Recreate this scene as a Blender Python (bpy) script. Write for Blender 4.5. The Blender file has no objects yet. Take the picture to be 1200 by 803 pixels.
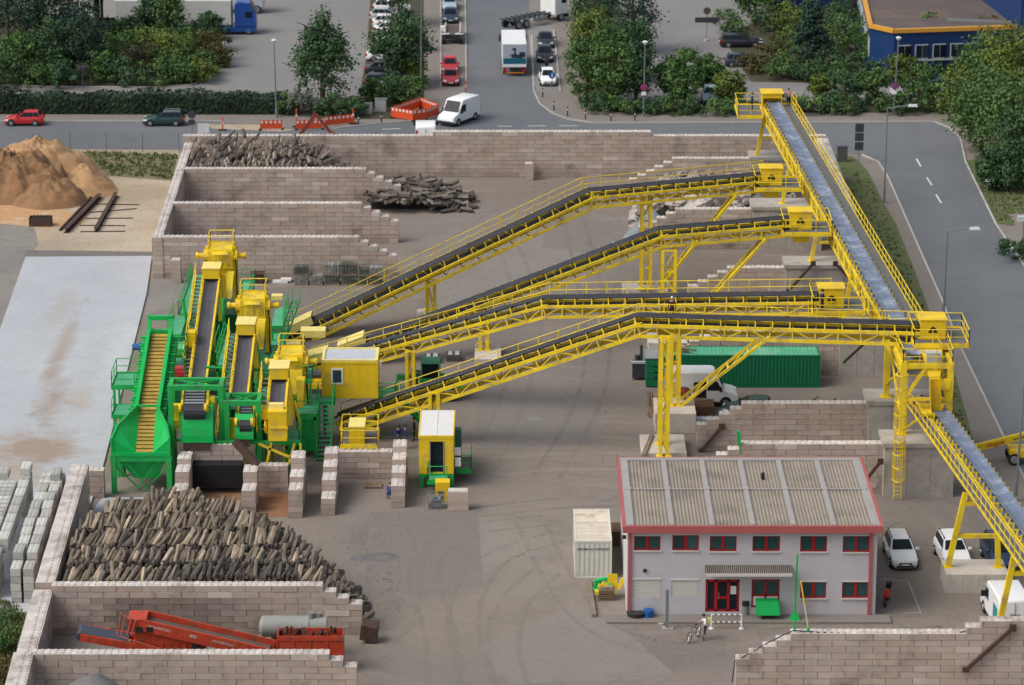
import bpy, bmesh, math, random
from math import sin, cos, tan, atan, radians, pi, sqrt
from mathutils import Vector, Matrix
R = random.Random(7)
SC = bpy.context.scene
COL = SC.collection
# ------------------------------------------------------------------ camera model (height, pitch, focal length in photo pixels)
CH, CP, CF = 77.0, radians(17.0), 3863.0
def ray(px, py):
    u = (px-600.0)/CF; v = (py-401.5)/CF
    return Vector((u, cos(CP)-v*sin(CP), -sin(CP)-v*cos(CP)))
def P(px, py, z=0.0):                       # point of the photograph standing at height z
    d = ray(px, py); t = (z-CH)/d.z
    return Vector((d.x*t, d.y*t, z))
def PY(px, py, Y):                          # point of the photograph standing at distance Y
    d = ray(px, py); t = Y/d.y
    return Vector((d.x*t, Y, CH+d.z*t))
def GY(py): return P(600, py).y
def XP(px, Y, z=0.0):                       # x of pixel column px at distance Y, height z
    return (px-600.0)/CF*(Y*cos(CP)+(CH-z)*sin(CP))
# ------------------------------------------------------------------ materials
MATS = {}
def mat(name, col, rough=.7, metal=0., col2=None, noise=.0, nscale=1.5, bump=0., bscale=20., spec=.4, alpha=1., world=False, stain=None, ns2=None):
    if name in MATS: return MATS[name]
    m = bpy.data.materials.new(name); m.use_nodes = True; MATS[name] = m
    nt = m.node_tree; N = nt.nodes; Lk = nt.links; b = N['Principled BSDF']
    b.inputs['Roughness'].default_value = rough; b.inputs['Metallic'].default_value = metal
    b.inputs['Specular IOR Level'].default_value = spec
    def val(c): return (c[0], c[1], c[2], 1)
    tc = N.new('ShaderNodeNewGeometry' if world else 'ShaderNodeTexCoord')
    co = tc.outputs['Position' if world else 'Object']
    hue = N.new('ShaderNodeAttribute'); hue.attribute_name = 'hue'
    mx = N.new('ShaderNodeMix'); mx.data_type = 'RGBA'
    mx.inputs[6].default_value = val(col); mx.inputs[7].default_value = val(col2 or col)
    Lk.new(hue.outputs['Fac'], mx.inputs[0]); out = mx.outputs[2]
    tin = N.new('ShaderNodeAttribute'); tin.attribute_name = 'tint'
    fac = tin.outputs['Fac']
    if noise:
        nz = N.new('ShaderNodeTexNoise'); nz.inputs['Scale'].default_value = nscale; nz.inputs['Detail'].default_value = 6; nz.inputs['Roughness'].default_value = .65
        Lk.new(co, nz.inputs['Vector'])
        mr = N.new('ShaderNodeMapRange'); mr.inputs[1].default_value = .3; mr.inputs[2].default_value = .7
        mr.inputs[3].default_value = 1-noise; mr.inputs[4].default_value = 1+noise*.7
        Lk.new(nz.outputs['Fac'], mr.inputs[0])
        mu = N.new('ShaderNodeMath'); mu.operation = 'MULTIPLY'; Lk.new(fac, mu.inputs[0]); Lk.new(mr.outputs[0], mu.inputs[1]); fac = mu.outputs[0]
    if stain:
        sc, sv, lo, hi = stain           # colour, scale, thresholds
        nz = N.new('ShaderNodeTexNoise'); nz.inputs['Scale'].default_value = sv; nz.inputs['Detail'].default_value = 8; nz.inputs['Roughness'].default_value = .6
        Lk.new(co, nz.inputs['Vector'])
        mr = N.new('ShaderNodeMapRange'); mr.inputs[1].default_value = lo; mr.inputs[2].default_value = hi
        Lk.new(nz.outputs['Fac'], mr.inputs[0])
        m2 = N.new('ShaderNodeMix'); m2.data_type = 'RGBA'; Lk.new(mr.outputs[0], m2.inputs[0]); Lk.new(out, m2.inputs[6]); m2.inputs[7].default_value = val(sc); out = m2.outputs[2]
    vm = N.new('ShaderNodeVectorMath'); vm.operation = 'SCALE'
    Lk.new(out, vm.inputs[0]); Lk.new(fac, vm.inputs['Scale'])
    Lk.new(vm.outputs[0], b.inputs['Base Color'])
    if bump:
        nb = N.new('ShaderNodeTexNoise'); nb.inputs['Scale'].default_value = bscale; nb.inputs['Detail'].default_value = 4; Lk.new(co, nb.inputs['Vector'])
        bp = N.new('ShaderNodeBump'); bp.inputs['Strength'].default_value = bump; bp.inputs['Distance'].default_value = .05
        Lk.new(nb.outputs['Fac'], bp.inputs['Height']); Lk.new(bp.outputs[0], b.inputs['Normal'])
    return m
# ------------------------------------------------------------------ mesh builder
class MB:
    def __init__(s): s.v=[]; s.f=[]; s.m=[]; s.t=[]; s.h=[]
    def face(s, pts, m=0, t=1., h=0.):
        i=len(s.v); s.v.extend(tuple(p) for p in pts); s.f.append(tuple(range(i,i+len(pts)))); s.m.append(m); s.t.append(t); s.h.append(h)
    def mesh(s, vs, fs, m=0, t=1., h=0.):
        i=len(s.v); s.v.extend(tuple(p) for p in vs)
        for f in fs: s.f.append(tuple(a+i for a in f)); s.m.append(m); s.t.append(t); s.h.append(h)
    def hexa(s, c, m=0, t=1., h=0.):         # 8 corners: bottom ring 0-3, top ring 4-7
        s.mesh(c, ((3,2,1,0),(4,5,6,7),(0,1,5,4),(1,2,6,5),(2,3,7,6),(3,0,4,7)), m, t, h)
    def box(s, x0,x1,y0,y1,z0,z1, m=0, t=1., h=0.):
        s.hexa([(x0,y0,z0),(x1,y0,z0),(x1,y1,z0),(x0,y1,z0),(x0,y0,z1),(x1,y0,z1),(x1,y1,z1),(x0,y1,z1)], m,t,h)
    def obox(s, o, ux, uy, uz, m=0, t=1., h=0.):   # corner + three edge vectors
        o=Vector(o); c=[o,o+ux,o+ux+uy,o+uy]; s.hexa(c+[p+uz for p in c], m,t,h)
    def cbox(s, c, ux, uy, uz, m=0, t=1., h=0.): s.obox(Vector(c)-ux/2-uy/2-uz/2, ux,uy,uz,m,t,h)
    def beam(s, p, q, w, hh=None, m=0, t=1., up=None, h=0.):
        p=Vector(p); q=Vector(q); d=q-p
        if d.length<1e-6: return
        hh=hh or w; d.normalize(); u=Vector(up) if up else Vector((0,0,1))
        if abs(d.dot(u))>.98: u=Vector((0,1,0))
        n=d.cross(u).normalized()*w; k=n.cross(d).normalized()*hh
        s.obox(p-n/2-k/2, q-p, n, k, m,t,h)
    def tube(s, p, q, r0, r1=None, n=8, m=0, t=1., h=0., cap=True):
        p=Vector(p); q=Vector(q); r1=r0 if r1 is None else r1; d=(q-p).normalized()
        u=Vector((0,0,1)) if abs(d.z)<.9 else Vector((1,0,0)); a=d.cross(u).normalized(); b=a.cross(d)
        v=[]
        for (c,r) in ((p,r0),(q,r1)):
            for i in range(n): v.append(c+a*(r*cos(2*pi*i/n))+b*(r*sin(2*pi*i/n)))
        fs=[(i,(i+1)%n,n+(i+1)%n,n+i) for i in range(n)]
        if cap: fs+= [tuple(range(n))[::-1], tuple(range(n,2*n))]
        s.mesh(v,fs,m,t,h)
    def path(s, pts, r, n=6, m=0, t=1.):
        for a,b in zip(pts,pts[1:]): s.tube(a,b,r,r,n,m,t)
    def prism(s, poly, z0, z1, m=0, t=1., mt=None):     # polygon in xy
        n=len(poly); b=[(x,y,z0) for x,y in poly]; tp=[(x,y,z1) for x,y in poly]
        s.mesh(b+tp,[tuple(range(n))[::-1]]+[(i,(i+1)%n,n+(i+1)%n,n+i) for i in range(n)],m,t)
        s.face(tp, m if mt is None else mt, t)
    def extr(s, poly, ax, m=0, t=1., h=0.):              # 3D polygon swept by vector
        n=len(poly); poly=[Vector(p) for p in poly]; tp=[p+ax for p in poly]
        s.mesh(poly+tp,[tuple(range(n))[::-1],tuple(range(n,2*n))]+[(i,(i+1)%n,n+(i+1)%n,n+i) for i in range(n)],m,t,h)
    def ball(s, c, rx, ry, rz, n=8, k=5, m=0, t=1., h=0., jit=0., rnd=R):
        c=Vector(c); v=[c+Vector((0,0,-rz))]
        for j in range(1,k):
            a=-pi/2+pi*j/k
            for i in range(n):
                q=1+(rnd.random()-.5)*jit
                v.append(c+Vector((rx*cos(a)*cos(2*pi*i/n)*q, ry*cos(a)*sin(2*pi*i/n)*q, rz*sin(a)*q)))
        v.append(c+Vector((0,0,rz))); L=len(v)-1; f=[]
        for i in range(n):
            f.append((0,1+(i+1)%n,1+i)); f.append((L,L-n+i,L-n+(i+1)%n))
            for j in range(k-2):
                a=1+j*n; f.append((a+i,a+(i+1)%n,a+n+(i+1)%n,a+n+i))
        s.mesh(v,f,m,t,h)
    def build(s, name, mats, parent=None, loc=None, local=False, smooth=False, kind=None, bevel=0, fixn=False):
        """link as ONE object. World coordinates unless local; the origin goes to loc or the base centre."""
        if not isinstance(mats,(list,tuple)): mats=[mats]
        me=bpy.data.meshes.new(name)
        if local: o=Vector((0,0,0))
        elif parent is not None:
            o=Vector(parent.location); q=parent.parent
            while q is not None: o+=Vector(q.location); q=q.parent
        elif loc is not None: o=Vector(loc)
        else:
            xs=[p[0] for p in s.v]; ys=[p[1] for p in s.v]; zs=[p[2] for p in s.v]
            o=Vector(((min(xs)+max(xs))/2,(min(ys)+max(ys))/2,min(zs)))
        me.from_pydata([(p[0]-o.x,p[1]-o.y,p[2]-o.z) for p in s.v],[],s.f)
        for m_ in mats: me.materials.append(m_)
        if len(mats)>1: me.polygons.foreach_set('material_index', s.m)
        a=me.attributes.new('tint','FLOAT','FACE'); a.data.foreach_set('value', s.t)
        a=me.attributes.new('hue','FLOAT','FACE'); a.data.foreach_set('value', s.h)
        if smooth:
            bm=bmesh.new(); bm.from_mesh(me); bmesh.ops.remove_doubles(bm, verts=bm.verts, dist=1e-4); bmesh.ops.recalc_face_normals(bm, faces=bm.faces); bm.to_mesh(me); bm.free()
            me.shade_smooth(); me.set_sharp_from_angle(angle=radians(smooth if smooth>1 else 40))
        me.update()
        ob=bpy.data.objects.new(name, me); COL.objects.link(ob)
        if parent is not None: ob.parent=parent
        elif not local: ob.location=o
        if bevel:
            md=ob.modifiers.new('bevel','BEVEL'); md.width=bevel; md.segments=2; md.limit_method='ANGLE'
        if kind: ob['kind']=kind
        return ob
def tag(o, label, cat, group=None, kind=None):
    o['label']=label; o['category']=cat
    if group: o['group']=group
    if kind: o['kind']=kind
    return o
def thing(name, label, cat, loc=(0,0,0), rz=0., group=None, kind=None):
    o=bpy.data.objects.new(name,None); COL.objects.link(o); o.location=loc; o.rotation_euler=(0,0,rz); o.empty_display_size=.3
    return tag(o,label,cat,group,kind)
def dup(o, loc=None, rz=None, label=None, group=None, parent=None):
    c=o.copy(); COL.objects.link(c)
    if parent is not None: c.parent=parent
    if loc is not None: c.location=loc
    if rz is not None: c.rotation_euler=(0,0,rz)
    if label: c['label']=label
    if group: c['group']=group
    for ch in list(o.children): dup(ch, parent=c)
    return c
def sheet(name, pts, z, m, label=None):
    """flat ground sheet from photo pixels"""
    b=MB(); b.face([P(x,y,z) for x,y in pts])
    return b.build(name, m, kind='structure')
def text_mesh(txt, size, depth=.004, bold=True):
    cu=bpy.data.curves.new('lettering','FONT'); cu.body=txt; cu.size=size; cu.align_x='CENTER'; cu.align_y='CENTER'; cu.extrude=depth; cu.offset=.012*size if bold else 0
    ob=bpy.data.objects.new('lettering',cu); COL.objects.link(ob)
    dg=bpy.context.evaluated_depsgraph_get(); me=bpy.data.meshes.new_from_object(ob.evaluated_get(dg))
    vs=[v.co.copy() for v in me.vertices]; fs=[tuple(p.vertices) for p in me.polygons]
    bpy.data.objects.remove(ob); bpy.data.meshes.remove(me); bpy.data.curves.remove(cu)
    return vs,fs
def lettering(b, txt, size, o, ux, uy, m=0):      # adds flat writing into a builder: origin, right and up unit vectors
    vs,fs=text_mesh(txt,size); uz=Vector(ux).cross(Vector(uy))
    b.mesh([Vector(o)+Vector(ux)*v.x+Vector(uy)*v.y+uz*v.z for v in vs],fs,m)
# ------------------------------------------------------------------ palette
YEL=mat('yellow paint',(.84,.61,.018),.55,noise=.2,nscale=.7,stain=((.40,.29,.13),1.1,.50,.76))
YELP=mat('yellow panel',(.80,.54,.012),.55,noise=.14,nscale=.8,stain=((.42,.31,.14),.9,.52,.82))
GRN=mat('green paint',(.016,.38,.08),.5,noise=.22,nscale=.9,stain=((.11,.16,.09),1.2,.54,.82))
GRND=mat('deck green',(.085,.40,.21),.6,noise=.15,nscale=.8,stain=((.16,.2,.15),.9,.55,.8))
GRNL=mat('bright green',(.004,.42,.085),.45,noise=.16,nscale=.7,stain=((.10,.22,.09),.8,.58,.85))
BLK=mat('rubber',(.015,.015,.017),.6,noise=.2,nscale=2)
BELT=mat('conveyor belt',(.035,.035,.042),.55,noise=.3,nscale=.6)
BELTB=mat('sheen painted belt',(.15,.185,.26),.55,noise=.25,nscale=.9,stain=((.34,.39,.46),.8,.5,.72))  # blue-grey of the sky's reflected sheen put into the belt colour
GRATE=mat('grating',(.13,.135,.135),.65,noise=.15,nscale=2)
STEEL=mat('steel',(.35,.36,.37),.45,.6,noise=.15)
GALV=mat('galvanised pole',(.20,.22,.24),.5,.3)
RUST=mat('rust',(.075,.042,.032),.85,noise=.35,nscale=3)
RED=mat('red machine paint',(.50,.055,.022),.55,noise=.3,nscale=1.5,stain=((.16,.065,.04),1.6,.50,.74))
CONC=mat('concrete',(.40,.37,.33),.9,noise=.16,nscale=.8,bump=.25,bscale=6,stain=((.27,.24,.21),.7,.52,.72))
CONCL=mat('pad concrete',(.55,.50,.44),.9,noise=.14,nscale=.7,bump=.2,bscale=6,stain=((.36,.31,.26),.9,.55,.75))
BLOCK=mat('wall block',(.46,.385,.335),.92,col2=(.445,.345,.285),noise=.13,nscale=.9,bump=.2,bscale=8,stain=((.23,.185,.15),.5,.54,.76))
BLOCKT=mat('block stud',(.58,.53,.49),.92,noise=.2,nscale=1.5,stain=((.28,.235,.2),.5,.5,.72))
JOINT=mat('block joint',(.22,.175,.145),.95)
GREYB=mat('new grey block',(.47,.47,.44),.92,col2=(.42,.40,.36),noise=.12,nscale=1.2,bump=.2,bscale=8)
WHITE=mat('white paint',(.78,.78,.77),.35,noise=.05,nscale=1)
GLASS=mat('dark glass',(.014,.022,.028),.12,spec=.1)
WOOD=mat('weathered timber',(.225,.18,.13),.9,col2=(.105,.085,.066),noise=.35,nscale=2.5)
DARKW=mat('dark timber',(.085,.075,.065),.9,col2=(.19,.155,.12),noise=.35,nscale=2.5)
GLASSB=mat('window glass',(.03,.075,.08),.15,spec=.4,noise=.3,nscale=.8)
# ================================================================== camera, light, world
cam=bpy.data.cameras.new('camera'); co=bpy.data.objects.new('camera',cam); COL.objects.link(co)
co.location=(0,0,CH); co.rotation_euler=(pi/2-CP,0,0); cam.sensor_width=36; cam.lens=CF/1200*36; cam.clip_start=1; cam.clip_end=6000
SC.camera=co
cam.dof.use_dof=True; cam.dof.focus_distance=232; cam.dof.aperture_fstop=.55; SC.render.filter_size=1.7
w=bpy.data.worlds.new('World'); SC.world=w; w.use_nodes=True
nt=w.node_tree; sky=nt.nodes.new('ShaderNodeTexSky'); sky.sky_type='NISHITA'; sky.sun_disc=False
SUN_EL, SUN_AZ = 50., -112.            # sun behind and left of the yard
sky.sun_elevation=radians(SUN_EL); sky.sun_rotation=radians(SUN_AZ); sky.dust_density=4; sky.air_density=1.3; sky.ozone_density=1
bw=nt.nodes.new('ShaderNodeRGBToBW'); nt.links.new(sky.outputs[0],bw.inputs[0]); hs=nt.nodes.new('ShaderNodeMix'); hs.data_type='RGBA'; hs.inputs[0].default_value=.5; nt.links.new(sky.outputs[0],hs.inputs[6]); nt.links.new(bw.outputs[0],hs.inputs[7]); nt.links.new(hs.outputs[2], nt.nodes['Background'].inputs[0]); nt.nodes['Background'].inputs[1].default_value=.13
sl=bpy.data.lights.new('sun','SUN'); so=bpy.data.objects.new('sun',sl); COL.objects.link(so)
sl.energy=1.1; sl.angle=radians(34); sl.color=(1,.95,.87)
sd=Vector((sin(radians(SUN_AZ))*cos(radians(SUN_EL)), cos(radians(SUN_AZ))*cos(radians(SUN_EL)), sin(radians(SUN_EL))))
so.rotation_euler=sd.to_track_quat('Z','Y').to_euler()
SC.view_settings.view_transform='Standard'; SC.view_settings.look='None'; SC.view_settings.gamma=1; SC.view_settings.exposure=.42
# ================================================================== ground materials
def ground_mat(name, c1, c2, c3, s1=.05, s2=.5, marks=False, fine=.12, blobs=()):
    m=bpy.data.materials.new(name); m.use_nodes=True; nt=m.node_tree; N=nt.nodes; L=nt.links; b=N['Principled BSDF']; b.inputs['Roughness'].default_value=.9; b.inputs['Specular IOR Level'].default_value=.25
    g=N.new('ShaderNodeNewGeometry')
    def nz(sc,det=6,ro=.6,dist=0):
        n=N.new('ShaderNodeTexNoise'); n.inputs['Scale'].default_value=sc; n.inputs['Detail'].default_value=det; n.inputs['Roughness'].default_value=ro; n.inputs['Distortion'].default_value=dist; L.new(g.outputs['Position'],n.inputs['Vector']); return n.outputs['Fac']
    def rng(f,a,c,lo=0.,hi=1.):
        n=N.new('ShaderNodeMapRange'); n.inputs[1].default_value=a; n.inputs[2].default_value=c; n.inputs[3].default_value=lo; n.inputs[4].default_value=hi; L.new(f,n.inputs[0]); return n.outputs[0]
    def mix(f,a,c):
        n=N.new('ShaderNodeMix'); n.data_type='RGBA'; L.new(f,n.inputs[0])
        for i,x in ((6,a),(7,c)):
            if isinstance(x,tuple): n.inputs[i].default_value=(*x,1)
            else: L.new(x,n.inputs[i])
        return n.outputs[2]
    c=mix(rng(nz(s1),.35,.65),c1,c2); c=mix(rng(nz(s2,8,.7),.52,.75,0,.8),c,c3)
    if marks:
        for (cx,cy,s,d,lo,hi,colr,st) in marks:
            mp=N.new('ShaderNodeMapping'); mp.inputs['Location'].default_value=(-cx,-cy,0); L.new(g.outputs['Position'],mp.inputs['Vector'])
            wv=N.new('ShaderNodeTexWave'); wv.wave_type='RINGS'; wv.rings_direction='Z'; wv.inputs['Scale'].default_value=s; wv.inputs['Distortion'].default_value=d; wv.inputs['Detail'].default_value=3; wv.inputs['Detail Scale'].default_value=.12; L.new(mp.outputs[0],wv.inputs['Vector'])
            f=rng(wv.outputs['Fac'],lo,hi); k=N.new('ShaderNodeMath'); k.operation='MULTIPLY'; L.new(f,k.inputs[0]); L.new(rng(nz(.07,3),.45,.62,0,st),k.inputs[1])
            c=mix(k.outputs[0],c,colr)
    for (bx_,by_,rx_,ry_,colr,st) in blobs:          # soft edged stains lying on the floor
        mp=N.new('ShaderNodeMapping'); mp.vector_type='TEXTURE'; mp.inputs['Location'].default_value=(bx_,by_,0); mp.inputs['Scale'].default_value=(rx_,ry_,1); L.new(g.outputs['Position'],mp.inputs['Vector'])
        ln=N.new('ShaderNodeVectorMath'); ln.operation='LENGTH'; L.new(mp.outputs[0],ln.inputs[0]); ad=N.new('ShaderNodeMath'); ad.operation='ADD'; L.new(ln.outputs['Value'],ad.inputs[0]); L.new(rng(nz(.22,7,.7),.3,.7,-.55,.55),ad.inputs[1])
        c=mix(rng(ad.outputs[0],1.05,.25,0,st),c,colr)
    f=rng(nz(2.5,8,.75),.3,.7,1-fine,1+fine); v=N.new('ShaderNodeVectorMath'); v.operation='SCALE'; L.new(c,v.inputs[0]); L.new(f,v.inputs['Scale']); L.new(v.outputs[0],b.inputs['Base Color'])
    bp=N.new('ShaderNodeBump'); bp.inputs['Strength'].default_value=.25; bp.inputs['Distance'].default_value=.03; L.new(nz(6,5),bp.inputs['Height']); L.new(bp.outputs[0],b.inputs['Normal'])
    return m
mk=[(6,205,.09,5,.86,.97,(.27,.235,.195),.5),(-3,188,.13,6,.90,.98,(.13,.118,.108),.3)]
YARD=ground_mat('yard concrete',(.198,.171,.148),(.230,.198,.168),(.163,.142,.125),.045,.22,mk,blobs=[(P(x,y).x,P(x,y).y,rx,ry,c,st) for x,y,rx,ry,c,st in ((600,640,8,9,(.25,.225,.195),.7),(540,730,7,7,(.24,.205,.165),.7),(470,630,5,6,(.13,.118,.11),.6),(620,470,5,14,(.215,.195,.175),.6),(560,400,6,12,(.15,.137,.128),.5),(640,290,7,14,(.225,.205,.185),.7),(700,420,5,12,(.15,.137,.126),.5),(760,770,9,4,(.145,.13,.118),.6),(1000,690,6,6,(.14,.128,.118),.6),(330,360,6,8,(.14,.13,.12),.6),(650,230,10,9,(.19,.155,.125),.7),(680,690,6,6,(.235,.21,.18),.6),(820,320,8,10,(.15,.125,.105),.7),(430,585,5,5,(.24,.21,.18),.6),(1080,600,6,5,(.15,.135,.125),.5))])
ROADM=ground_mat('road asphalt',(.125,.135,.148),(.152,.160,.170),(.112,.118,.126),.06,.3,fine=.06)
PARKM=ground_mat('car park asphalt',(.20,.193,.19),(.225,.216,.21),(.27,.265,.27),.05,.09,fine=.06)
PAVEM=ground_mat('pavement slabs',(.20,.178,.158),(.225,.2,.178),(.17,.152,.135),.1,.6,fine=.08)
SANDM=ground_mat('sandy ground',(.38,.295,.20),(.43,.365,.275),(.25,.19,.135),.14,.35,fine=.22,blobs=[(P(x,y).x,P(x,y).y,rx,ry,c,st) for x,y,rx,ry,c,st in ((150,285,7,5,(.47,.41,.32),.7),(100,283,5,3,(.30,.24,.17),.7),(160,230,5,5,(.30,.235,.165),.6),(60,290,5,4,(.33,.27,.2),.7),(150,200,5,4,(.27,.22,.14),.6),(120,262,4,10,(.50,.43,.33),.5))])
SLABM=ground_mat('pale concrete slab',(.385,.405,.435),(.455,.47,.495),(.38,.38,.38),.09,.25,fine=.09,blobs=[(P(x,y).x,P(x,y).y,rx,ry,c,st) for x,y,rx,ry,c,st in ((35,530,4.5,5,(.30,.215,.15),.85),(62,470,1.6,5,(.30,.22,.16),.75),(70,415,.9,14,(.32,.25,.19),.7),(95,470,1.5,4,(.36,.29,.22),.5),(72,360,1.2,9,(.38,.33,.28),.5),(20,560,4,3,(.36,.28,.2),.6),(140,420,1.6,10,(.56,.57,.58),.5),(110,330,5,3,(.36,.38,.40),.5),(40,400,3,6,(.40,.41,.43),.5))])
GRAVM=ground_mat('grey gravel',(.20,.19,.18),(.26,.235,.205),(.16,.15,.145),.15,.7)
EARTHM=ground_mat('bare earth',(.26,.205,.155),(.33,.27,.2),(.18,.14,.105),.2,.8)
GRASSM=ground_mat('mown grass',(.085,.115,.042),(.115,.12,.055),(.17,.13,.08),.2,.3,fine=.3)
SOILM=ground_mat('planting bed soil',(.07,.06,.042),(.05,.06,.03),(.10,.08,.055),.3,.9)
KERBM=mat('kerb stone',(.40,.385,.36),.9,noise=.15,nscale=.6)
LINEM=mat('road marking paint',(.62,.62,.6),.8,noise=.3,nscale=2)
b=MB(); b.face([(-3000,-500,0),(3000,-500,0),(3000,5000,0),(-3000,5000,0)]); b.build('ground',YARD,kind='structure',loc=(0,0,0))
sheet('pavement',[(-80,133),(330,135),(395,141),(470,141),(497,122),(497,-80),(690,-80),(690,120),(905,132),(1108,132),(1140,185),(1110,170),(-80,170)],.006,PAVEM)
sheet('road',[(-80,142.5),(260,143),(330,150),(395,151),(450,145),(485,142),(512,135),(524,123),(540,113),(547,100),(545,-80),(618,-80),(621,37),(626,107),(633,122),(648,133),(665,140),(695,144.5),(1095,143),(1112,150),(1125,162),(1131,190),(1167,264),(1200,312),(1330,500),(1330,860),(1230,620),(1182,525),(1122,400),(1105,355),(1040,207),(1029,190),(1010,182),(970,177),(-80,174)],.012,ROADM)
sheet('parking_strip',[(517,-80),(544,-80),(545.5,100),(517,103)],.012,PAVEM)
sheet('parking_strip',[(621.5,30),(648,30),(656,107),(627,107)],.012,PARKM)
sheet('car_park',[(-80,97),(60,102),(180,103),(225,100),(250,90),(262,60),(262,-90),(440,-90),(430,40),(422,112),(330,121),(-80,119)],.006,PARKM)
sheet('car_park',[(670,-90),(912,-90),(912,60),(870,95),(1110,98),(1110,119),(860,119),(720,118)],.012,PARKM)
sheet('planting_bed',[(-80,97),(60,101.5),(180,102),(225,99),(249,89),(261,60),(261,-90),(-80,-90)],.010,SOILM)
sheet('planting_bed',[(-80,119),(330,121),(422,112),(430,60),(440,-80),(496,-80),(497,121),(468,139),(395,140),(330,134),(-80,132)],.014,SOILM)
sheet('planting_bed',[(683,-60),(735,20),(722,118),(860,119),(1110,119),(1112,132),(905,132),(720,131),(690,120)],.018,SOILM)
sheet('planting_bed',[(845,40),(905,20),(1008,60),(1200,60),(1200,100),(880,96)],.020,SOILM)
sheet('grass_verge',[(968,178),(1000,184),(1017,200),(1035,237),(1050,262),(1070,312),(1090,367),(1110,405),(1150,550),(1172,612),(1158,600),(1126,535),(1108,480),(1068,390),(1003,250)],.006,GRASSM)
sheet('footpath',[(1000,184),(1010,182.5),(1029,190.5),(1040,207.5),(1105,355.5),(1122,400.5),(1182,525.5),(1230,620.5),(1330,860),(1240,790),(1185,640),(1150,550),(1110,405),(1090,367),(1070,312),(1050,262),(1035,237),(1017,200)],.012,PAVEM)
sheet('lawn',[(1132,188),(1290,170),(1290,245),(1182,250),(1190,265),(1168,262)],.016,GRASSM)
sheet('footpath',[(1183,251),(1290,246),(1290,440),(1201,311),(1168,263),(1191,265)],.016,PAVEM)
sheet('sandy_ground',[(-400,172),(212,176),(200,215),(178,301),(-400,301)],.006,SANDM)
sheet('gravel_patch',[(-80,243),(25,246),(42,272),(45,288),(26,302),(30,303),(0,388),(-70,560),(-80,560)],.012,GRAVM)
sheet('bare_earth',[(178,301),(180,318),(168,372),(120,575),(96,578),(120,500)],.006,EARTHM)
sheet('gravel_strip',[(30,293),(178,295),(178,302),(28,303)],.014,ground_mat('dark gravel strip',(.15,.14,.13),(.20,.18,.16),(.11,.10,.095),.2,.8))
sheet('gravel_patch',[(180,318),(225,318),(240,345),(165,372)],.010,GRAVM)
b=MB(); pts=[P(x,y) for x,y in ((30,303),(178,302),(172,345),(118,560),(60,720),(-170,720),(-70,560),(0,388))]
b.prism([(p.x,p.y) for p in pts],0,.16); b.build('concrete_slab',SLABM,kind='structure')
sheet('washed_floor',[(120,583),(205,583),(205,604),(100,610)],.008,SLABM)
# kerbs: real steps of stone
def kerb(pts,h=.12,w=.16):
    b=MB(); q=[P(x,y) for x,y in pts]
    for a,c in zip(q,q[1:]): b.beam(a+Vector((0,0,h/2-.02)),c+Vector((0,0,h/2-.02)),w,h+.04,t=R.uniform(.9,1.1))
    return b.build('kerb',KERBM,kind='structure')
kerb([(-80,142.3),(260,142.8)]); kerb([(395,150.8),(450,144.8),(485,141.8),(512,134.8),(524,122.8)]); kerb([(546.5,99),(544.5,-60)]); kerb([(516.5,-60),(516.5,103)])
kerb([(649,36),(656.5,107)]); kerb([(620.5,37),(625.5,107),(632.5,122.2),(647.5,133.2),(665,140.2),(695,144.7),(1095,143.2),(1112,150),(1125.5,162),(1131.5,190),(1167.5,264),(1200.5,312),(1260,400)])
kerb([(1010,182),(1029,190),(1040,207),(1105,355),(1122,400),(1182,525),(1230,620)])
kerb([(-80,97),(60,102),(180,102.7),(225,99.7),(250,89.7),(261.7,60),(262,0)],.1)
# painted markings
b=MB()
for a,c in (((1086,208),(1092,217)),((1097,228),(1103,238)),((1074,186),(1079,195)),((583,148),(600,148)),((618,147.5),(640,147.5)),((655,147.5),(678,147.5)),((448,151.5),(470,150.7))):
    p,q=P(*a,.016),P(*c,.016); d=(q-p).normalized(); n=Vector((-d.y,d.x,0))*.09
    b.face([p-n,q-n,q+n,p+n])
for a,c in (((623,40),(626,100)),):
    p,q=P(*a,.016),P(*c,.016); d=(q-p).normalized(); n=Vector((-d.y,d.x,0))*.06
    b.face([p-n,q-n,q+n,p+n])
for a,c in (((1046,681),(1064,680)),((1064,680),(1079,718)),((1058,718),(1079,718)),((1031,678),(1046,679))):
    p,q=P(*a,.006),P(*c,.006); d=(q-p).normalized(); n=Vector((-d.y,d.x,0))*.05
    b.face([p-n,q-n,q+n,p+n],t=.55)
b.build('road_markings',LINEM,kind='structure')
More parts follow.
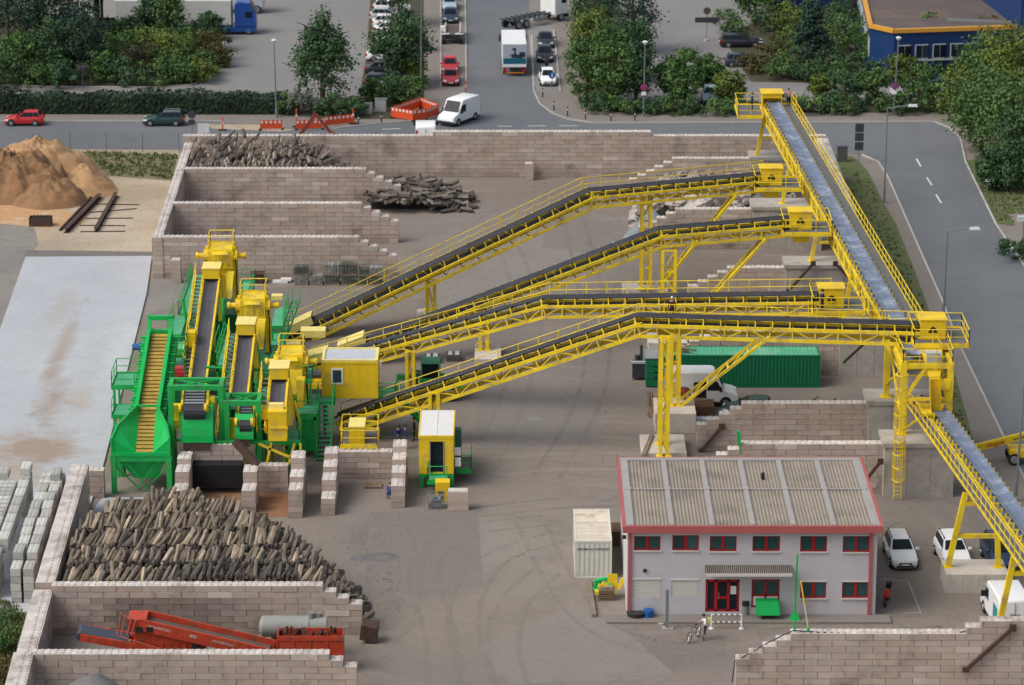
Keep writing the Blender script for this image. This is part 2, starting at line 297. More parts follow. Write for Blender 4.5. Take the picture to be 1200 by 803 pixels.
# repaired rectangles and tyre tracks on the yard floor
for i,(pts,c) in enumerate((([(432,600),(560,598),(566,690),(428,694)],(.184,.165,.148)),([(505,330),(615,318),(622,352),(508,362)],(.21,.19,.172)),([(560,470),(700,462),(706,520),(556,526)],(.19,.173,.16)),([(690,700),(560,760),(600,803),(790,790)],(.215,.19,.167)),([(640,250),(735,262),(728,300),(636,290)],(.188,.166,.147)),([(330,345),(430,340),(420,372),(322,380)],(.175,.158,.145)))):
    sheet('repair_patch',pts,.004+.0006*i,ground_mat('patched concrete %d'%i,c,tuple(x*1.07 for x in c),tuple(x*.85 for x in c),.08,.5))
def track_mat(name,col,a):
    m=bpy.data.materials.new(name); m.use_nodes=True; nt=m.node_tree; N=nt.nodes; L=nt.links; b=N['Principled BSDF']; b.inputs['Base Color'].default_value=(*col,1); b.inputs['Roughness'].default_value=.95
    g=N.new('ShaderNodeNewGeometry'); n=N.new('ShaderNodeTexNoise'); n.inputs['Scale'].default_value=.35; n.inputs['Detail'].default_value=7; n.inputs['Roughness'].default_value=.75; L.new(g.outputs['Position'],n.inputs['Vector']); r=N.new('ShaderNodeMapRange'); r.inputs[1].default_value=.38; r.inputs[2].default_value=.68; r.inputs[3].default_value=0; r.inputs[4].default_value=a; L.new(n.outputs['Fac'],r.inputs[0]); L.new(r.outputs[0],b.inputs['Alpha']); return m
TRL=track_mat('pale dusty tyre track',(.30,.265,.225),.75); TRD=track_mat('dark tyre track',(.125,.112,.102),.22)
rt=random.Random(77)
def track(pts,m,z,w=.36,gauge=1.9):
    q=[P(*p) for p in pts]; c=[]
    for i in range(len(q)-1):                        # smooth curve through the points
        p0=q[max(0,i-1)]; p1=q[i]; p2=q[i+1]; p3=q[min(len(q)-1,i+2)]
        for k in range(10):
            t=k/10; c.append(.5*((2*p1)+(p2-p0)*t+(2*p0-5*p1+4*p2-p3)*t*t+(3*p1-p0-3*p2+p3)*t**3))
    c.append(q[-1]); b=MB()
    for s in (-gauge/2,gauge/2):
        for a,e in zip(c,c[1:]):
            d=(e-a); d.z=0
            if d.length<1e-4: continue
            d.normalize(); n=Vector((-d.y,d.x,0)); b.face([Vector((p.x,p.y,z)) for p in (a+n*(s-w/2),e+n*(s-w/2),e+n*(s+w/2),a+n*(s+w/2))])
    b.build('tyre_tracks',m,kind='structure')
for i,(pts,m) in enumerate((([(520,803),(515,740),(498,690),(505,650),(560,620),(640,610)],TRL),([(560,803),(545,750),(548,700),(580,655),(650,630)],TRL),([(600,803),(590,760),(600,710),(640,670)],TRL),([(620,610),(672,705),(740,752),(850,762)],TRL),([(420,780),(470,720),(470,650),(455,610)],TRL),([(560,560),(600,470),(620,380),(600,300),(560,230)],TRL),([(640,560),(690,470),(700,400),(690,330),(670,250)],TRD),([(1000,600),(940,590),(700,588),(560,600)],TRD),([(600,220),(700,250),(740,300),(720,370)],TRL),([(440,330),(540,280),(600,240),(650,215)],TRL),([(1090,760),(1040,735),(1000,700),(1020,620),(1080,600)],TRL),([(1140,803),(1120,735),(1060,730),(900,745)],TRD))): track(pts,m,.0085+.0004*i)

BRN=track_mat('brown silt stain',(.27,.19,.12),.75); DRY=track_mat('pale dust',(.33,.31,.28),.6); WET=track_mat('damp dark patch',(.085,.08,.08),.5)
b=MB(); rg=random.Random(9)                    # loose grit and small debris swept over the yard floor
for i in range(420):
    x,y=rg.choice(((rg.gauss(445,22),rg.gauss(650,35)),(rg.gauss(450,14),rg.gauss(690,22)),(rg.gauss(640,90),rg.gauss(300,40)),(rg.gauss(690,30),rg.gauss(480,40)),(rg.uniform(180,560),rg.gauss(345,10))))
    if not(200<x<1100 and 225<y<800): continue
    p=P(x,y,.02); s=rg.uniform(.015,.04); b.cbox(p,Vector((s*2,rg.uniform(-.03,.03),0)),Vector((rg.uniform(-.03,.03),s*1.4,0)),Vector((0,0,s)),0,rg.uniform(.6,1.5),rg.random())
tag(b.build('debris',mat('grit',(.22,.19,.16),.95,col2=(.14,.10,.07))),'scattered grit and small stones on the yard floor','debris',kind='stuff')
# manhole covers, puddles of pale dust are part of the yard floor
b=MB()
for x,y in ((626,491),(710,583),(586,556),(625,649),(300+470/4,0)):
    if y<10: continue
    p=P(x,y,.018); b.face([p+Vector((.55*cos(i*pi/6),.55*sin(i*pi/6),0)) for i in range(12)],t=R.uniform(.5,.65))
b.build('manhole_covers',KERBM,kind='structure')
# ================================================================== block walls
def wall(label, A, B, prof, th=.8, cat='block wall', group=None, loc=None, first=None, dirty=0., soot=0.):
    """courses of 1.6 x 0.4 m blocks from A to B (front face line); prof = [(from, to, courses)] in metres"""
    A=Vector((A[0],A[1],0)); B=Vector((B[0],B[1],0)); d=(B-A); Ln=d.length; d.normalize(); n=Vector((-d.y,d.x,0)); Z=Vector((0,0,1))
    b=MB(); L0=1.6; hc=.4
    if prof is None or isinstance(prof,int): prof=[(0,Ln,prof)]
    top=max(p[2] for p in prof)
    for k in range(top):
        iv=[]
        for a,c,nc in prof:
            if nc>k:
                if iv and abs(iv[-1][1]-a)<.02: iv[-1][1]=c
                else: iv.append([a,c])
        for a,c in iv:
            c=min(c,Ln)
            b.obox(A+d*(a+.05)+n*.05+Z*(k*hc), d*(c-a-.1), n*(th-.1), Z*(hc-.02), 1)
            u=a; nx=a+(L0/2 if k%2 else L0)
            if a>.01: nx=(math.floor((a+ (0 if k%2==0 else .8))/L0)+1)*L0-(0 if k%2==0 else .8)
            while u<c-.02:
                e=min(nx,c)
                if c-e<.25: e=c
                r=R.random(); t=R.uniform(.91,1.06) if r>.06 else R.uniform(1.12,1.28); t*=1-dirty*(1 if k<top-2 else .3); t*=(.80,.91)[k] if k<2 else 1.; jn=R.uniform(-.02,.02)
                if soot and k<top-2: t*=1-soot*max(0,min(1,(u-1)/2.5,(Ln*.72-u)/5))*R.uniform(.75,1)  # soot stain with some of the bay's shade, darkened into the block tint
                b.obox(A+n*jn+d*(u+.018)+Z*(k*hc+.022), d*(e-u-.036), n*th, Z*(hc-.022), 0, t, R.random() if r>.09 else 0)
                u=e; nx=e+L0
    for a,c,nc in prof:                       # studs on top
        c=min(c,Ln); u=a+.2
        while u<c-.1:
            for q in (.2,.6):
                if q>th-.1: continue
                o=A+d*u+n*q+Z*(nc*hc); s=.13; s2=.08; hz=.07
                t=R.uniform(.85,1.1)
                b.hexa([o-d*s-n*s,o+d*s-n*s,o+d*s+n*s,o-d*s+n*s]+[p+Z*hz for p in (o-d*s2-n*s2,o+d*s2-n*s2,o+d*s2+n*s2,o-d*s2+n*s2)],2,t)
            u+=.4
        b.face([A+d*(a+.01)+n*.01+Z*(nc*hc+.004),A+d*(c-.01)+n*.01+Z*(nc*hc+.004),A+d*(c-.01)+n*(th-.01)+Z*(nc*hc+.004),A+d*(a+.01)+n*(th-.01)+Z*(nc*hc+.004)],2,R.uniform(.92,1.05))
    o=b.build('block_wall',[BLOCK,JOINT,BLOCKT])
    return tag(o,label,cat,group,'thing')
def steps(Ln,main,n,step=.8,end='right',extra=()):
    """main courses with n one-course steps down at one end"""
    if end=='right':
        pr=[(0,Ln-n*step,main)]+[(Ln-(n-i)*step,Ln-(n-i-1)*step,main-1-i) for i in range(n)]
    else:
        pr=[(i*step,(i+1)*step,main-n+i) for i in range(n)]+[(n*step,Ln,main)]
    return pr
def xwall(label, pxl, pxr, Y, main, n, end='right', z=0, **k):
    xl,xr=XP(pxl,Y,z),XP(pxr,Y,z)
    return wall(label,(xl,Y),(xr,Y),steps(xr-xl,main,n,end=end),**k)
# far storage bays, upper left
YB=306.
xl,xm,xn,xr=[XP(p,YB,4) for p in (214,507,763,968)]
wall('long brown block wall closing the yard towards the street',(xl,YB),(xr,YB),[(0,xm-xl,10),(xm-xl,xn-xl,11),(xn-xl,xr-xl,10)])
wall('pale topped block wall along the outer end of the empty bays',(XP(190,270.5,3.8),270.5),(XP(226,304.9,3.8),304.9),[(0,34.8,9)])
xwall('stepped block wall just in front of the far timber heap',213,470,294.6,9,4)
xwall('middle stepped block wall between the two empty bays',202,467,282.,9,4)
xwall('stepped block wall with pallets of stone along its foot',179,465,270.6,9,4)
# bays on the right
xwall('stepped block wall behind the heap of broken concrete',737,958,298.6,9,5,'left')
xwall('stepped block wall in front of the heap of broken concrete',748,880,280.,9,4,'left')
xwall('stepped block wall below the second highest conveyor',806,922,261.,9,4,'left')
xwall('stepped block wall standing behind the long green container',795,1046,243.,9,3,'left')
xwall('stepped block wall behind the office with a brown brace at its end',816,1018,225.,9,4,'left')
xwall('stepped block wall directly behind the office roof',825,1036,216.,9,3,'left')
A=P(1003,262,0); 
wall('pale block wall along the grass verge by the road',(XP(1026,262,4),262),(XP(970,305.2,4),305.2),[(0,16,9),(16,60,10)],th=1.3)
# lower left bays
wall('long pale block wall beside the stacks of loose blocks',(XP(64,190.6,3.2),190.6),(XP(104,213,3.2),213),[(0,40,8)],th=1.2)
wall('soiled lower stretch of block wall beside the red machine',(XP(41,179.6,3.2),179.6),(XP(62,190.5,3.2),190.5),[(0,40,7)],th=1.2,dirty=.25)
wall('pale block wall end at the bottom edge beside the bushes',(XP(10,165,3.2),165),(XP(40,179.4,3.2),179.4),[(0,40,8)],th=1.2)
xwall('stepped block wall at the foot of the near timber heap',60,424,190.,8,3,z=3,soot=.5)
xwall('stepped block wall in front of the red machine',36,418,179.,8,2,z=3)
xwall('short block wall beside the green feed hopper',104,122,215.,5,0,z=1)
# small bays under the plant
def pier(label,px,Yf,hs,z=0,w=.95):
    x0=XP(px,Yf,1); n=len(hs)
    wall(label,(x0+w,Yf),(x0+w,Yf+1.6*n),[(i*1.6,(i+1)*1.6,h) for i,h in enumerate(hs)],th=w)
pier('stepped block pier left of the dark opening',203,212.,[4,6,7])
pier('stepped block pier right of the dark opening',283,212.,[4,6])
pier('stepped block pier of the rusty floored bay nearest the green stairs',338,211.,[5,6,8])
pier('pale stepped block pier left of the bay under the yellow platform',376,211.5,[3,5,6,7])
pier('pale stepped block pier right of the bay beside the booth',458,213.,[4,5,6,7])
xwall('low block wall across the rusty floored bay',301,338,216.,5,0)
xwall('low block wall across the bay under the yellow platform',392,460,219.,5,0)
b=MB(); Y=216.; x0,x1=XP(219,Y,1),XP(284,Y,1)
b.box(x0,x1,Y+.05,Y+.9,2.05,3.3,0); b.build('lintel_tmp',BLOCK) if False else None
wall('block wall bridging the dark opening under the green chute',(x0,Y+1.),(x1,Y+1.),[(0,x1-x0,8)])
b=MB(); b.box(x0+.02,x1-.02,Y-.1,Y+.96,.5,2.1,0); o=b.build('opening_infill',mat('black infill',(.012,.011,.014),.9)); tag(o,'black rubber sheeting hung against the wall of the left bay','infill')  # solid black box filling the opening across its width
sheet('rusty_floor',[(215,577),(345,577),(340,606),(205,606)],.010,ground_mat('rusty silt',(.28,.14,.07),(.17,.10,.07),(.33,.2,.11),.3,.9))
# block buttresses
def pillar(label,px,Y,n,w=.8):
    x=XP(px,Y); b=MB()
    for k in range(n): b.box(x,x+w,Y,Y+.8,k*.4+.01,(k+1)*.4,0,R.uniform(.9,1.1),R.random())
    b.box(x+.05,x+w-.05,Y+.05,Y+.75,n*.4,n*.4+.06,1)
    tag(b.build('block_pillar',[BLOCK,BLOCKT]),label,'block pillar')
pillar('short block pillar against the wall above the pale slab',201,269.,5)
pillar('lone block pillar against the long street wall',615,304.6,4)
b=MB(); x=XP(525,212.5,1)
for k in range(4): b.box(x,x+1.4,212.5,213.3,k*.33+.01,(k+1)*.33,0,R.uniform(.9,1.2),R.random())
b.box(x+.04,x+1.36,212.54,213.26,1.32,1.38,1)
tag(b.build('block_stack',[BLOCK,BLOCKT]),'short stack of four blocks beside the yellow booth','block stack')
# cast plinths that carry the long conveyor
def plinth(label,px0,px1,Y,dep,z,cap=True):
    x0,x1=XP(px0,Y,z),XP(px1,Y,z); b=MB(); b.box(x0,x1,Y,Y+dep,0,z-.3); b.box(x0-.12,x1+.12,Y-.12,Y+dep+.1,z-.298,z)
    n=max(2,int((x1-x0)/1.3))
    for i in range(1,n): xx=x0+(x1-x0)*i/n; b.box(xx-.02,xx+.02,Y-.006,Y+.01,.02,z-.32,0,.6)
    return tag(b.build('concrete_plinth',CONC),label,'plinth')
plinth('tall grey concrete plinth under the corner tower of the conveyors',1037,1119,215.2,2.9,3.95)
plinth('grey concrete plinth set back behind the corner tower',1018,1100,224.6,2.8,3.95)
plinth('grey concrete plinth behind the hood of the second conveyor',882,964,279.4,3.,4.)
plinth('grey concrete plinth with brown braces on its front',921,988,260.6,2.6,4.)
plinth('grey concrete plinth hidden behind the lowest conveyor',985,1046,242.6,2.9,4.)
plinth('grey concrete plinth at the far end of the long conveyor',880,925,298.,2.6,3.9)
# brown steel braces
for a,c,Y,lab in (((953,309),(924,341),260.2,'brown steel brace slanting left on the far plinth'),((979,309),(1003,334),260.1,'brown steel brace slanting right on the far plinth'),((1014,401),(988,425),242.7,'brown steel brace on the wall right of the green container'),((1032,541),(1016,561),214.9,'brown steel brace by the corner of the office roof'),((1187,736),(1132,785),179.,'brown steel brace on the wall at the lower right corner'),((846,500),(822,528),224.8,'brown steel brace on the stepped wall end behind the office')):
    b=MB(); p=PY(*a,Y); q=PY(*c,Y); b.beam(p,q,.22,.2); b.cbox(p,Vector((.4,0,0)),Vector((0,.18,0)),Vector((0,0,.4))); b.cbox(q,Vector((.4,0,0)),Vector((0,.18,0)),Vector((0,0,.3)))
    tag(b.build('wall_brace',RUST),lab,'wall brace')
# lower right wall
Y=179.2; xs=[XP(p,Y,4.3) for p in (863,879,894,910,927,1132,1149,1330)]; u=[x-xs[0] for x in xs]
wall('long stepped block wall in the lower right corner with a cable on top',(xs[0],Y),(xs[-1],Y),[(u[0],u[1],7),(u[1],u[2],8),(u[2],u[3],9),(u[3],u[4],10),(u[4],u[5],11),(u[5],u[6],12),(u[6],u[7],13)])
b=MB(); pts=[PY(x,y,179.4) for x,y in ((858,800),(861,775),(880,765),(897,755),(929,739),(960,741),(1020,743),(1080,742),(1110,744),(1140,738),(1155,731),(1230,735))]
b.path(pts,.035); tag(b.build('cable',mat('blue black cable',(.02,.02,.05),.5)),'dark cable lying along the top of the lower right wall','cable')
# ================================================================== conveyors
def conveyor(name,label,pts,bw=1.1,tw=1.5,th=.8,drop=.5,beltm=None,walk=None,rail=None,rail2=False,head=None,plat=None,pan=1.55,loc=None,tail=None,chord=.2,solid=False):
    """pts: centre line of the belt. lateral 'far' side is left of travel. walk = +1 / -1 side of the walkway"""
    pts=[Vector(p) for p in pts]; g0=Vector((pts[0].x,pts[0].y,0))
    t=thing(name,label,'conveyor',g0)
    fr=MB(); be=MB(); idl=MB(); wk=MB(); ra=MB(); Z=Vector((0,0,1))
    for p,q in zip(pts,pts[1:]):
        d=(q-p); L=d.length; d.normalize(); n=Vector((-d.y,d.x,0)).normalized(); k=n.cross(d)*-1   # n: left, k: up-ish
        if k.z<0: k=-k
        N=max(1,round(L/pan)); tc=-drop; bc=-drop-th
        for s in (-1,1):
            o=n*(s*tw/2)
            fr.beam(p+o+k*tc,q+o+k*tc,.14,chord,up=k); fr.beam(p+o+k*bc,q+o+k*bc,.14,chord,up=k)
            for i in range(N+1):
                c=p+d*(L*i/N)+o
                fr.beam(c+k*bc,c+k*tc,.09,.09,up=d)
                if i<N:
                    c2=p+d*(L*(i+1)/N)+o
                    (fr.beam(c+k*bc,c2+k*tc,.07,.07,up=n) if (i%2==0) else fr.beam(c+k*tc,c2+k*bc,.07,.07,up=n))
            if solid: fr.obox(p+o*.96+k*bc,d*L,n*.02,k*(th*.55))
        for i in range(N+1):
            c=p+d*(L*i/N); fr.beam(c-n*(tw/2)+k*bc,c+n*(tw/2)+k*bc,.09,.09,up=k); fr.beam(c-n*(tw/2)+k*tc,c+n*(tw/2)+k*tc,.09,.09,up=k)
        M=max(1,round(L/1.25))
        for i in range(M+1):
            c=p+d*(L*i/M)
            for s in (-1,1):
                fr.beam(c+n*(s*tw*.5)+k*(tc+.05),c+n*(s*(bw/2+.1))+k*.06,.08,.08,up=d)
                fr.beam(c+n*(s*tw*.5)+k*(tc+.06),c+d*.45+n*(s*tw*.5)+k*(tc+.06),.1,.06,up=k)
                fr.tube(c+n*(s*.16)+k*(-.13),c+n*(s*(bw/2+.08))+k*(-.01),.065,.065,6,1)
            fr.tube(c-n*.15+k*-.14,c+n*.15+k*-.14,.065,.065,6,1)
            fr.tube(c-n*(bw/2)+k*(tc-.12),c+n*(bw/2)+k*(tc-.12),.06,.06,6,1)
        # troughed belt
        e=bw/2; prof=[(-e,.05),(-e*.38,-.07),(e*.38,-.07),(e,.05)]
        for (a,za),(c_,zc) in zip(prof,prof[1:]):
            be.obox(p+n*a+k*za,d*L,n*(c_-a)+k*(zc-za),k*.03)
        be.obox(p-n*e+k*(tc-.06),d*L,n*bw,k*.02)
        if walk:
            s=walk; a=tw/2+.08; wz=tc+.02
            o=p+n*(s*a)+k*wz
            wk.obox(o,d*L,n*(s*.85),k*.04)
            fr.beam(p+n*(s*(a+.87))+k*(wz+.03),q+n*(s*(a+.87))+k*(wz+.03),.05,.18,up=k)
            for i in range(N+1):
                c=p+d*(L*i/N); fr.beam(c+n*(s*tw/2)+k*(tc-.35),c+n*(s*(a+.85))+k*(wz-.05),.07,.07,up=k)
        for s in ([rail] if rail else [])+([-rail] if rail and rail2 else []):
            off=tw/2+(.95 if walk==s else .06); o=n*(s*off)+k*(tc+.05)
            for hz in (.55,1.1): ra.tube(p+o+Z*hz,q+o+Z*hz,.035,.035,5)
            for i in range(N+1):
                c=p+d*(L*i/N)+o; ra.beam(c,c+Z*1.1,.055,.055,up=d)
    fr.build('truss',[YEL,mat('idler steel',(.09,.085,.08),.6,noise=.3)],t); be.build('belt',beltm or BELT,t)
    if walk: wk.build('walkway',GRATE,t)
    if rail: ra.build('handrail',YEL,t)
    for (end,nx,Lh,wd,hh) in (head or []):
        p=pts[end]; d=(pts[nx]-pts[end]); d.z=0; d.normalize(); n=Vector((-d.y,d.x,0)); h=MB()
        o=p-d*.9; 
        for s in (-1,1): h.obox(o+n*(s*wd/2)-Z*.9,d*Lh*.9,n*(.05*s),Z*(.9+hh))
        h.obox(o+d*(Lh*.9)-n*wd/2-Z*.9,d*.05,n*wd,Z*(.9+hh*.8))
        h.obox(o-n*(wd/2+.08)-d*.05+Z*(hh),d*(Lh+.1),n*(wd+.16),Z*.07)
        h.obox(o-n*wd/2+Z*(hh*.45),d*.05,n*wd,Z*(hh*.55))
        ob=h.build('head_cover',YELP,t)
        hv=MB(); c=o+d*Lh*.45-n*(wd/2+.07)-Z*.05
        for s in (-1,1):
            c=o+d*Lh*.45+n*(s*(wd/2+.07))-Z*.1
            hv.extr([c-d*.32-Z*.2,c+d*.32-Z*.2,c+d*.2+Z*.12,c+Z*.28,c-d*.2+Z*.12],n*(s*.02))
        hv.build('bearing_slot',BLK,ob)
    return t
def rails(b,pts,h=1.1,post=1.3,r=.035,mid=True,m=0):
    Z=Vector((0,0,1))
    for p,q in zip(pts,pts[1:]):
        p=Vector(p); q=Vector(q); L=(q-p).length; N=max(1,round(L/post))
        b.tube(p+Z*h,q+Z*h,r,r,5,m)
        if mid: b.tube(p+Z*h*.5,q+Z*h*.5,r*.9,r*.9,5,m)
        b.beam(p+Z*.06,q+Z*.06,.03,.12,m)
        for i in range(N+1):
            c=p+(q-p)*(i/N); b.beam(c,c+Z*h,.05,.05,m)
def platform(t,x0,x1,y0,y1,z,sides='lrfb',mt=None,rm=None,gr=None):
    b=MB(); b.box(x0+.06,x1-.06,y0+.06,y1-.06,z-.06,z); b.build('platform_deck',gr or GRATE,t)
    b=MB()
    for (a,c) in (((x0,y0),(x1,y0)),((x1,y0),(x1,y1)),((x1,y1),(x0,y1)),((x0,y1),(x0,y0))): b.beam((*a,z-.1),(*c,z-.1),.1,.26)
    b.build('platform_frame',mt or YEL,t)
    b=MB()
    if 'f' in sides: rails(b,[(x0,y0,z),(x1,y0,z)])
    if 'r' in sides: rails(b,[(x1,y0,z),(x1,y1,z)])
    if 'b' in sides: rails(b,[(x1,y1,z),(x0,y1,z)])
    if 'l' in sides: rails(b,[(x0,y1,z),(x0,y0,z)])
    b.build('platform_rail',rm or mt or YEL,t)
def tower(t,x,y,zt,zb,w=1.1,dy=1.6,spread=.35,m=None,rungs=3):
    """four raking legs below a conveyor, local rung bracing"""
    b=MB(); L=[]
    for sx in (-1,1):
        for sy in (-1,1):
            p=Vector((x+sx*(w/2),y+sy*(dy/2+spread),zb)); q=Vector((x+sx*(w/2),y+sy*dy/2,zt)); b.beam(p,q,.26,.26,up=(1,0,0)); L.append((p,q))
            b.box(p.x-.3,p.x+.3,p.y-.3,p.y+.3,zb,zb+.06)
    for (i,j) in ((0,1),(2,3),(0,2),(1,3)):
        for k in range(rungs):
            f0=k/rungs; f1=(k+1)/rungs
            a0=L[i][0].lerp(L[i][1],f0); a1=L[i][0].lerp(L[i][1],f1); c0=L[j][0].lerp(L[j][1],f0); c1=L[j][0].lerp(L[j][1],f1)
            b.beam(a1,c1,.12,.12); b.beam(a0,c1,.07,.07) if k%2 else b.beam(c0,a1,.07,.07)
    return b.build('support_tower',m or YEL,t)
def strut(t,a,c,w=1.3,n=4,m=None):
    """inclined ladder-like brace from a up to c"""
    a=Vector(a); c=Vector(c); d=c-a; s=Vector((0,w/2,0)); b=MB()
    for k in (-1,1): b.beam(a+s*k,c+s*k,.2,.2)
    for i in range(n+1):
        p=a+d*((i+.3)/(n+.6)); b.beam(p-s,p+s,.15,.15)
        if i<n:
            q=a+d*((i+1.3)/(n+.6)); b.beam(p-s,q+s,.07,.07)
    return b.build('inclined_brace',m or YEL,t)
def pad(label,px0,px1,pyf,pyb,z,name='concrete_pad'):
    Yf=P(600,pyf,z).y; Yb=P(600,pyb,z).y; b=MB(); b.box(XP(px0,Yf,z),XP(px1,Yf,z),Yf,Yb,0,z)
    return tag(b.build(name,CONCL,bevel=.03),label,'concrete pad')
# ---- first (highest in the photo) : goes to the far bay
def ptz(px,py,Y): return PY(px,py,Y)
a=ptz(338,389,252.5); bnd=ptz(690,223,263); e=ptz(902,203,267.5)
C1=conveyor('belt_conveyor','highest of the four inclined yellow conveyors reaching to the far heap of rubble',[a,bnd,e],walk=1,rail=1,head=[(-1,-1,1.8,1.5,.5)] if False else None)
def headbox(t,c,dx,w=1.5,L=1.8,h=1.4,z0=-.85,plat=True,d=None):
    """drive hood at the end of an x-running conveyor, with its railed platform"""
    b=MB(); x0,x1=c.x-L*.45,c.x+L*.55; y0,y1=c.y-w/2,c.y+w/2; z=c.z
    for y in (y0,y1): b.box(x0,x1,y-.025,y+.025,z+z0,z+z0+h)
    b.box(x1-.05,x1,y0+.03,y1-.03,z+z0,z+z0+h); b.box(x0-.1,x1+.1,y0-.1,y1+.1,z+z0+h,z+z0+h+.07); b.box(x0,x0+.05,y0+.03,y1-.03,z+z0+h*.75,z+z0+h)
    o=b.build('drive_hood',YELP,t)
    b=MB(); cx=(x0+x1)/2; cz=z-.15
    b.extr([(cx-.34,y0-.045,cz-.2),(cx+.34,y0-.045,cz-.2),(cx+.2,y0-.045,cz+.12),(cx,y0-.045,cz+.26),(cx-.2,y0-.045,cz+.12)],Vector((0,.018,0))); b.build('bearing_slot',BLK,o)
    b=MB(); b.tube((cx,y0+.1,cz),(cx,y1-.1,cz),.38,.38,12); b.build('drive_drum',BLK,o)
    b=MB(); b.hexa([(cx-.5,y0+.3,z-2.0),(cx+.7,y0+.3,z-2.0),(cx+.7,y1-.3,z-2.0),(cx-.5,y1-.3,z-2.0),(cx-.8,y0+.05,z+z0),(cx+.9,y0+.05,z+z0),(cx+.9,y1-.05,z+z0),(cx-.8,y1-.05,z+z0)]); b.build('discharge_chute',YEL,t)
    b=MB(); b.tube((cx-.2,y1+.3,cz),(cx-.2,y1+1.,cz),.24,.24,10); b.box(cx-.55,cx+.2,y1+.05,y1+.3,cz-.3,cz+.3); b.build('drive_motor',mat('blue motor',(.03,.12,.3),.5),t)
    if plat:
        platform(t,x0-.5,x1+1.5,y0-1.1,y1+1.2,z+z0-.05)
headbox(C1,e,1)
x=11.2; Y=264.8
tower(C1,XP(757,Y,4),Y,9.6-1.4,1.,w=.7,dy=1.4,spread=.3,rungs=4)
tower(C1,XP(505,258.6,2),258.6,3.15,.5,w=.6,dy=1.2,spread=.2,rungs=1)
p0=Vector((XP(772,264.6,1),264.6,1.0)); strut(C1,p0,(XP(862,266.5,8.4),266.4,8.55))
pad('pale concrete pad under the tall support of the highest conveyor',730,783,340,331,.9); pad('small pale concrete pad under the short front leg of the highest conveyor',488,517,372,362,.5)
# ---- second
a=ptz(397,411,246); bnd=ptz(772,268,252); e=ptz(936,254,254.2)
C2=conveyor('belt_conveyor','second highest inclined yellow conveyor ending at the middle of the long cross conveyor',[a,bnd,e])
headbox(C2,e,1)
tower(C2,XP(783,251.8,5),251.8,7.8,.9,w=1.,dy=1.4,rungs=4)
tower(C2,XP(567,248.7,2),248.7,3.7,.6,w=.55,dy=1.2,spread=.2,rungs=1)
strut(C2,(XP(797,252,1),252,1.),(XP(897,253.4,8.2),253.4,8.3))
pad('pale concrete pad half hidden behind the lowest conveyor',760,806,402,388,.9); pad('pale concrete pad in the open middle of the yard',556,587,421,403,.6)
# ---- third
a=ptz(355,425,238.5); bnd=ptz(636,349,234.2); e=ptz(972,344,231)
C3=conveyor('belt_conveyor','third inclined yellow conveyor with a worker standing at its end',[a,bnd,e],rail=1,rail2=False,walk=1)
headbox(C3,e,1)
tower(C3,XP(791,232,5),232.2,8.1,1.5,w=.55,dy=1.5,spread=.4,rungs=4)
tower(C3,XP(481,236.3,2),236.3,4.2,0.,w=.5,dy=1.2,spread=.2,rungs=2)
strut(C3,(XP(799,231.8,1.5),231.8,1.55),(XP(930,231.4,8.3),231.3,8.4),w=1.5,n=5)
pad('tall pale concrete pad with a sack on it by the white van',768,816,485,466,1.5)
# ---- fourth (lowest)
a=ptz(394,487,228.3); bnd=ptz(745,370,224.6); e=ptz(1090,380,221.6)
C4=conveyor('belt_conveyor','lowest of the four inclined yellow conveyors running to the corner tower',[a,bnd,e],walk=None,rail=1,chord=.24)
headbox(C4,e,1,w=1.8)
tower(C4,XP(778,223.7,5),223.7,9.0,.55,w=.5,dy=1.7,spread=.5,rungs=5)
tower(C4,XP(509,226.8,2),226.8,4.0,0.,w=.6,dy=1.2,spread=.2,rungs=2)
o=pad('flat pale concrete pad nearest the office roof',752,805,531,509,.55)
for Cx,p,q,lab in ((C1,ptz(338,389,252.5),ptz(690,223,263),0),(C2,ptz(397,411,246),ptz(772,268,252),0),(C3,ptz(355,425,238.5),ptz(636,349,234.2),0)):
    d=(q-p).normalized(); k=Vector((-d.z,0,d.x)); k=k if k.z>0 else -k; b=MB(); b.obox(p+d*.1+k*.55+Vector((0,-.85,0)),d*2.2,Vector((0,1.7,0)),k*.08); b.obox(p+d*.1+k*-.1+Vector((0,-.85,0)),d*2.2,Vector((0,.05,0)),k*.62); b.obox(p+d*.1+k*-.1+Vector((0,.8,0)),d*2.2,Vector((0,.05,0)),k*.62); b.build('tail_cover',mat('pale yellow top',(.85,.70,.22),.5,noise=.1),Cx)
    b=MB(); b.tube(p+Vector((0,-.6,-.15)),p+Vector((0,.6,-.15)),.26,.26,12); b.build('tail_drum',BLK,Cx)
# ---- long cross conveyor
a=Vector((24.1,298.6,9.1)); e=Vector((28.05,218.6,9.35))
C5=conveyor('belt_conveyor','long cross conveyor with a pale sheen painted belt running along the right side of the yard',[a,e],bw=1.25,tw=1.7,th=1.1,beltm=BELTB,walk=1,rail=1)
b=MB(); b.box(a.x-1.1,a.x+1.0,a.y-.7,a.y+1.4,9.9,9.98); b.box(a.x-.95,a.x-.88,a.y-.6,a.y+1.3,8.2,9.9); b.box(a.x+.8,a.x+.87,a.y-.6,a.y+1.3,8.2,9.9); b.box(a.x-.87,a.x+.8,a.y+1.2,a.y+1.3,8.2,9.9); b.box(a.x-.87,a.x+.8,a.y-.6,a.y-.55,9.5,9.9); b.build('drive_hood',YELP,C5)
platform(C5,a.x-3.3,a.x-1.0,a.y-2.8,a.y+2.,8.3,'lbf')
platform(C5,a.x+.95,a.x+2.3,a.y+.2,a.y+2.2,8.3,'br')
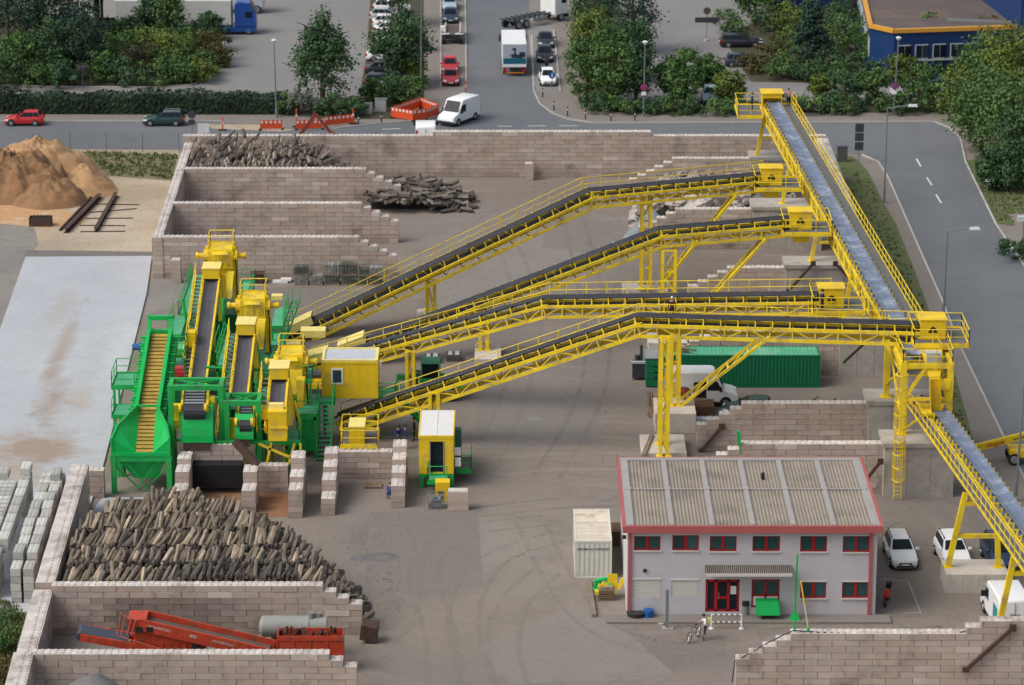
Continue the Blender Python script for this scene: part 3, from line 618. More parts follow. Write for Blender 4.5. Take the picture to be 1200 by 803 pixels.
for (Y,zt,zb) in ((298.9,7.5,3.9),(280.6,7.45,4.),(261.8,7.5,4.),(244.2,7.6,4.)):
    xc=a.x+(e.x-a.x)*(a.y-Y)/80.; b=MB()
    for s in (-1,1): b.beam((xc+.1+s*1.35,Y,zb),(xc+.1+s*.75,Y,zt),.3,.3,up=(0,1,0)); b.box(xc+.1+s*1.35-.3,xc+.1+s*1.35+.3,Y-.3,Y+.3,zb,zb+.05)
    b.beam((xc-1.0,Y,zb+(zt-zb)*.45),(xc+1.2,Y,zb+(zt-zb)*.45),.22,.22); b.beam((xc-.9,Y,zt-.1),(xc+1.1,Y,zt-.1),.25,.25)
    b.build('support_trestle',YEL,C5)
# ---- corner tower
CTl=thing('transfer_tower','yellow corner tower on the tall concrete plinth with slanting chute and ladder','tower',(28.6,217,3.95))
b=MB(); xl0,xl1,xr=26.95,27.4,30.25
for (x,y,z) in ((27.05,217.2,3.95),(30.3,217.2,3.95),(26.9,225.6,3.95),(30.5,225.6,3.95)): b.beam((x,y,z),(x,y,9.2),.42,.34,up=(0,1,0)); b.box(x-.4,x+.4,y-.4,y+.4,z,z+.06)
for z in (8.9,): 
    b.beam((26.8,217.2,z),(30.5,217.2,z),.3,.3); b.beam((26.7,225.6,z),(30.7,225.6,z),.3,.3); b.beam((27.0,217,z),(26.85,225.8,z),.3,.4); b.beam((30.3,217,z),(30.5,225.8,z),.3,.4)
b.beam((27.2,217.2,4.3),(30.1,217.2,6.5),.12,.12); b.beam((30.1,217.2,4.3),(27.2,217.2,6.5),.12,.12); b.beam((27.0,217.2,6.5),(30.3,217.2,6.5),.2,.2); b.beam((27.0,217.4,5.),(26.9,225.4,8.6),.14); b.beam((27.0,217.4,8.6),(26.9,225.4,5.),.14); b.beam((30.3,217.4,5.),(30.5,225.4,8.6),.14); b.beam((30.3,217.4,8.6),(30.5,225.4,5.),.14); b.beam((27.2,217.2,6.6),(28.6,217.2,8.8),.22,.22); b.beam((30.2,217.2,6.6),(29.2,217.2,8.8),.22,.22); b.beam((29.3,217.2,7.6),(30.3,217.2,7.6),.5,.7)
b.build('tower_frame',YEL,CTl)
b=MB(); rails(b,[(26.85,225.6,9.05),(27.0,217.1,9.05),(30.4,217.1,9.05),(30.6,225.6,9.05)]); b.build('tower_rail',YEL,CTl)
b=MB(); b.hexa([(28.75,216.9,8.2),(29.55,216.9,8.2),(29.55,218.,8.2),(28.75,218.,8.2),(28.45,217.6,9.4),(29.85,217.6,9.4),(29.85,221.,9.4),(28.45,221.,9.4)]); b.obox((28.75,216.5,8.2),Vector((.2,.4,-2.5)),Vector((.72,0,0)),Vector((0,.06,.06))); 
for x in (28.75,29.43): b.obox((x,216.5,8.2),Vector((.2,.4,-2.5)),Vector((.05,0,0)),Vector((0,-.35,.1)))
b.box(28.3,30.2,216.2,218.6,5.55,5.75); b.build('chute',YELP,CTl)
b=MB(); b.cbox(PY(1094,418,217.6),Vector((1.,0,0)),Vector((0,.7,0)),Vector((0,0,.7))); b.build('drive_motor',mat('light motor',(.45,.47,.47),.5),CTl)
b=MB()                                            # caged ladder down the plinth
for x in (26.35,26.85): b.beam((x,214.6,.1),(x,214.6,9.8),.08,.08)
for i in range(32): b.beam((26.35,214.6,.4+i*.29),(26.85,214.6,.4+i*.29),.04,.04)
b.build('ladder',YEL,CTl)
b=MB()
for i in range(9):
    z=1.6+i*.95; r=[Vector((26.6+.42*cos(q),214.5-.42+.42*sin(q)-.1,z)) for q in [pi*k/6 for k in range(-7,2)]]
    r=[Vector((26.6+.42*sin(q),214.45-.42*cos(q)*1.6,z)) for q in [pi*(k-4)/8 for k in range(9)]]
    for p,q in zip(r,r[1:]): b.beam(p,q,.05,.08)
for k in range(9):
    q=pi*(k-4)/8; x,y=26.6+.42*sin(q),214.45-.42*cos(q)*1.6; b.beam((x,y,1.6),(x,y,9.2),.04,.02)
b.build('ladder_cage',YEL,CTl)
# ---- outgoing conveyor lower right
a=Vector((29.45,221.5,5.4)); e=Vector((31.25,178.,9.2))
C6=conveyor('belt_conveyor','outgoing conveyor with a pale sheen painted belt leaving the yard at the right edge',[a,e],bw=1.1,tw=1.5,th=1.0,beltm=BELTB,walk=-1,rail=-1)
def trestle(t,Y,xb0,xb1,xt0,xt1,zb,zt):
    b=MB(); b.beam((xb0,Y,zb),(xt0,Y,zt),.34,.3,up=(0,1,0)); b.beam((xb1,Y,zb),(xt1,Y,zt),.34,.3,up=(0,1,0))
    for f in (.42,.86): b.beam((xb0+(xt0-xb0)*f,Y,zb+(zt-zb)*f),(xb1+(xt1-xb1)*f,Y,zb+(zt-zb)*f),.26,.26)
    for x in (xb0,xb1): b.box(x-.3,x+.3,Y-.3,Y+.3,zb,zb+.06)
    b.build('support_trestle',YEL,t)
trestle(C6,198.4,28.0,31.25,28.95,30.9,1.27,6.3); trestle(C6,184.,28.7,32.6,29.9,31.8,0.,7.4)
b=MB(); Yf=197.; z=1.27; Yb=P(600,655.5,z).y; b.box(XP(1109,Yf,z),XP(1182,Yf,z),Yf,Yb,0,z); 
for i in range(1,4): xx=XP(1109,Yf,z)+i*1.05; b.box(xx-.015,xx+.015,Yf-.004,Yf+.02,.02,z-.1,0,.7)
tag(b.build('concrete_pad',CONCL),'big pale concrete pad between the parked cars under a yellow trestle','concrete pad')
# ================================================================== office
OY=193.0; ox0=XP(735,OY,3); ox1=XP(1027,OY,3); OD=12.6; EZ=5.85
LIL=mat('lilac grey cladding',(.50,.475,.50),.55,noise=.06,nscale=.4,stain=((.40,.375,.38),.45,.52,.8)); OWHITE=mat('pale cladding',(.60,.60,.60),.55,noise=.05)
PINKR=mat('faded red fascia',(.40,.10,.095),.5,noise=.1,nscale=.6); REDF=mat('red window frame',(.36,.01,.014),.35)
ROOFM=mat('weathered roof sheeting',(.285,.245,.20),.8,noise=.12,nscale=.5,stain=((.17,.145,.12),.35,.5,.75)); ROOFL=mat('roof joint cover',(.34,.325,.305),.6,noise=.1)
SHUT=mat('roller shutter',(.58,.555,.50),.6)
off=thing('office_building','two storey lilac office building with red trim and a ribbed flat roof','building',((ox0+ox1)/2,OY,0))
b=MB(); W=ox1-ox0
# front wall built round its openings
upw=[(743,774,628,645),(788,819,627,645),(832,863,628,646),(882,914,628,646),(938,969,628,646.5),(988,1019,628,647)]
loww=[(742,774,679,700),(787,818,680,699),(938,968,682,701),(987,1018,682,701)]
door=(827,866,679,717); wind=(881,913,679,712)
def rect(px): x0,x1,y0,y1=px; a=PY(x0,y0,OY); c=PY(x1,y1,OY); return a.x,c.x,c.z,a.z
ops=[rect(p) for p in upw+loww+[door,wind]]
xs=sorted(set([ox0,ox1]+[v for r in ops for v in r[:2]])); 
for xa,xb in zip(xs,xs[1:]):
    mid=(xa+xb)/2; cut=sorted([(r[2],r[3]) for r in ops if r[0]<mid<r[1]]); z=0.
    for lo,hi in cut+[(EZ,EZ)]:
        if lo-z>.01: b.box(xa,xb,OY,OY+.25,z,lo)
        z=hi
b.box(ox0,ox1,OY+OD-.25,OY+OD,0,EZ,1); b.box(ox0,ox0+.25,OY+.25,OY+OD-.25,0,EZ,1); b.box(ox1-.25,ox1,OY+.25,OY+OD-.25,0,EZ,1)
n=int(W/1.0)
b.box(ox0+.3,ox1-.3,OY+1.8,OY+2.,0,EZ,2)
b.build('wall',[LIL,OWHITE,BLK],off)
for px in upw+loww:
    x0,x1,z0,z1=rect(px); shut=px in loww[:2]
    f=MB(); Y=OY-.03
    if shut:
        f.box(x0,x1,OY+.06,OY+.12,z0,z1)
        for i in range(8): f.box(x0+.03,x1-.03,OY+.03,OY+.07,z0+(z1-z0)*i/8+.02,z0+(z1-z0)*(i+1)/8,0,R.uniform(.96,1.02))
        f.box(x0-.04,x1+.04,OY-.05,OY+.05,z1,z1+.08); f.build('roller_shutter',SHUT,off); continue
    t=.08
    f.box(x0,x1,OY+.04,OY+.14,z0,z0+t); f.box(x0,x1,OY+.04,OY+.14,z1-t*.8,z1); f.box(x0,x0+t,OY+.04,OY+.14,z0+t,z1-t); f.box(x1-t,x1,OY+.04,OY+.14,z0+t,z1-t); xm=(x0+x1)/2; f.box(xm-.085,xm+.085,OY+.035,OY+.14,z0+t,z1-t)
    w_=f.build('window',REDF,off)
    g=MB(); g.box(x0+t,xm-.085,OY+.1,OY+.12,z0+t,z1-t*.8,0,R.uniform(.6,1.3)); g.box(xm+.085,x1-t,OY+.1,OY+.12,z0+t,z1-t*.8,0,R.uniform(.6,1.3)); g.build('pane',GLASSB,w_)
    s=MB(); s.box(x0-.06,x1+.06,OY-.1,OY+.03,z0-.07,z0); s.build('sill',SHUT,w_); s=MB(); s.box(x0,x1,OY-.04,OY+.04,z1,z1+.07); s.build('shutter_box',SHUT,w_)
# entrance
x0,x1,z0,z1=rect(door); f=MB()
for (a,c,zz0,zz1) in ((x0,x1,z1-.16,z1),(x0,x1,z0,z0+.14),(x0,x0+.14,z0,z1),(x1-.14,x1,z0,z1),(x0+.56,x0+.76,z0,z1),(x1-.78,x1-.6,z0,z1),(x0+.76,x1-.78,z0+.85,z0+1.0)): f.box(a,c,OY+.03,OY+.16,zz0,zz1)
d_=f.build('door',REDF,off); g=MB(); g.box(x0+.1,x1-.1,OY+.09,OY+.11,z0+.1,z1-.1); g.build('pane',GLASS,d_)
f=MB(); f.box(x1-.56,x1-.2,OY+.07,OY+.085,z0+1.15,z0+1.7); f.build('notice',WHITE,d_); f=MB(); f.tube((x0+.84,OY-.02,z0+.9),(x0+.84,OY-.02,z0+1.3),.02); f.build('handle',STEEL,d_)
x0,x1,z0,z1=rect(wind); f=MB()
for (a,c,zz0,zz1) in ((x0,x1,z1-.1,z1),(x0,x1,z0,z0+.1),(x0,x0+.1,z0,z1),(x1-.1,x1,z0,z1),((x0+x1)/2-.06,(x0+x1)/2+.06,z0,z1),(x0,x1,z0+.75,z0+.87)): f.box(a,c,OY+.03,OY+.16,zz0,zz1)
w_=f.build('shop_window',REDF,off); g=MB(); g.box(x0+.1,x1-.1,OY+.09,OY+.11,z0+.87,z1-.1); g.build('pane',GLASSB,w_); g=MB(); g.box(x0+.1,x1-.1,OY+.08,OY+.1,z0+.1,z0+.75); g.build('white_panel',WHITE,w_)
# canopy
x0=XP(827,OY-1.,3); x1=XP(928,OY-1,3); z=PY(876,673,OY-1.1).z; c=MB(); c.hexa([(x0,OY-1.1,z-.12),(x1,OY-1.1,z-.12),(x1,OY-.01,z+.06),(x0,OY-.01,z+.06),(x0,OY-1.1,z),(x1,OY-1.1,z),(x1,OY-.01,z+.18),(x0,OY-.01,z+.18)],1)
for i in range(44): xx=x0+.06+(x1-x0-.12)*i/43; c.beam((xx,OY-1.08,z+.02),(xx,OY-.02,z+.2),.05,.04,0)
c.box(x0-.02,x1+.02,OY-1.16,OY-1.11,z-.14,z+.05,2); c.build('canopy',[ROOFM,BLK,SHUT],off)
# roof
r=MB(); hz=.36; x0,x1=ox0-.32,ox1+.32; y0,y1=OY-.45,OY+OD+.2; zr=EZ+.22
r.box(x0+.2,x1-.2,y0+.2,y1-.2,EZ,zr)
nb=6; bw=(x1-x0-1.1)/nb
for i in range(nb):
    xa=x0+.55+bw*i+.16; xb=xa+bw-.32
    k=int((xb-xa)/.22)
    for j in range(k): xx=xa+(xb-xa)*j/k; r.hexa([(xx,y0+.5,zr),(xx+.16,y0+.5,zr),(xx+.16,y1-.5,zr),(xx,y1-.5,zr),(xx+.05,y0+.5,zr+.05),(xx+.11,y0+.5,zr+.05),(xx+.11,y1-.5,zr+.05),(xx+.05,y1-.5,zr+.05)],0,R.uniform(.96,1.04))
ro=r.build('roof',ROOFM,off)
r=MB()
for i in range(nb+1): xx=x0+.55+bw*i; r.box(xx-.16,xx+.16,y0+.35,y1-.35,zr+.0,zr+.12)
ym=(y0+y1)/2+.4; r.box(x0+.6,x1-.6,ym-.09,ym+.09,zr+.075,zr+.10); r.box(x0+.2,x1-.2,y1-.62,y1-.2,zr,zr+.14); r.box(x0+.2,x0+.62,y0+.3,y1-.6,zr+.005,zr+.1); r.box(x1-.62,x1-.2,y0+.3,y1-.6,zr+.005,zr+.1)
for i in range(nb+1): xx=x0+.55+bw*i; r.box(xx-.22,xx+.22,ym-.2,ym+.2,zr+.121,zr+.16)
r.build('joint_cover',ROOFL,ro)
r=MB(); r.box(x0+.55+bw*3.45,x0+.55+bw*3.52,ym+2.,ym+2.1,zr+.05,zr+.4); r.tube((x0+.55+bw*3.5,ym+2.,zr),(x0+.55+bw*3.5,ym+2,zr+.5),.1); r.build('roof_vent',BLK,ro)
r=MB(); r.box(x0,x1,y0,y0+.2,EZ-.12,EZ+.34); r.box(x0,x0+.2,y0+.2,y1,EZ-.1,EZ+.34); r.box(x1-.2,x1,y0+.2,y1,EZ-.1,EZ+.34); r.box(x0+.2,x1-.2,y1-.2,y1,EZ-.1,EZ+.34); r.build('fascia',PINKR,off)
for x,m_ in ((ox0+.14,PINKR),(ox1-.4,PINKR)):
    r=MB(); r.box(x-.09,x+.09,OY-.13,OY-.005,0,EZ-.1); r.build('downpipe',m_,off)
r=MB(); r.box(ox0+1.0,ox0+1.2,OY-.12,OY-.005,3.0,3.2); r.box(ox0-.3,ox0-.06,OY+.6,OY+.8,EZ-.9,EZ-.7); r.build('outdoor_lamp',BLK,off)
b=MB(); b.box(ox0-1.3,ox1+.9,OY-1.3,OY-.02,0,.14); b.build('office_pavement',PAVEM,kind='structure')
# fix name: a plinth strip of paving in front of the office
# ================================================================== containers
def corrugated(b,p0,d,L,n,H,z0,pitch=.28,depth=.045,m=0):
    k=int(L/pitch)
    for i in range(k):
        u=L*i/k; w=L/k
        b.obox(p0+d*(u+.02)+Vector((0,0,z0)),d*(w*.5),n*depth,Vector((0,0,H)),m)
def container(label,x,y,L,W,H,col,along='x',text=None,roofm=None):
    t=thing('shipping_container',label,'container',(x,y,0)); X=Vector((1,0,0)); Y=Vector((0,1,0)); b=MB(); lx,ly=(L,W) if along=='x' else (W,L)
    b.box(x+.06,x+lx-.06,y+.06,y+ly-.06,.14,H-.1)
    corrugated(b,Vector((x+.1,y+.06,0)),X,lx-.2,-Y,H-.42,.24); corrugated(b,Vector((x+.06,y+.1,0)),Y,ly-.2,-X,H-.42,.24); corrugated(b,Vector((x+lx-.06,y+.1,0)),Y,ly-.2,X,H-.42,.24)
    b.build('container_body',col,t)
    r=MB(); r.box(x+.05,x+lx-.05,y+.05,y+ly-.05,H-.099,H-.04)
    if along=='x':
        k=int(lx/.3)
        for i in range(k): r.box(x+.1+(lx-.2)*i/k,x+.1+(lx-.2)*(i+.5)/k,y+.1,y+ly-.1,H-.05,H-.005,0,R.uniform(.9,1.05))
    else:
        k=int(ly/.32)
        for i in range(k): r.box(x+.1,x+lx-.1,y+.1+(ly-.2)*i/k,y+.1+(ly-.2)*(i+.55)/k,H-.05,H-.005,0,R.uniform(.85,1.08))
    r.build('container_roof',roofm or col,t)
    f=MB(); e=.13
    for xx in (x,x+lx-e):
        for yy in (y,y+ly-e): f.box(xx,xx+e,yy,yy+e,.02,H)
    for zz in (.0,H-e): 
        for yy in (y,y+ly-e): f.box(x+e,x+lx-e,yy,yy+e,zz+.01,zz+e)
        for xx in (x,x+lx-e): f.box(xx,xx+e,y+e,y+ly-e,zz+.01,zz+e)
    f.build('corner_frame',col,t)
    return t
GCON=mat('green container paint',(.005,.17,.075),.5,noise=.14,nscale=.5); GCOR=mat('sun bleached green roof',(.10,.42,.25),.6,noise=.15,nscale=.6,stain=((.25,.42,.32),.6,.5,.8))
WCON=mat('cream container paint',(.60,.585,.53),.55,noise=.08,nscale=.8,stain=((.42,.33,.22),1.3,.62,.8)); WCOR=mat('cream container roof',(.66,.60,.50),.65,noise=.14,nscale=.8,stain=((.36,.26,.16),.9,.55,.75))
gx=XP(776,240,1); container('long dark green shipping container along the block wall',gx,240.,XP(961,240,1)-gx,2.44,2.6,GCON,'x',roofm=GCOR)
gx=XP(757,240,1); gt=thing('tool_cabinet','dark green cabinet with grey top at the left end of the long container','cabinet',(gx,240.1,0))
b=MB(); w=XP(773.5,240,1)-gx; b.box(gx,gx+w,240.1,242.3,0.05,2.3); 
for i in range(4): b.box(gx+.06,gx+w-.06,240.04,240.1,.15+i*.52,.6+i*.52)
b.build('cabinet_body',GCON,gt); b=MB(); b.box(gx-.03,gx+w+.03,240.03,242.4,2.3,2.36); b.build('cabinet_top',mat('grey sheet',(.26,.27,.28),.6,noise=.2),gt)
b=MB()
for k in range(3):
    for j in range(3): b.box(gx+w*.6+.0,gx+w*.6+.36,240.02,240.036,.75+k*.45,.83+k*.45)
b.build('cabinet_label',WHITE,gt)
cx=XP(673.5,199.6,1); ct=container('cream shipping container with dark lettering beside the office',cx,199.6,6.06,XP(717,199.6,1)-cx,2.6,WCON,'y',roofm=WCOR)
b=MB(); cw=XP(717,199.6,1)-cx
lettering(b,'BERGEMANN HANDELSGES',.165,(cx+cw/2,199.585,2.02),(1,0,0),(0,0,1)); b.build('lettering',mat('dark blue lettering',(.03,.035,.07),.6),ct)
# ================================================================== washing and screening plant
def pbox(b,px0,px1,pyt,pyb,Y,dep,m=0,t=1.):
    """box whose front face (at distance Y) covers these photo pixels"""
    pc=(pyt+pyb)/2; a=PY(px0,pc,Y); c=PY(px1,pc,Y); zt=PY(600,pyt,Y).z; zb=PY(600,pyb,Y).z
    b.box(a.x,c.x,Y,Y+dep,zb,zt,m,t); return a.x,c.x,zb,zt
def panels(b,x0,x1,y,z0,z1,n,m=0):        # raised ribs on a front face
    for i in range(n+1):
        x=x0+(x1-x0)*i/n; b.box(x-.05,x+.05,y-.06,y-.002,z0,z1,m)
# ---- apron feeder with hopper
F=thing('feed_hopper','bright green feed hopper with a steep yellow slatted feeder behind it','hopper',(-24.6,216,0))
xl,xr=XP(130,216,2),XP(201,216,2); b=MB()
for x in (xl+.18,xr-.18):
    for y in (216.1,219.6): b.beam((x,y,0),(x,y,2.75),.36,.36,up=(0,1,0))
b.box(xl-.05,xr+.05,215.95,216.35,2.35,2.75); b.box(xl,xl+.3,216.35,219.8,2.4,2.75); b.box(xr-.3,xr,216.35,219.8,2.4,2.75)
b.beam((xl+.3,216.2,1.9),(xl+1.9,216.6,.1),.1); b.beam((xr-.3,216.2,1.9),(xr-1.9,216.6,.1),.1)
b.beam((xl+1.6,216.2,.1),(xr-1.2,216.2,2.1),.08); b.beam((xr-1.6,216.2,.1),(xl+1.2,216.2,2.1),.08); b.build('hopper_frame',GRN,F)
sl,sr=XP(159,216,3),XP(179,216,3); x0,x1=xl+.1,xr-.1; yb=220.3; bl,br=XP(163,yb,4.4),XP(182,yb,4.4)
def plate(b,pts,th=.06,m=0,t=1.):
    p=[Vector(q) for q in pts]; n=(p[1]-p[0]).cross(p[2]-p[0]).normalized()*th; b.extr(p,n,m,t)
h=MB()
lt=[(x0,216,2.8),(x0,216,4.0),(x0+.3,217.3,4.55),(bl-.15,yb,5.0),(bl,yb,4.4),(sl,216.1,2.95)]
plate(h,[lt[0],lt[1],lt[5]]); plate(h,[lt[1],lt[2],lt[5]]); plate(h,[lt[2],lt[3],lt[4]]); plate(h,[lt[2],lt[4],lt[5]])
rt=[(x1,216,2.8),(x1,216,4.0),(x1-.3,217.3,4.55),(br+.15,yb,5.0),(br,yb,4.4),(sr,216.1,2.95)]
plate(h,[rt[0],rt[5],rt[1]]); plate(h,[rt[1],rt[5],rt[2]]); plate(h,[rt[2],rt[4],rt[3]]); plate(h,[rt[2],rt[5],rt[4]])
h.box(x0-.06,x1+.06,215.9,216.05,2.74,3.0)
for (a,c) in ((lt[1],lt[2]),(lt[2],lt[3]),(rt[1],rt[2]),(rt[2],rt[3]),(lt[0],lt[1]),(rt[0],rt[1]),(lt[3],rt[3])): h.beam(a,c,.14,.14)
h.hexa([(sl-.2,216.6,.9),(sr+.2,216.6,.9),(sr+.2,219.,.9),(sl-.2,219.,.9),(x0+.3,216.4,2.34),(x1-.3,216.4,2.34),(x1-.3,219.8,2.34),(x0+.3,219.8,2.34)])
h.build('hopper_trough',GRNL,F)
s=MB(); A=Vector(((sl+sr)/2,216.15,2.92)); B=Vector(((bl+br)/2,yb,4.35)); E=Vector((XP(187,229,7.5),229.3,7.55)); SL=mat('yellow slats',(.42,.27,.05),.6,noise=.3,nscale=1.5)
for p,q,w in ((A,B,1.25),(B,E,1.2)):
    d=(q-p); N=int(d.length/.42)
    for i in range(N):
        c=p+d*((i+.5)/N); s.cbox(c,Vector((w,0,0)),d.normalized()*.30,Vector((0,-d.normalized().z,d.normalized().y))*.09,0,R.uniform(.85,1.15)); s.cbox(c+d*(.5/N)-Vector((0,0,.1)),Vector((w,0,0)),d.normalized()*.25,Vector((0,0,.05)),1)
s.build('feeder_slats',[SL,RUST],F)
s=MB(); d=E-B; k=Vector((0,-d.normalized().z,d.normalized().y))
for sx in (-1,1):
    o=Vector((sx*.78,0,0)); s.obox(B+o-k*.55-Vector((.13,0,0)),d,Vector((.26,0,0)),k*1.0)
    for i in range(9):
        c=B+d*((i+.5)/9)+o+Vector((sx*.3,0,0)); s.cbox(c+k*.1,Vector((.5,0,0)),d.normalized()*.12,k*.12)
        s.cbox(c-k*.6,Vector((.35,0,0)),d.normalized()*.9,k*.9,1)
    s.beam(E+o+Vector((0,0,-.4)),E+o+Vector((0,.6,1.0)),.3,.3,up=(0,1,0)); s.beam(E+o-k*.5,E+o-Vector((0,0,7.4)),.22,.22,up=(0,1,0)); c=B+d*.45+o; s.beam(c-k*.5,(c.x,c.y,0),.22,.22,up=(0,1,0))
s.beam(E+Vector((-.9,.6,1.05)),E+Vector((.9,.6,1.05)),.32,.32); s.box(E.x-.7,E.x+.7,E.y+.1,E.y+.5,E.z-.9,E.z+.25,1)
s.build('feeder_frame',[GRNL,GRN],F)
s=MB(); s.tube((E.x-1.5,E.y-.3,E.z-.9),(E.x-.9,E.y-.3,E.z-.9),.38,.38,10); s.tube((E.x-2.0,E.y-.3,E.z-.9),(E.x-1.5,E.y-.3,E.z-.9),.25,.25,8); s.build('drive_motor',mat('blue motor',(.03,.12,.3),.5),F)
x0=XP(134,226,5); x1=XP(161,226,5)
platform(F,x0,x1,224.4,227.6,5.1,'lfb',GRN,GRN,GRND)
platform(F,x0+.3,x1,221.5,224.,3.9,'l',GRN,GRN,GRND)
for (x,y,z) in ((x0+.15,224.5,5.),(x0+.15,227.4,5.),(x0+.45,221.6,3.8),(x1-.2,221.6,3.8)): b=MB(); b.beam((x,y,0),(x,y,z),.16,.16,up=(0,1,0)); b.build('platform_leg',GRN,F)
b=MB(); b.beam((x0+.45,221.6,3.7),(x1-.3,219.6,.1),.14); b.build('brace',GRN,F)
# ---- three screening units
def deck(t,px0,px1,pyb,pyt,z,rail='',body=True):
    Yf=P(600,pyb,z).y; Yb=P(600,pyt,z).y; x0,x1=XP(px0,Yf,z),XP(px1,Yf,z); b=MB(); b.box(x0,x1,Yf,Yb,z-.12,z); b.build('deck',GRND,t)
    b=MB(); b.box(x0+.05,x1-.05,Yf+.12,Yb-.1,.5,z-.12); panels(b,x0+.1,x1-.1,Yf+.12,.5,z-.1,2)
    for x in (x0+.12,x1-.12):
        for y in (Yf+.05,Yb-.15): b.box(x-.09,x+.09,y-.09,y+.09,0,z-.12)
    b.box(x0-.02,x1+.02,Yf-.04,Yf+.1,z-.35,z+.02); b.build('tank',GRN,t)
    if rail:
        b=MB()
        if 'f' in rail: rails(b,[(x0,Yf,z),(x1,Yf,z)],r=.028)
        if 'l' in rail: rails(b,[(x0,Yf,z),(x0,Yb,z)],r=.028)
        if 'r' in rail: rails(b,[(x1,Yf,z),(x1,Yb,z)],r=.028)
        if 'b' in rail: rails(b,[(x0,Yb,z),(x1,Yb,z)],r=.028)
        b.build('deck_rail',GRN,t)
    return x0,x1,Yf,Yb
def unit(label,X,Yt,zt,Yb,zb,Hx,HY,Hz,Hw,legz):
    t=thing('screening_unit',label,'screening plant',(Hx,HY,0)); Z=Vector((0,0,1))
    # screen housing on its tower
    b=MB(); x0,x1=Hx-Hw/2,Hx+Hw/2
    b.box(x0,x1,HY,HY+2.2,Hz-1.5,Hz); b.hexa([(x0+.2,HY+.3,Hz-3.4),(x1-.2,HY+.3,Hz-3.4),(x1-.2,HY+1.8,Hz-3.4),(x0+.2,HY+1.8,Hz-3.4),(x0,HY,Hz-1.5),(x1,HY,Hz-1.5),(x1,HY+2.2,Hz-1.5),(x0,HY+2.2,Hz-1.5)])
    b.box(x0-.04,x1+.04,HY-.05,HY-.002,Hz-.55,Hz-.12); b.box(x0-.04,x1+.04,HY-.05,HY-.002,Hz-1.55,Hz-1.4); panels(b,x0+.05,x1-.05,HY,Hz-1.4,Hz-.6,2)
    b.hexa([(x0+.3,HY-.28,Hz-.35),(x1-.3,HY-.28,Hz-.35),(x1-.3,HY-.05,Hz-.35),(x0+.3,HY-.05,Hz-.35),(x0+.4,HY-.15,Hz-.15),(x1-.4,HY-.15,Hz-.15),(x1-.4,HY-.05,Hz-.15),(x0+.4,HY-.05,Hz-.15)]); b.build('screen_housing',YEL,t)
    zz=Hz-.62
    for s in (-1,1):
        b=MB(); xx=Hx+s*Hw/2; b.tube((xx+s*.03,HY+.5,zz),(xx+s*.36,HY+.5,zz),.52,.52,14); b.tube((xx+s*.36,HY+.5,zz),(xx+s*.8,HY+.5,zz),.2,.2,10); b.tube((xx+s*.8,HY+.5,zz),(xx+s*1.0,HY+.5,zz),.27,.24,10); b.build('vibration_drive',YELP,t)
    b=MB()
    for x in (x0-.1,x1+.1):
        for y in (HY+.4,HY+2.1): b.beam((x,y,0),(x,y,Hz+.15 if y<HY+1 else Hz-.2),.28,.26,up=(0,1,0))
        b.beam((x,HY+.4,Hz-2.2),(x,HY+2.1,Hz-.4),.14)
        b.box(x-.12,x+.12,HY+.2,HY+.75,Hz-4.,Hz-.2)
    b.hexa([(Hx+.1,HY-.6,legz),(Hx+.75,HY-.6,legz),(Hx+.75,HY-.2,legz),(Hx+.1,HY-.2,legz),(Hx-.1,HY-.2,legz+1.7),(Hx+.85,HY-.2,legz+1.7),(Hx+.85,HY+.2,legz+1.7),(Hx-.1,HY+.2,legz+1.7)])
    b.build('unit_frame',YEL,t)
    b=MB(); rails(b,[(x0,HY+.1,Hz),(x0,HY+2.1,Hz),(x1,HY+2.1,Hz),(x1,HY+.1,Hz)],h=1.0,r=.045); b.build('top_rail',YEL,t)
    b=MB()
    for i in range(5): x=x0+.12+(x1-x0-.24)*i/4; b.tube((x,HY-.055,Hz-.33),(x,HY-.08,Hz-.33),.05,.05,6); b.tube((x,HY-.055,Hz-1.47),(x,HY-.08,Hz-1.47),.05,.05,6)
    b.box(Hx-.45,Hx+.1,HY-.07,HY-.005,Hz-1.3,Hz-.85); b.box(x1-.5,x1-.15,HY-.06,HY-.005,Hz-1.25,Hz-.75)
    for z in (Hz-2.2,Hz-2.9): b.box(x0+.1,x1-.1,HY+.02,HY+.08,z,z+.1)
    b.build('bolted_hatch',mat('dusty yellow steel',(.60,.42,.05),.7,noise=.35,nscale=3),t)
    b=MB(); b.path([Vector(p_) for p_ in ((x1+.2,HY+.1,Hz-.6),(x1+.3,HY-.1,Hz-1.6),(x1+.25,HY+.2,Hz-2.8),(x1+.3,HY+.3,legz-1.))],.05,6); b.build('hose',BLK,t); b=MB(); b.path([Vector(p_) for p_ in ((x0-.2,HY+.1,Hz-.7),(x0-.35,HY-.05,Hz-1.9),(x0-.25,HY+.2,Hz-3.2))],.045,6); b.build('hose',BLK,t)
    # inclined belt with stair walkway along its left side
    p=Vector((X,Yb,zb)); q=Vector((X,Yt,zt)); d=q-p; dn=d.normalized(); k=Vector((0,-dn.z,dn.y)); xw=.52
    b=MB()
    for s in (-1,1): b.obox(p+Vector((s*(xw+.08)-.07,0,0))-k*.35,d,Vector((.14,0,0)),k*.5)
    N=int(d.length/1.3)
    for i in range(N+1):
        c=p+d*(i/N)
        for s in (-1,1): b.beam(c+Vector((s*(xw+.16),0,0))-k*.2,c+Vector((s*(xw+.16),0,0))+k*.35,.09,.09)
        b.beam(c-Vector((xw,0,0))-k*.25,c+Vector((xw,0,0))-k*.25,.09,.09)
    for s in (-1,1): b.beam(p+Vector((s*(xw+.16),0,0))+k*.36,q+Vector((s*(xw+.16),0,0))+k*.36,.07,.07)
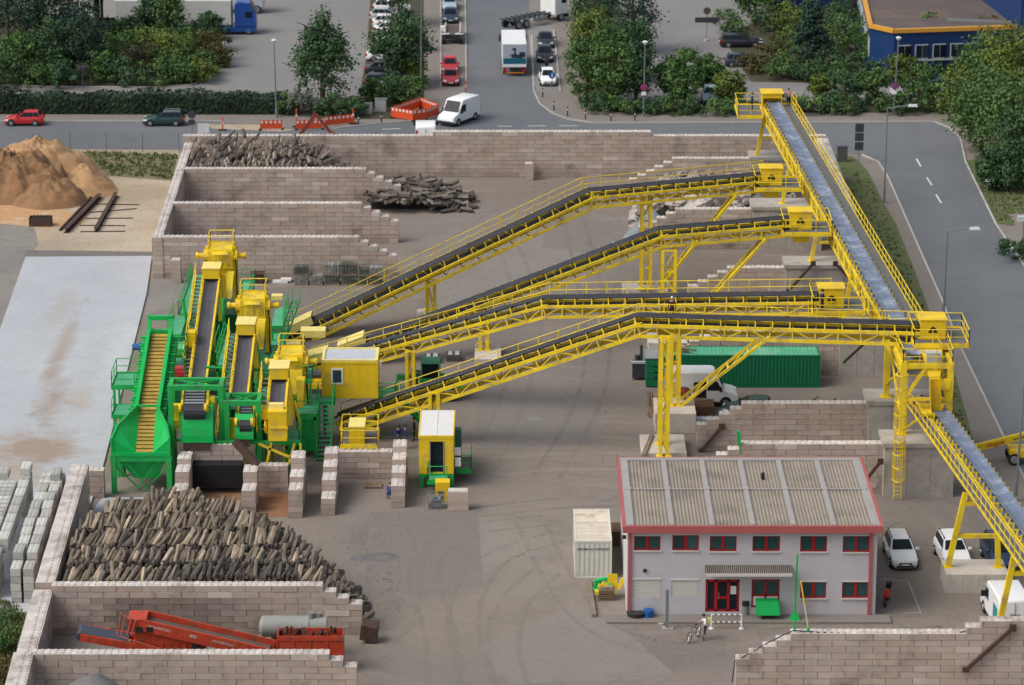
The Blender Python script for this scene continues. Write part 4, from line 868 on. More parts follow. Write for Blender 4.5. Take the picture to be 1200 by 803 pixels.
    b.hexa([(X+xw+.1,Yt-2.5,zt-3.0),(X+xw+.5,Yt-2.2,zt-3.0),(X+xw+.5,Yt+.4,zt-3.),(X+xw+.1,Yt+.4,zt-3.),(X+xw+.1,Yt-1.,zt-.5),(X+xw+.2,Yt-1,zt-.5),(X+xw+.2,Yt+.4,zt-.4),(X+xw+.1,Yt+.4,zt-.4)])
    for f in (.25,.7):
        c=p+d*f
        for s in (-1,1): b.beam(c+Vector((s*xw,0,-.3)),Vector((c.x+s*xw,c.y,0)),.16,.16,up=(0,1,0))
    b.build('belt_frame',YEL,t)
    b=MB()
    for (a,za,c_,zc) in ((-xw,.08,-.2,-.04),(-.2,-.04,.2,-.04),(.2,-.04,xw,.08)): b.obox(p+Vector((a,0,0))+k*za,d,Vector((c_-a,0,0))+k*(zc-za),k*.03)
    b.build('belt',mat('grey worn belt',(.075,.075,.09),.55,noise=.2,nscale=.8),t)
    b=MB(); N=int(d.length/.5)
    for i in range(N): c=p+d*((i+.5)/N)+Vector((-.95,0,-.1)); b.cbox(c,Vector((.54,0,0)),Vector((0,.42,0)),Vector((0,0,.05)),0,R.uniform(.9,1.4)); b.cbox(c+Vector((0,-.15,.0)),Vector((.52,0,0)),Vector((0,.05,0)),Vector((0,0,.09)),1)
    b.build('stair_treads',[GRATE,STEEL],t)
    b=MB()
    for x in (-1.25,-.68): b.obox(p+Vector((x-.04,0,-.2)),d,Vector((.08,0,0)),k*.3)
    rails(b,[p+Vector((-1.26,0,0)),q+Vector((-1.26,0,0))],h=1.0,r=.035)
    b.build('stair_rail',YEL,t)
    b=MB(); e=q-dn*1.0; b.box(X-.66,X+.66,Yt-1.0,Yt+.9,zt+.0,zt+.78); 
    b.build('drive_hood',YELP,t)
    b=MB(); b.box(X-.72,X+.72,Yt-1.05,Yt+.95,zt+.785,zt+.85); b.build('hood_lid',mat('pale yellow top',(.85,.70,.22),.5,noise=.1),t)
    return t
U1=unit('rearmost and tallest yellow screening unit of the green washing plant',-23.35,247.,6.95,231.,1.6,-22.8,248.4,8.65,1.9,5.)
U2=unit('middle yellow screening unit of the green washing plant',-19.5,231.8,7.,218.6,2.5,-19.3,235.4,8.4,1.85,4.7)
U3=unit('front yellow screening unit beside the flat roofed cabin',-16.5,223.3,6.3,217.4,4.2,-15.9,226.,6.95,1.75,4.2)
deck(U1,209,229,369,322,4.,'lf'); deck(U1,200,217,411,377,4.,'rf'); deck(U1,276,291,358,330,4.,'br')
deck(U2,253,265,430,393,4.,'lf'); deck(U2,310,331,425,391,3.8,'br')
deck(U3,346,371,487,462,3.2,'fl'); deck(U3,334,351,521,505,2.6,'fr')
b=MB(); pbox(b,219,229,390,415,238.,1.); b.build('switch_box',YELP,U1)
b=MB(); x=XP(250,250,3); b.hexa([(x-.6,246.,0.2),(x+1.9,246.,0.2),(x+1.9,250,.2),(x-.6,250,.2),(x-.9,245.5,4.2),(x+2.3,245.5,4.2),(x+2.3,251,4.2),(x-.9,251,4.2)]); b.build('slurry_tank',mat('dark green tank',(.008,.13,.05),.4,noise=.2),U1)
b=MB(); x=XP(300,236,3); b.hexa([(x-.4,233.,0.2),(x+1.5,233.,0.2),(x+1.5,237,.2),(x-.4,237,.2),(x-.6,232.5,4.2),(x+1.7,232.5,4.2),(x+1.7,237.5,4.2),(x-.6,237.5,4.2)]); b.build('slurry_tank',MATS['dark green tank'],U2)
b=MB(); pbox(b,203,232,455,500,221.5,2.2); b.build('machine_base',MATS['dark green tank'],U1); b=MB(); pbox(b,262,312,480,520,219.5,2.); b.build('machine_base',MATS['dark green tank'],U2)
b=MB(); a=PY(236,445,226); b.tube((a.x,226,a.z-1.5),(a.x+4.5,226.5,a.z-1.2),.12,.12,8); b.tube((a.x-3,228,a.z-1.),(a.x+2,228,a.z-.6),.14,.14,8); b.tube((a.x,229,a.z),(a.x+6,229,a.z-.3),.1,.1,8); b.build('slurry_pipe',GRN,U2)
b=MB(); pbox(b,205,214,432,448,222,.8); pbox(b,207,216,436,441,221.8,.2); b.build('red_pump',mat('red pump',(.4,.03,.03),.5),U1)
# ---- yellow boxes at the foot of the front unit
b=MB(); pbox(b,314,336,483,517,216.6,1.2); pbox(b,316,337,501,503,216.5,.1); x0,x1,z0,z1=pbox(b,305,332,480,492,217.9,1.); b.build('lower_drive',YELP,U3)
b=MB(); pbox(b,315,332,474,484,217.2,.5); b.build('hood_lid',MATS['pale yellow top'],U3)
b=MB()
for (a,c) in (((303,520),(345,538)),((318,519),(312,545)),((345,520),(338,545)),((352,520),(352,545))): b.beam(PY(*a,217.),PY(*c,217.),.16,.16)
pbox(b,240,352,517,521,217.2,.2,1); b.build('lower_frame',[YEL,GRN],U3)
# ---- two portals with discharge conveyors
def portal(label,px0,px1,pyf,pyr,pyb,Y,cx0,cx1,cyt,cyb,bx0,bx1,by):
    t=thing('discharge_portal',label,'discharge chute',(XP((px0+px1)/2,Y,0),Y,0))
    z=PY(600,pyf,Y).z; zb=PY(600,pyb,Y).z; x0,x1=XP(px0,Y,z),XP(px1,Y,z); Y2=Y+(PY(600,pyr,Y).z-z)*3.0; b=MB()
    for x in (x0+.2,x1-.2):
        b.beam((x,Y,0),(x,Y,z),.36,.34,up=(0,1,0)); b.beam((x,Y2,0),(x,Y2,z),.3,.3,up=(0,1,0)); b.beam((x,Y,z-.1),(x,Y2,z-.1),.3,.3)
    for y in (Y,Y2): b.beam((x0,y,z-.14),(x1,y,z-.14),.3,.34)
    b.beam((x0+.3,Y,z-.1),(x1-.3,Y2,z-.1),.12); b.beam((x1-.3,Y,z-.1),(x0+.3,Y2,z-.1),.12); b.beam((x0+.2,Y,zb+.2),(x1-.2,Y,zb+.2),.2,.2); b.build('portal_frame',GRN,t)
    # chute plate
    Yc=Y-1.2; a=PY(cx0,cyb,Yc); c=PY(cx1,cyb,Yc); zt=PY(600,cyt,Yc).z; zb_=a.z; w=c.x-a.x; N=5; b=MB(); pts=[]
    for i in range(N+1): f=i/N; pts.append((Yc-.0+.9*(1-f)**2*-0+.7*f*f, zb_+(zt-zb_)*f))
    for (y0,z0),(y1,z1) in zip(pts,pts[1:]):
        b.hexa([(a.x,y0,z0),(c.x,y0,z0),(c.x,y0+.05,z0),(a.x,y0+.05,z0),(a.x,y1,z1),(c.x,y1,z1),(c.x,y1+.05,z1),(a.x,y1+.05,z1)])
        for x in (a.x-.05,c.x): b.hexa([(x,y0-.02,z0),(x+.05,y0-.02,z0),(x+.05,y0+1.3,z0),(x,y0+1.3,z0),(x,y1-.02,z1),(x+.05,y1-.02,z1),(x+.05,y1+1.3,z1),(x,y1+1.3,z1)])
    b.build('chute',GRNL,t)
    b=MB(); b.box(a.x+.1,c.x-.2,Yc+.06,Yc+.1,zb_-.6,zb_+.1); b.build('rubber_flap',RUST,t)
    # short cleated belt coming forward over the chute
    b=MB(); xb0,xb1=XP(bx0,Y-.4,6),XP(bx1,Y-.4,6); ztop=PY(600,by,Y+1.2).z; zf=ztop-.6
    p0=Vector((xb0,Y+1.6,ztop)); v=Vector((.12,-2.4,-.55)); wv=Vector((xb1-xb0,0,0)); b.obox(p0,v,wv,Vector((0,0,.05)))
    arc=[p0+v]
    for i in range(5): q=radians(20+i*24); arc.append(p0+v+Vector((0,-.42*sin(q),-.42*(1-cos(q)))))
    for u_,v_ in zip(arc,arc[1:]): b.obox(u_,v_-u_,wv,Vector((0,.02,.05)))
    b.obox(arc[-1],Vector((0,.3,-.4)),wv,Vector((0,.05,0)))
    for i in range(6): b.obox(p0+v*((i+.4)/6.2)+Vector((.05,0,.05)),Vector((0,-.10,0)),wv*.92,Vector((0,0,.08)),1)
    b.build('cleated_belt',[BELT,mat('bright cleat',(.5,.53,.58),.4,.3)],t)
    b=MB()
    for xx in (xb0-.22,xb1+.06): b=MB(); b.obox(Vector((xx,Y+1.6,ztop-.45)),v,Vector((.16,0,0)),Vector((0,0,.5))); b.tube((xx,Y-.9,ztop-.62),(xx+.18,Y-.9,ztop-.62),.3,.3,10); b.build('belt_frame',YEL,t)
    b=MB(); b.box(xb1+.25,xb1+.7,Y+.1,Y+.8,ztop-1.1,ztop-.3); b.build('drive_box',YEL,t); b=MB(); b.box(xb0-.9,xb0-.35,Y+.4,Y+1.,ztop-1.9,ztop-.9); b.box(xb0-.9,xb0-.3,Y+.2,Y+1.,ztop-2.6,ztop-1.9); b.build('drive_box',YEL,t)
    return t
portal('larger green portal with a wide green discharge chute',196,262,452,443,519,218.,213,249,478,519,214,239,457)
portal('smaller green portal with a narrow green discharge chute',262,306,470,461,519,217.8,276,296,489,515,279,293,474)
b=MB(); b.beam(PY(275,517,216.),PY(302,545,215.),.35,.5); tag(b.build('steel_girder',RUST),'rusty steel girder leaning over the wall between the two small bays','girder')
# ---- lower transverse yellow conveyor below the cabin
t=thing('transfer_conveyor','short yellow level conveyor running into the left side of the cabin','conveyor',(XP(357,231,3),231,0))
b=MB(); pbox(b,345,377,445,449,231,.15); pbox(b,345,377,450,456,230.8,.1); pbox(b,345,350,456,475,231,.2); b.build('truss',YEL,t)
b=MB(); pbox(b,345,376,440,443,231.3,.9); b.build('belt',BELT,t)
# ---- yellow cabin on legs
CY=228.2; t=thing('control_cabin','yellow control cabin with a flat grey roof and one white framed window','cabin',(XP(409,CY,3),CY,0)); b=MB()
x0,x1,z0,z1=pbox(b,377,443,424,467,CY,3.1)
for i in range(7): x=x0+.15+(x1-x0-.3)*i/6; b.box(x-.012,x+.012,CY-.006,CY+.01,z0+.1,z1-.15,0,.9)
for x in (x0,x1-.12): b.box(x,x+.12,CY-.03,CY-.001,z0,z1)
b.box(x0-.02,x1+.02,CY-.035,CY-.03,z1-.16,z1); b.build('cabin_wall',YELP,t)
b=MB(); b.box(x0+.22,x1-.22,CY+.2,CY+2.95,z1,z1+.05); b.build('cabin_roof',mat('grey white roof sheet',(.50,.52,.56),.5,noise=.12),t)
b=MB(); b.box(x0,x1,CY-.02,CY+.16,z1,z1+.14); b.box(x0,x1,CY+2.95,CY+3.1,z1,z1+.14); b.box(x0,x0+.2,CY+.16,CY+2.95,z1,z1+.14); b.box(x1-.2,x1,CY+.16,CY+2.95,z1,z1+.14); b.build('roof_rim',MATS['pale yellow top'],t)
b=MB(); wx0,wx1,wz0,wz1=pbox(b,388,402,432,450.5,CY-.07,.06); o=b.build('window',WHITE,t); b=MB(); pbox(b,390,400,434,448.5,CY-.08,.02); b.build('pane',GLASSB,o)
b=MB(); pbox(b,444,447,424,431,CY+.4,.4); b.build('air_conditioner',WHITE,t)
for x in (x0+.15,x1-.15):
    for y in (CY+.2,CY+2.9): b=MB(); b.beam((x,y,0),(x,y,z0),.2,.2,up=(0,1,0)); b.build('cabin_leg',GRN,t)
lx0=x1; lx1=x1+1.25; platform(t,lx0,lx1,CY+.2,CY+2.6,z0,'fr',GRN,GRN,GRND)
b=MB(); pa=Vector((lx1,CY+1.0,z0)); pb=Vector((lx1+2.6,CY+1.0,.0))
for s in (-.4,.4):
    b.beam(pa+Vector((0,s,0)),pb+Vector((0,s,0)),.07,.26); rails(b,[pa+Vector((0,s,0)),pb+Vector((0,s,0))],h=1.,r=.03)
for i in range(11): c=pa.lerp(pb,(i+.5)/11); b.box(c.x-.13,c.x+.13,c.y-.4,c.y+.4,c.z-.02,c.z+.02)
b.build('side_stair',GRN,t)
# ---- green stairs to the front deck
t=thing('steel_stairs','steep green steel stairs in front of the yellow cabin','stairs',(XP(378,223,0),223.,0)); b=MB(); xa,xb=XP(371,223,1),XP(387.5,223,1)
pa=Vector((0,226.8,3.15)); pb=Vector((0,222.9,0.)); 
for i in range(13): c=pa.lerp(pb,(i+.5)/13); b.box(xa+.05,xb-.05,c.y-.15,c.y+.15,c.z-.03,c.z+.02)
o1=b.build('stair_treads',GRND,t); b=MB()
for x in (xa,xb): b.beam(pa+Vector((x,0,0)),pb+Vector((x,0,0)),.09,.3); rails(b,[pa+Vector((x,0,0)),pb+Vector((x,0,0))],h=1.05,r=.04)
b.build('stringer_rail',GRN,t)
platform(t,xa-.1,xb+.1,226.8,228.0,3.15,'lr',GRN,GRN,GRND)
# ---- yellow platform with drive box over the bay
t=thing('drive_platform','yellow railed platform with a drive box above the block bay','platform',(XP(420,220,2),219.6,0)); x0,x1=XP(399,219.6,2.3),XP(442,219.6,2.3)
platform(t,x0,x1,219.6,223.2,2.3,'lfrb'); b=MB(); a0,a1,z0,z1=pbox(b,409,427,501,520,219.9,2.0); b.build('drive_box',YELP,t); b=MB(); b.box(a0-.04,a1+.04,219.86,221.95,z1,z1+.06); b.build('box_lid',MATS['pale yellow top'],t)
for x in (x0+.2,x1-.2):
    for y in (223,220.1): b=MB(); b.beam((x,y,0),(x,y,2.2),.18,.18,up=(0,1,0)); b.build('platform_leg',YEL,t)
# ---- booth
BY=217.1; t=thing('operator_booth','yellow operator booth on green legs with a white roof and open door','cabin',(XP(511,BY,1),BY,0)); b=MB()
x0,x1,z0,z1=XP(491,BY,2),XP(531.5,BY,2),1.05,3.77; dx0,dx1=XP(504,BY,2),XP(520,BY,2)
b.box(x0,dx0,BY,BY+.12,z0,z1); b.box(dx1,x1,BY,BY+.12,z0,z1); b.box(dx0,dx1,BY,BY+.12,3.42,z1); b.box(x0,x0+.1,BY+.12,BY+5.8,z0,z1); b.box(x1-.1,x1,BY+.12,BY+5.8,z0,z1); b.box(x0+.1,x1-.1,BY+5.7,BY+5.8,z0,z1); b.box(x0+.1,x1-.1,BY+.12,BY+5.7,z0,z0+.1)
b.build('booth_wall',YELP,t); b=MB(); b.box(x0+.05,x1-.05,BY+.08,BY+5.75,z1,z1+.06); b.box((x0+x1)/2-.03,(x0+x1)/2+.03,BY+.1,BY+5.7,z1+.06,z1+.09); b.build('booth_roof',mat('white roof sheet',(.72,.71,.68),.5,noise=.06),t)
b=MB(); b.box(x0-.02,x1+.02,BY-.03,BY+.08,z1-.12,z1+.09); b.box(x0-.04,x0+.05,BY+.08,BY+5.8,z1-.1,z1+.09); b.box(x1-.05,x1+.04,BY+.08,BY+5.8,z1-.1,z1+.09); b.build('roof_rim',YELP,t)
b=MB(); b.box(dx0,dx1,BY+.13,BY+.17,z0+.1,3.42); b.build('door',GLASS,t); b=MB(); b.box(dx0-.04,dx0+.04,BY-.04,BY,z0,3.46); b.box(dx1-.04,dx1+.04,BY-.04,BY,z0,3.46); b.build('door_frame',STEEL,t)
for x in (x0+.15,x1-.15):
    for y in (BY+.15,BY+5.6): b=MB(); b.box(x-.14,x+.14,y-.14,y+.14,0,z0-.23); b.build('booth_leg',GRN,t)
b=MB(); b.box(x0,x1,BY+.02,BY+5.7,z0-.225,z0-.001); b.build('base_frame',GRN,t)
platform(t,dx0-.15,dx1+.25,BY-1.3,BY-.05,.95,'lf',GRNL,GRN,GRND)
platform(t,x1+.25,x1+1.2,BY+1.2,BY+4.,.9,'rf',GRN,GRN,GRATE)
b=MB(); b.box(x1+.05,x1+.5,BY+3.,BY+3.6,1.0,3.3); b.build('green_locker',mat('teal locker',(.02,.13,.11),.5),t); b=MB(); b.box(x1+.05,x1+.5,BY+.6,BY+.9,2.2,2.7); b.box(x1+.1,x1+.5,BY+.3,BY+.5,1.5,2.1); b.build('control_box',WHITE,t)
b=MB(); x0,x1=XP(510,214.4,1),XP(527,214.4,1); b.box(x0,x1,214.4,215.3,.75,1.35); b.box(x1-.35,x1,214.4,215.3,0,.748); b.box(x0,x0+.2,214.7,215.3,0,.748); tag(b.build('yellow_bracket',YELP),'yellow angled steel box lying in front of the booth','steel box')
t=thing('wire_cage','small wire cage holding a grey engine beside the block stack','cage',(XP(511,212.7,0),212.7,0)); x0,x1=XP(502,212.7,.5),XP(520,212.7,.5); b=MB()
for x in (x0,x1): 
    for y in (212.7,213.6): b.beam((x,y,0),(x,y,1.0),.05,.05)
for z in (.05,1.): rails(b,[(x0,212.7,z-1.1),(x1,212.7,z-1.1)],mid=False,r=.02) if False else [b.beam(*e,.04,.04) for e in (((x0,212.7,z),(x1,212.7,z)),((x0,213.6,z),(x1,213.6,z)),((x0,212.7,z),(x0,213.6,z)),((x1,212.7,z),(x1,213.6,z)))]
b.build('cage_frame',STEEL,t); b=MB(); b.box(x0+.1,x1-.1,212.8,213.5,.1,.45); b.tube((x0+.2,213.1,.6),(x1-.2,213.1,.6),.22,.22,10); b.box(x0+.3,x0+.6,212.9,213.3,.5,.85); b.build('engine',mat('grey engine',(.25,.27,.29),.4,.5,noise=.3,nscale=4),t)

# ---- extra catwalks, ladders and chutes that crowd the plant
def catwalk(t,px0,px1,pyb,z,dep,rail='fr'):
    Y=P(600,pyb,z).y; x0,x1=XP(px0,Y,z),XP(px1,Y,z); b=MB(); b.box(x0,x1,Y,Y+dep,z-.08,z); b.build('catwalk',GRND,t); b=MB(); b.box(x0,x1,Y-.05,Y,z-.22,z+.02)
    for x in (x0+.06,x1-.14): b.beam((x,Y+.1,0),(x,Y+.1,z-.08),.14,.14,up=(0,1,0))
    if 'f' in rail: rails(b,[(x0,Y,z),(x1,Y,z)],r=.026)
    if 'l' in rail: rails(b,[(x0,Y,z),(x0,Y+dep,z)],r=.026)
    if 'r' in rail: rails(b,[(x1,Y,z),(x1,Y+dep,z)],r=.026)
    b.build('catwalk_rail',GRN,t)
catwalk(U1,193,214,432,5.2,2.6,'lr'); catwalk(U1,196,212,392,4.6,5.,'lb'); catwalk(U2,262,276,452,4.4,5.,'fl'); catwalk(U2,305,318,440,4.6,4.,'fr'); catwalk(U3,298,312,466,4.8,2.5,'lf'); catwalk(U3,346,366,446,5.1,3.,'fr'); catwalk(U2,318,332,382,5.0,5.,'rb')
def chute(t,px,py,Y,w,h,m=YEL,lean=-.9):
    p=PY(px,py,Y); b=MB(); b.hexa([(p.x-w*.3,Y+lean,p.z-h),(p.x+w*.3,Y+lean,p.z-h),(p.x+w*.3,Y+lean+.6,p.z-h),(p.x-w*.3,Y+lean+.6,p.z-h),(p.x-w/2,Y,p.z),(p.x+w/2,Y,p.z),(p.x+w/2,Y+1.,p.z),(p.x-w/2,Y+1.,p.z)]); b.build('chute',m,t)
chute(U1,269,322,246.5,.6,1.7); chute(U2,306,378,233.5,.6,1.7); chute(U3,352,446,224.5,.6,1.8)
for t_,px0,py0,px1,py1,Y in ((U2,248,440,262,395,236),(U2,330,400,347,352,243),(U3,300,500,312,470,219.5)):
    b=MB(); p,q=PY(px0,py0,Y),PY(px1,py1,Y+4); 
    for s in (-.3,.3): b.beam(p+Vector((s,0,0)),q+Vector((s,0,0)),.06,.2); rails(b,[p+Vector((s,0,0)),q+Vector((s,0,0))],h=1.,r=.026,mid=False)
    for i in range(9): c=p.lerp(q,(i+.5)/9); b.box(c.x-.3,c.x+.3,c.y-.1,c.y+.1,c.z-.02,c.z+.02)
    b.build('stair_flight',GRN,t_)
for t_,pts,r in ((U1,[(214,350),(222,400),(232,436)],.12),(U1,[(262,350),(262,378),(272,396)],.14),(U2,[(300,400),(306,430),(300,462)],.12),(U2,[(253,470),(276,462),(300,478)],.09),(U3,[(345,470),(352,498),(350,520)],.1)):
    b=MB(); Y=U1.location.y-6 if t_ is U1 else t_.location.y-4; b.path([PY(x,y,Y) for x,y in pts],r,8); b.build('slurry_pipe',GRN if t_ is not U3 else YEL,t_)
for c_ in ((335,352,403,411,236,.8),(318,331,347,352,246,.7),(352,381,388,396,240,1.2)): b=MB(); pbox(b,*c_); b.build('cover_plate',MATS['pale yellow top'],U2)
# ================================================================== vehicles
TYRE=mat('tyre',(.018,.018,.018),.8); RIM=mat('rim',(.42,.43,.44),.35,.7); LAMP=mat('head lamp',(.75,.77,.78),.15); TAIL=mat('tail lamp',(.45,.015,.012),.25); TRIM=mat('black trim',(.02,.02,.022),.5)
def paint(n,c,r=.28): return mat(n+' car paint',c,r,spec=.6)
WH=paint('white',(.84,.845,.85)); RD=paint('red',(.50,.02,.025)); DK=paint('dark blue black',(.016,.02,.028)); DG=paint('dark green',(.012,.05,.045)); SV=paint('silver',(.45,.48,.51)); BL=paint('blue',(.015,.07,.30)); DB=paint('dark blue',(.02,.04,.075)); LB=paint('pale blue',(.35,.45,.52))
def wheel(t,x,y,r,w=.2,side=1):
    b=MB(); b.tube((x,y-w/2,r),(x,y+w/2,r),r,r,14); o=b.build('wheel',TYRE,t,local=True,smooth=True)
    b=MB(); yy=y+side*(w/2+.004); b.tube((x,yy-side*.01,r),(x,yy+side*.012,r),r*.64,r*.6,12)
    for i in range(5): q=2*pi*i/5; b.beam((x,yy+side*.02,r),(x+r*.5*cos(q),yy+side*.02,r+r*.5*sin(q)),.05,.03)
    b.build('rim',RIM,o,local=True)
def car(name,label,pf,pr,pm,kind='hatch',L=None,cat='car',group=None,W=1.76,H=None,bars=False,z=.02,by_front=None,flip=False):
    """pf / pr: photo pixels of the ground under front and rear; the body keeps its real length about the middle"""
    a=P(*pf); c=P(*pr); d=a-c; L=L or d.length; loc=(a+c)/2
    if by_front: loc=a-d.normalized()*L/2
    rz=math.atan2(d.y,d.x); t=thing(name,label,cat,(loc.x,loc.y,z),rz,group)
    # side profile: belt, bonnet, roof
    KK=dict(hatch=(1.47,.92,.82,.20,-.02,-.36,-.455),estate=(1.48,.92,.84,.19,.0,-.40,-.475),suv=(1.68,1.05,.98,.20,.03,-.41,-.47),saloon=(1.43,.90,.82,.18,.0,-.24,-.37),pickup=(1.5,.92,.84,.2,.02,-.2,-.25))
    Hh,belt,hood,xwf,xrf,xrr,xwr=KK[kind]; Hh=H or Hh; w=W/2
    def top(f):
        if f<=-.49: return belt*.70
        if f<=-.47: return belt*.93
        if f<=xwr: return belt*(.97 if kind!='saloon' else .95)
        if f<=xwf: return belt
        k=(f-xwf)/(.5-xwf); return belt+(hood*.78-belt)*(k**1.1)*.8 if k<.85 else hood*(.80 if k<.97 else .66)
    S=[-.5,-.485,-.45,-.36,-.2,0,.14,.2,.3,.4,.455,.485,.5]; WF=[.78,.9,.965,1,1,1,1,.995,.98,.95,.88,.8,.68]
    b=MB(); rings=[]
    for f,q in zip(S,WF):
        zt=top(f); ww=w*q; lo=.2 if abs(f)<.49 else .3
        half=[(ww*.86,lo),(ww*.985,lo+.12),(ww,zt*.62),(ww*.975,zt*.86),(ww*.90,zt-.015),(ww*.5,zt+.02)]
        rings.append([(f*L,y,z_) for y,z_ in half]+[(f*L,0,zt+.03)]+[(f*L,-y,z_) for y,z_ in half[::-1]])
    n=len(rings[0]); vs=[p for r in rings for p in r]; fs=[]
    for i in range(len(rings)-1):
        for j in range(n-1): fs.append((i*n+j,i*n+j+1,(i+1)*n+j+1,(i+1)*n+j))
        fs.append((i*n+n-1,i*n,(i+1)*n,(i+1)*n+n-1))
    fs+=[tuple(range(n)),tuple(range((len(rings)-1)*n,len(rings)*n))[::-1]]; b.mesh(vs,fs)
    wb,wr=w*.87,w*.66
    B=[(xwr*L,-wb,belt-.02),(xwf*L,-wb,belt-.02),(xwf*L,wb,belt-.02),(xwr*L,wb,belt-.02)]; T=[(xrr*L,-wr,Hh-.05),(xrf*L,-wr,Hh-.06),(xrf*L,wr,Hh-.06),(xrr*L,wr,Hh-.05)]
    xm=(xrf+xrr)/2*L; b.mesh(B+T+[(xm,-wr*1.03,Hh-.025),(xm,wr*1.03,Hh-.025),(xm,0,Hh+.01),(xrf*L,0,Hh-.02),(xrr*L,0,Hh-.015)],[(0,1,5,8,4),(1,2,6,11,5),(2,3,7,9,6),(3,0,4,12,7),(4,8,10,12),(8,5,11,10),(12,10,9,7),(10,11,6,9)])
    for wx in (-.30,.315):
        for s in (-1,1): b.tube((wx*L,s*w*.955,.33),(wx*L,s*w*.99,.33),.40,.40,16,1)
    b.box(-L*.47,L*.47,-w*.9,w*.9,.16,.24,1)
    b.build('body',[pm,TRIM],t,local=True,smooth=38)
    def glass(nm,q,e=.02,u=(.06,.94),v=(.10,.92)):
        q=[Vector(p) for p in q]; N=(q[1]-q[0]).cross(q[3]-q[0]).normalized(); cen=Vector(((xwf+xwr)/2*L,0,belt))
        if N.dot((q[0]+q[2])/2-cen)<0: N=-N
        def pt(a_,b_): return q[0].lerp(q[1],a_).lerp(q[3].lerp(q[2],a_),b_)
        g=MB(); c4=[pt(u[0],v[0]),pt(u[1],v[0]),pt(u[1],v[1]),pt(u[0],v[1])]; g.extr([p+N*.022 for p in c4],N*e); g.build(nm,GLASS,t,local=True)
    glass('windscreen',[B[1],B[2],T[2],T[1]]); glass('rear_window',[B[3],B[0],T[0],T[3]],v=(.3,.92) if kind in('hatch','estate','suv') else (.1,.9))
    for s in (0,1):
        q=[B[0],B[1],T[1],T[0]] if s==0 else [B[3],B[2],T[2],T[3]]
        glass('side_window',q,u=(.05,.30),v=(.14,.9)); glass('side_window',q,u=(.33,.60),v=(.12,.9)); glass('side_window',q,u=(.63,.92),v=(.10,.88))
    for wx in (-.30,.315):
        for s in (-1,1): wheel(t,wx*L,s*w*.93,.32,.21,s)
    for s in (-1,1):
        b=MB(); zz=hood*.72; b.hexa([(L*.44,s*w*.52,zz-.10),(L*.507,s*w*.52,zz-.09),(L*.482,s*w*.87,zz-.06),(L*.40,s*w*.97,zz-.04),(L*.43,s*w*.52,zz+.08),(L*.494,s*w*.52,zz+.06),(L*.468,s*w*.88,zz+.09),(L*.385,s*w*.975,zz+.11)]); b.build('headlight',LAMP,t,local=True)
        b=MB(); b.box(-L*.506,-L*.45,s*w*.80-.12,s*w*.80+.14,belt*.64,belt*.93); b.build('taillight',TAIL,t,local=True)
        b=MB(); b.box(xwf*L-.28,xwf*L-.12,s*w*1.0-.02 if s>0 else s*w*1.0-.20,s*w*1.0+.20 if s>0 else s*w*1.0+.02,belt-.02,belt+.13); b.build('wing_mirror',pm,t,local=True)
        if bars: b=MB(); b.tube((xrr*L+.1,s*wr*.96,Hh+.05),(xrf*L-.05,s*wr*.96,Hh+.04),.03); b.box(xrr*L+.12,xrr*L+.18,s*wr*.96-.03,s*wr*.96+.03,Hh-.06,Hh+.05); b.box(xrf*L-.16,xrf*L-.1,s*wr*.96-.03,s*wr*.96+.03,Hh-.06,Hh+.05); b.build('roof_rail',TRIM if pm!=DG else STEEL,t,local=True)
    b=MB(); b.box(L*.47,L*.508,-w*.46,w*.46,hood*.52,hood*.68); b.box(L*.46,L*.507,-w*.64,w*.64,.26,.38); b.build('grille',TRIM,t,local=True)
    b=MB(); b.box(L*.49,L*.512,-.26,.26,.40,.51); b.build('number_plate',WHITE,t,local=True); b=MB(); b.box(-L*.512,-L*.49,-.26,.26,.55,.66); b.build('number_plate',WHITE,t,local=True)
    return t
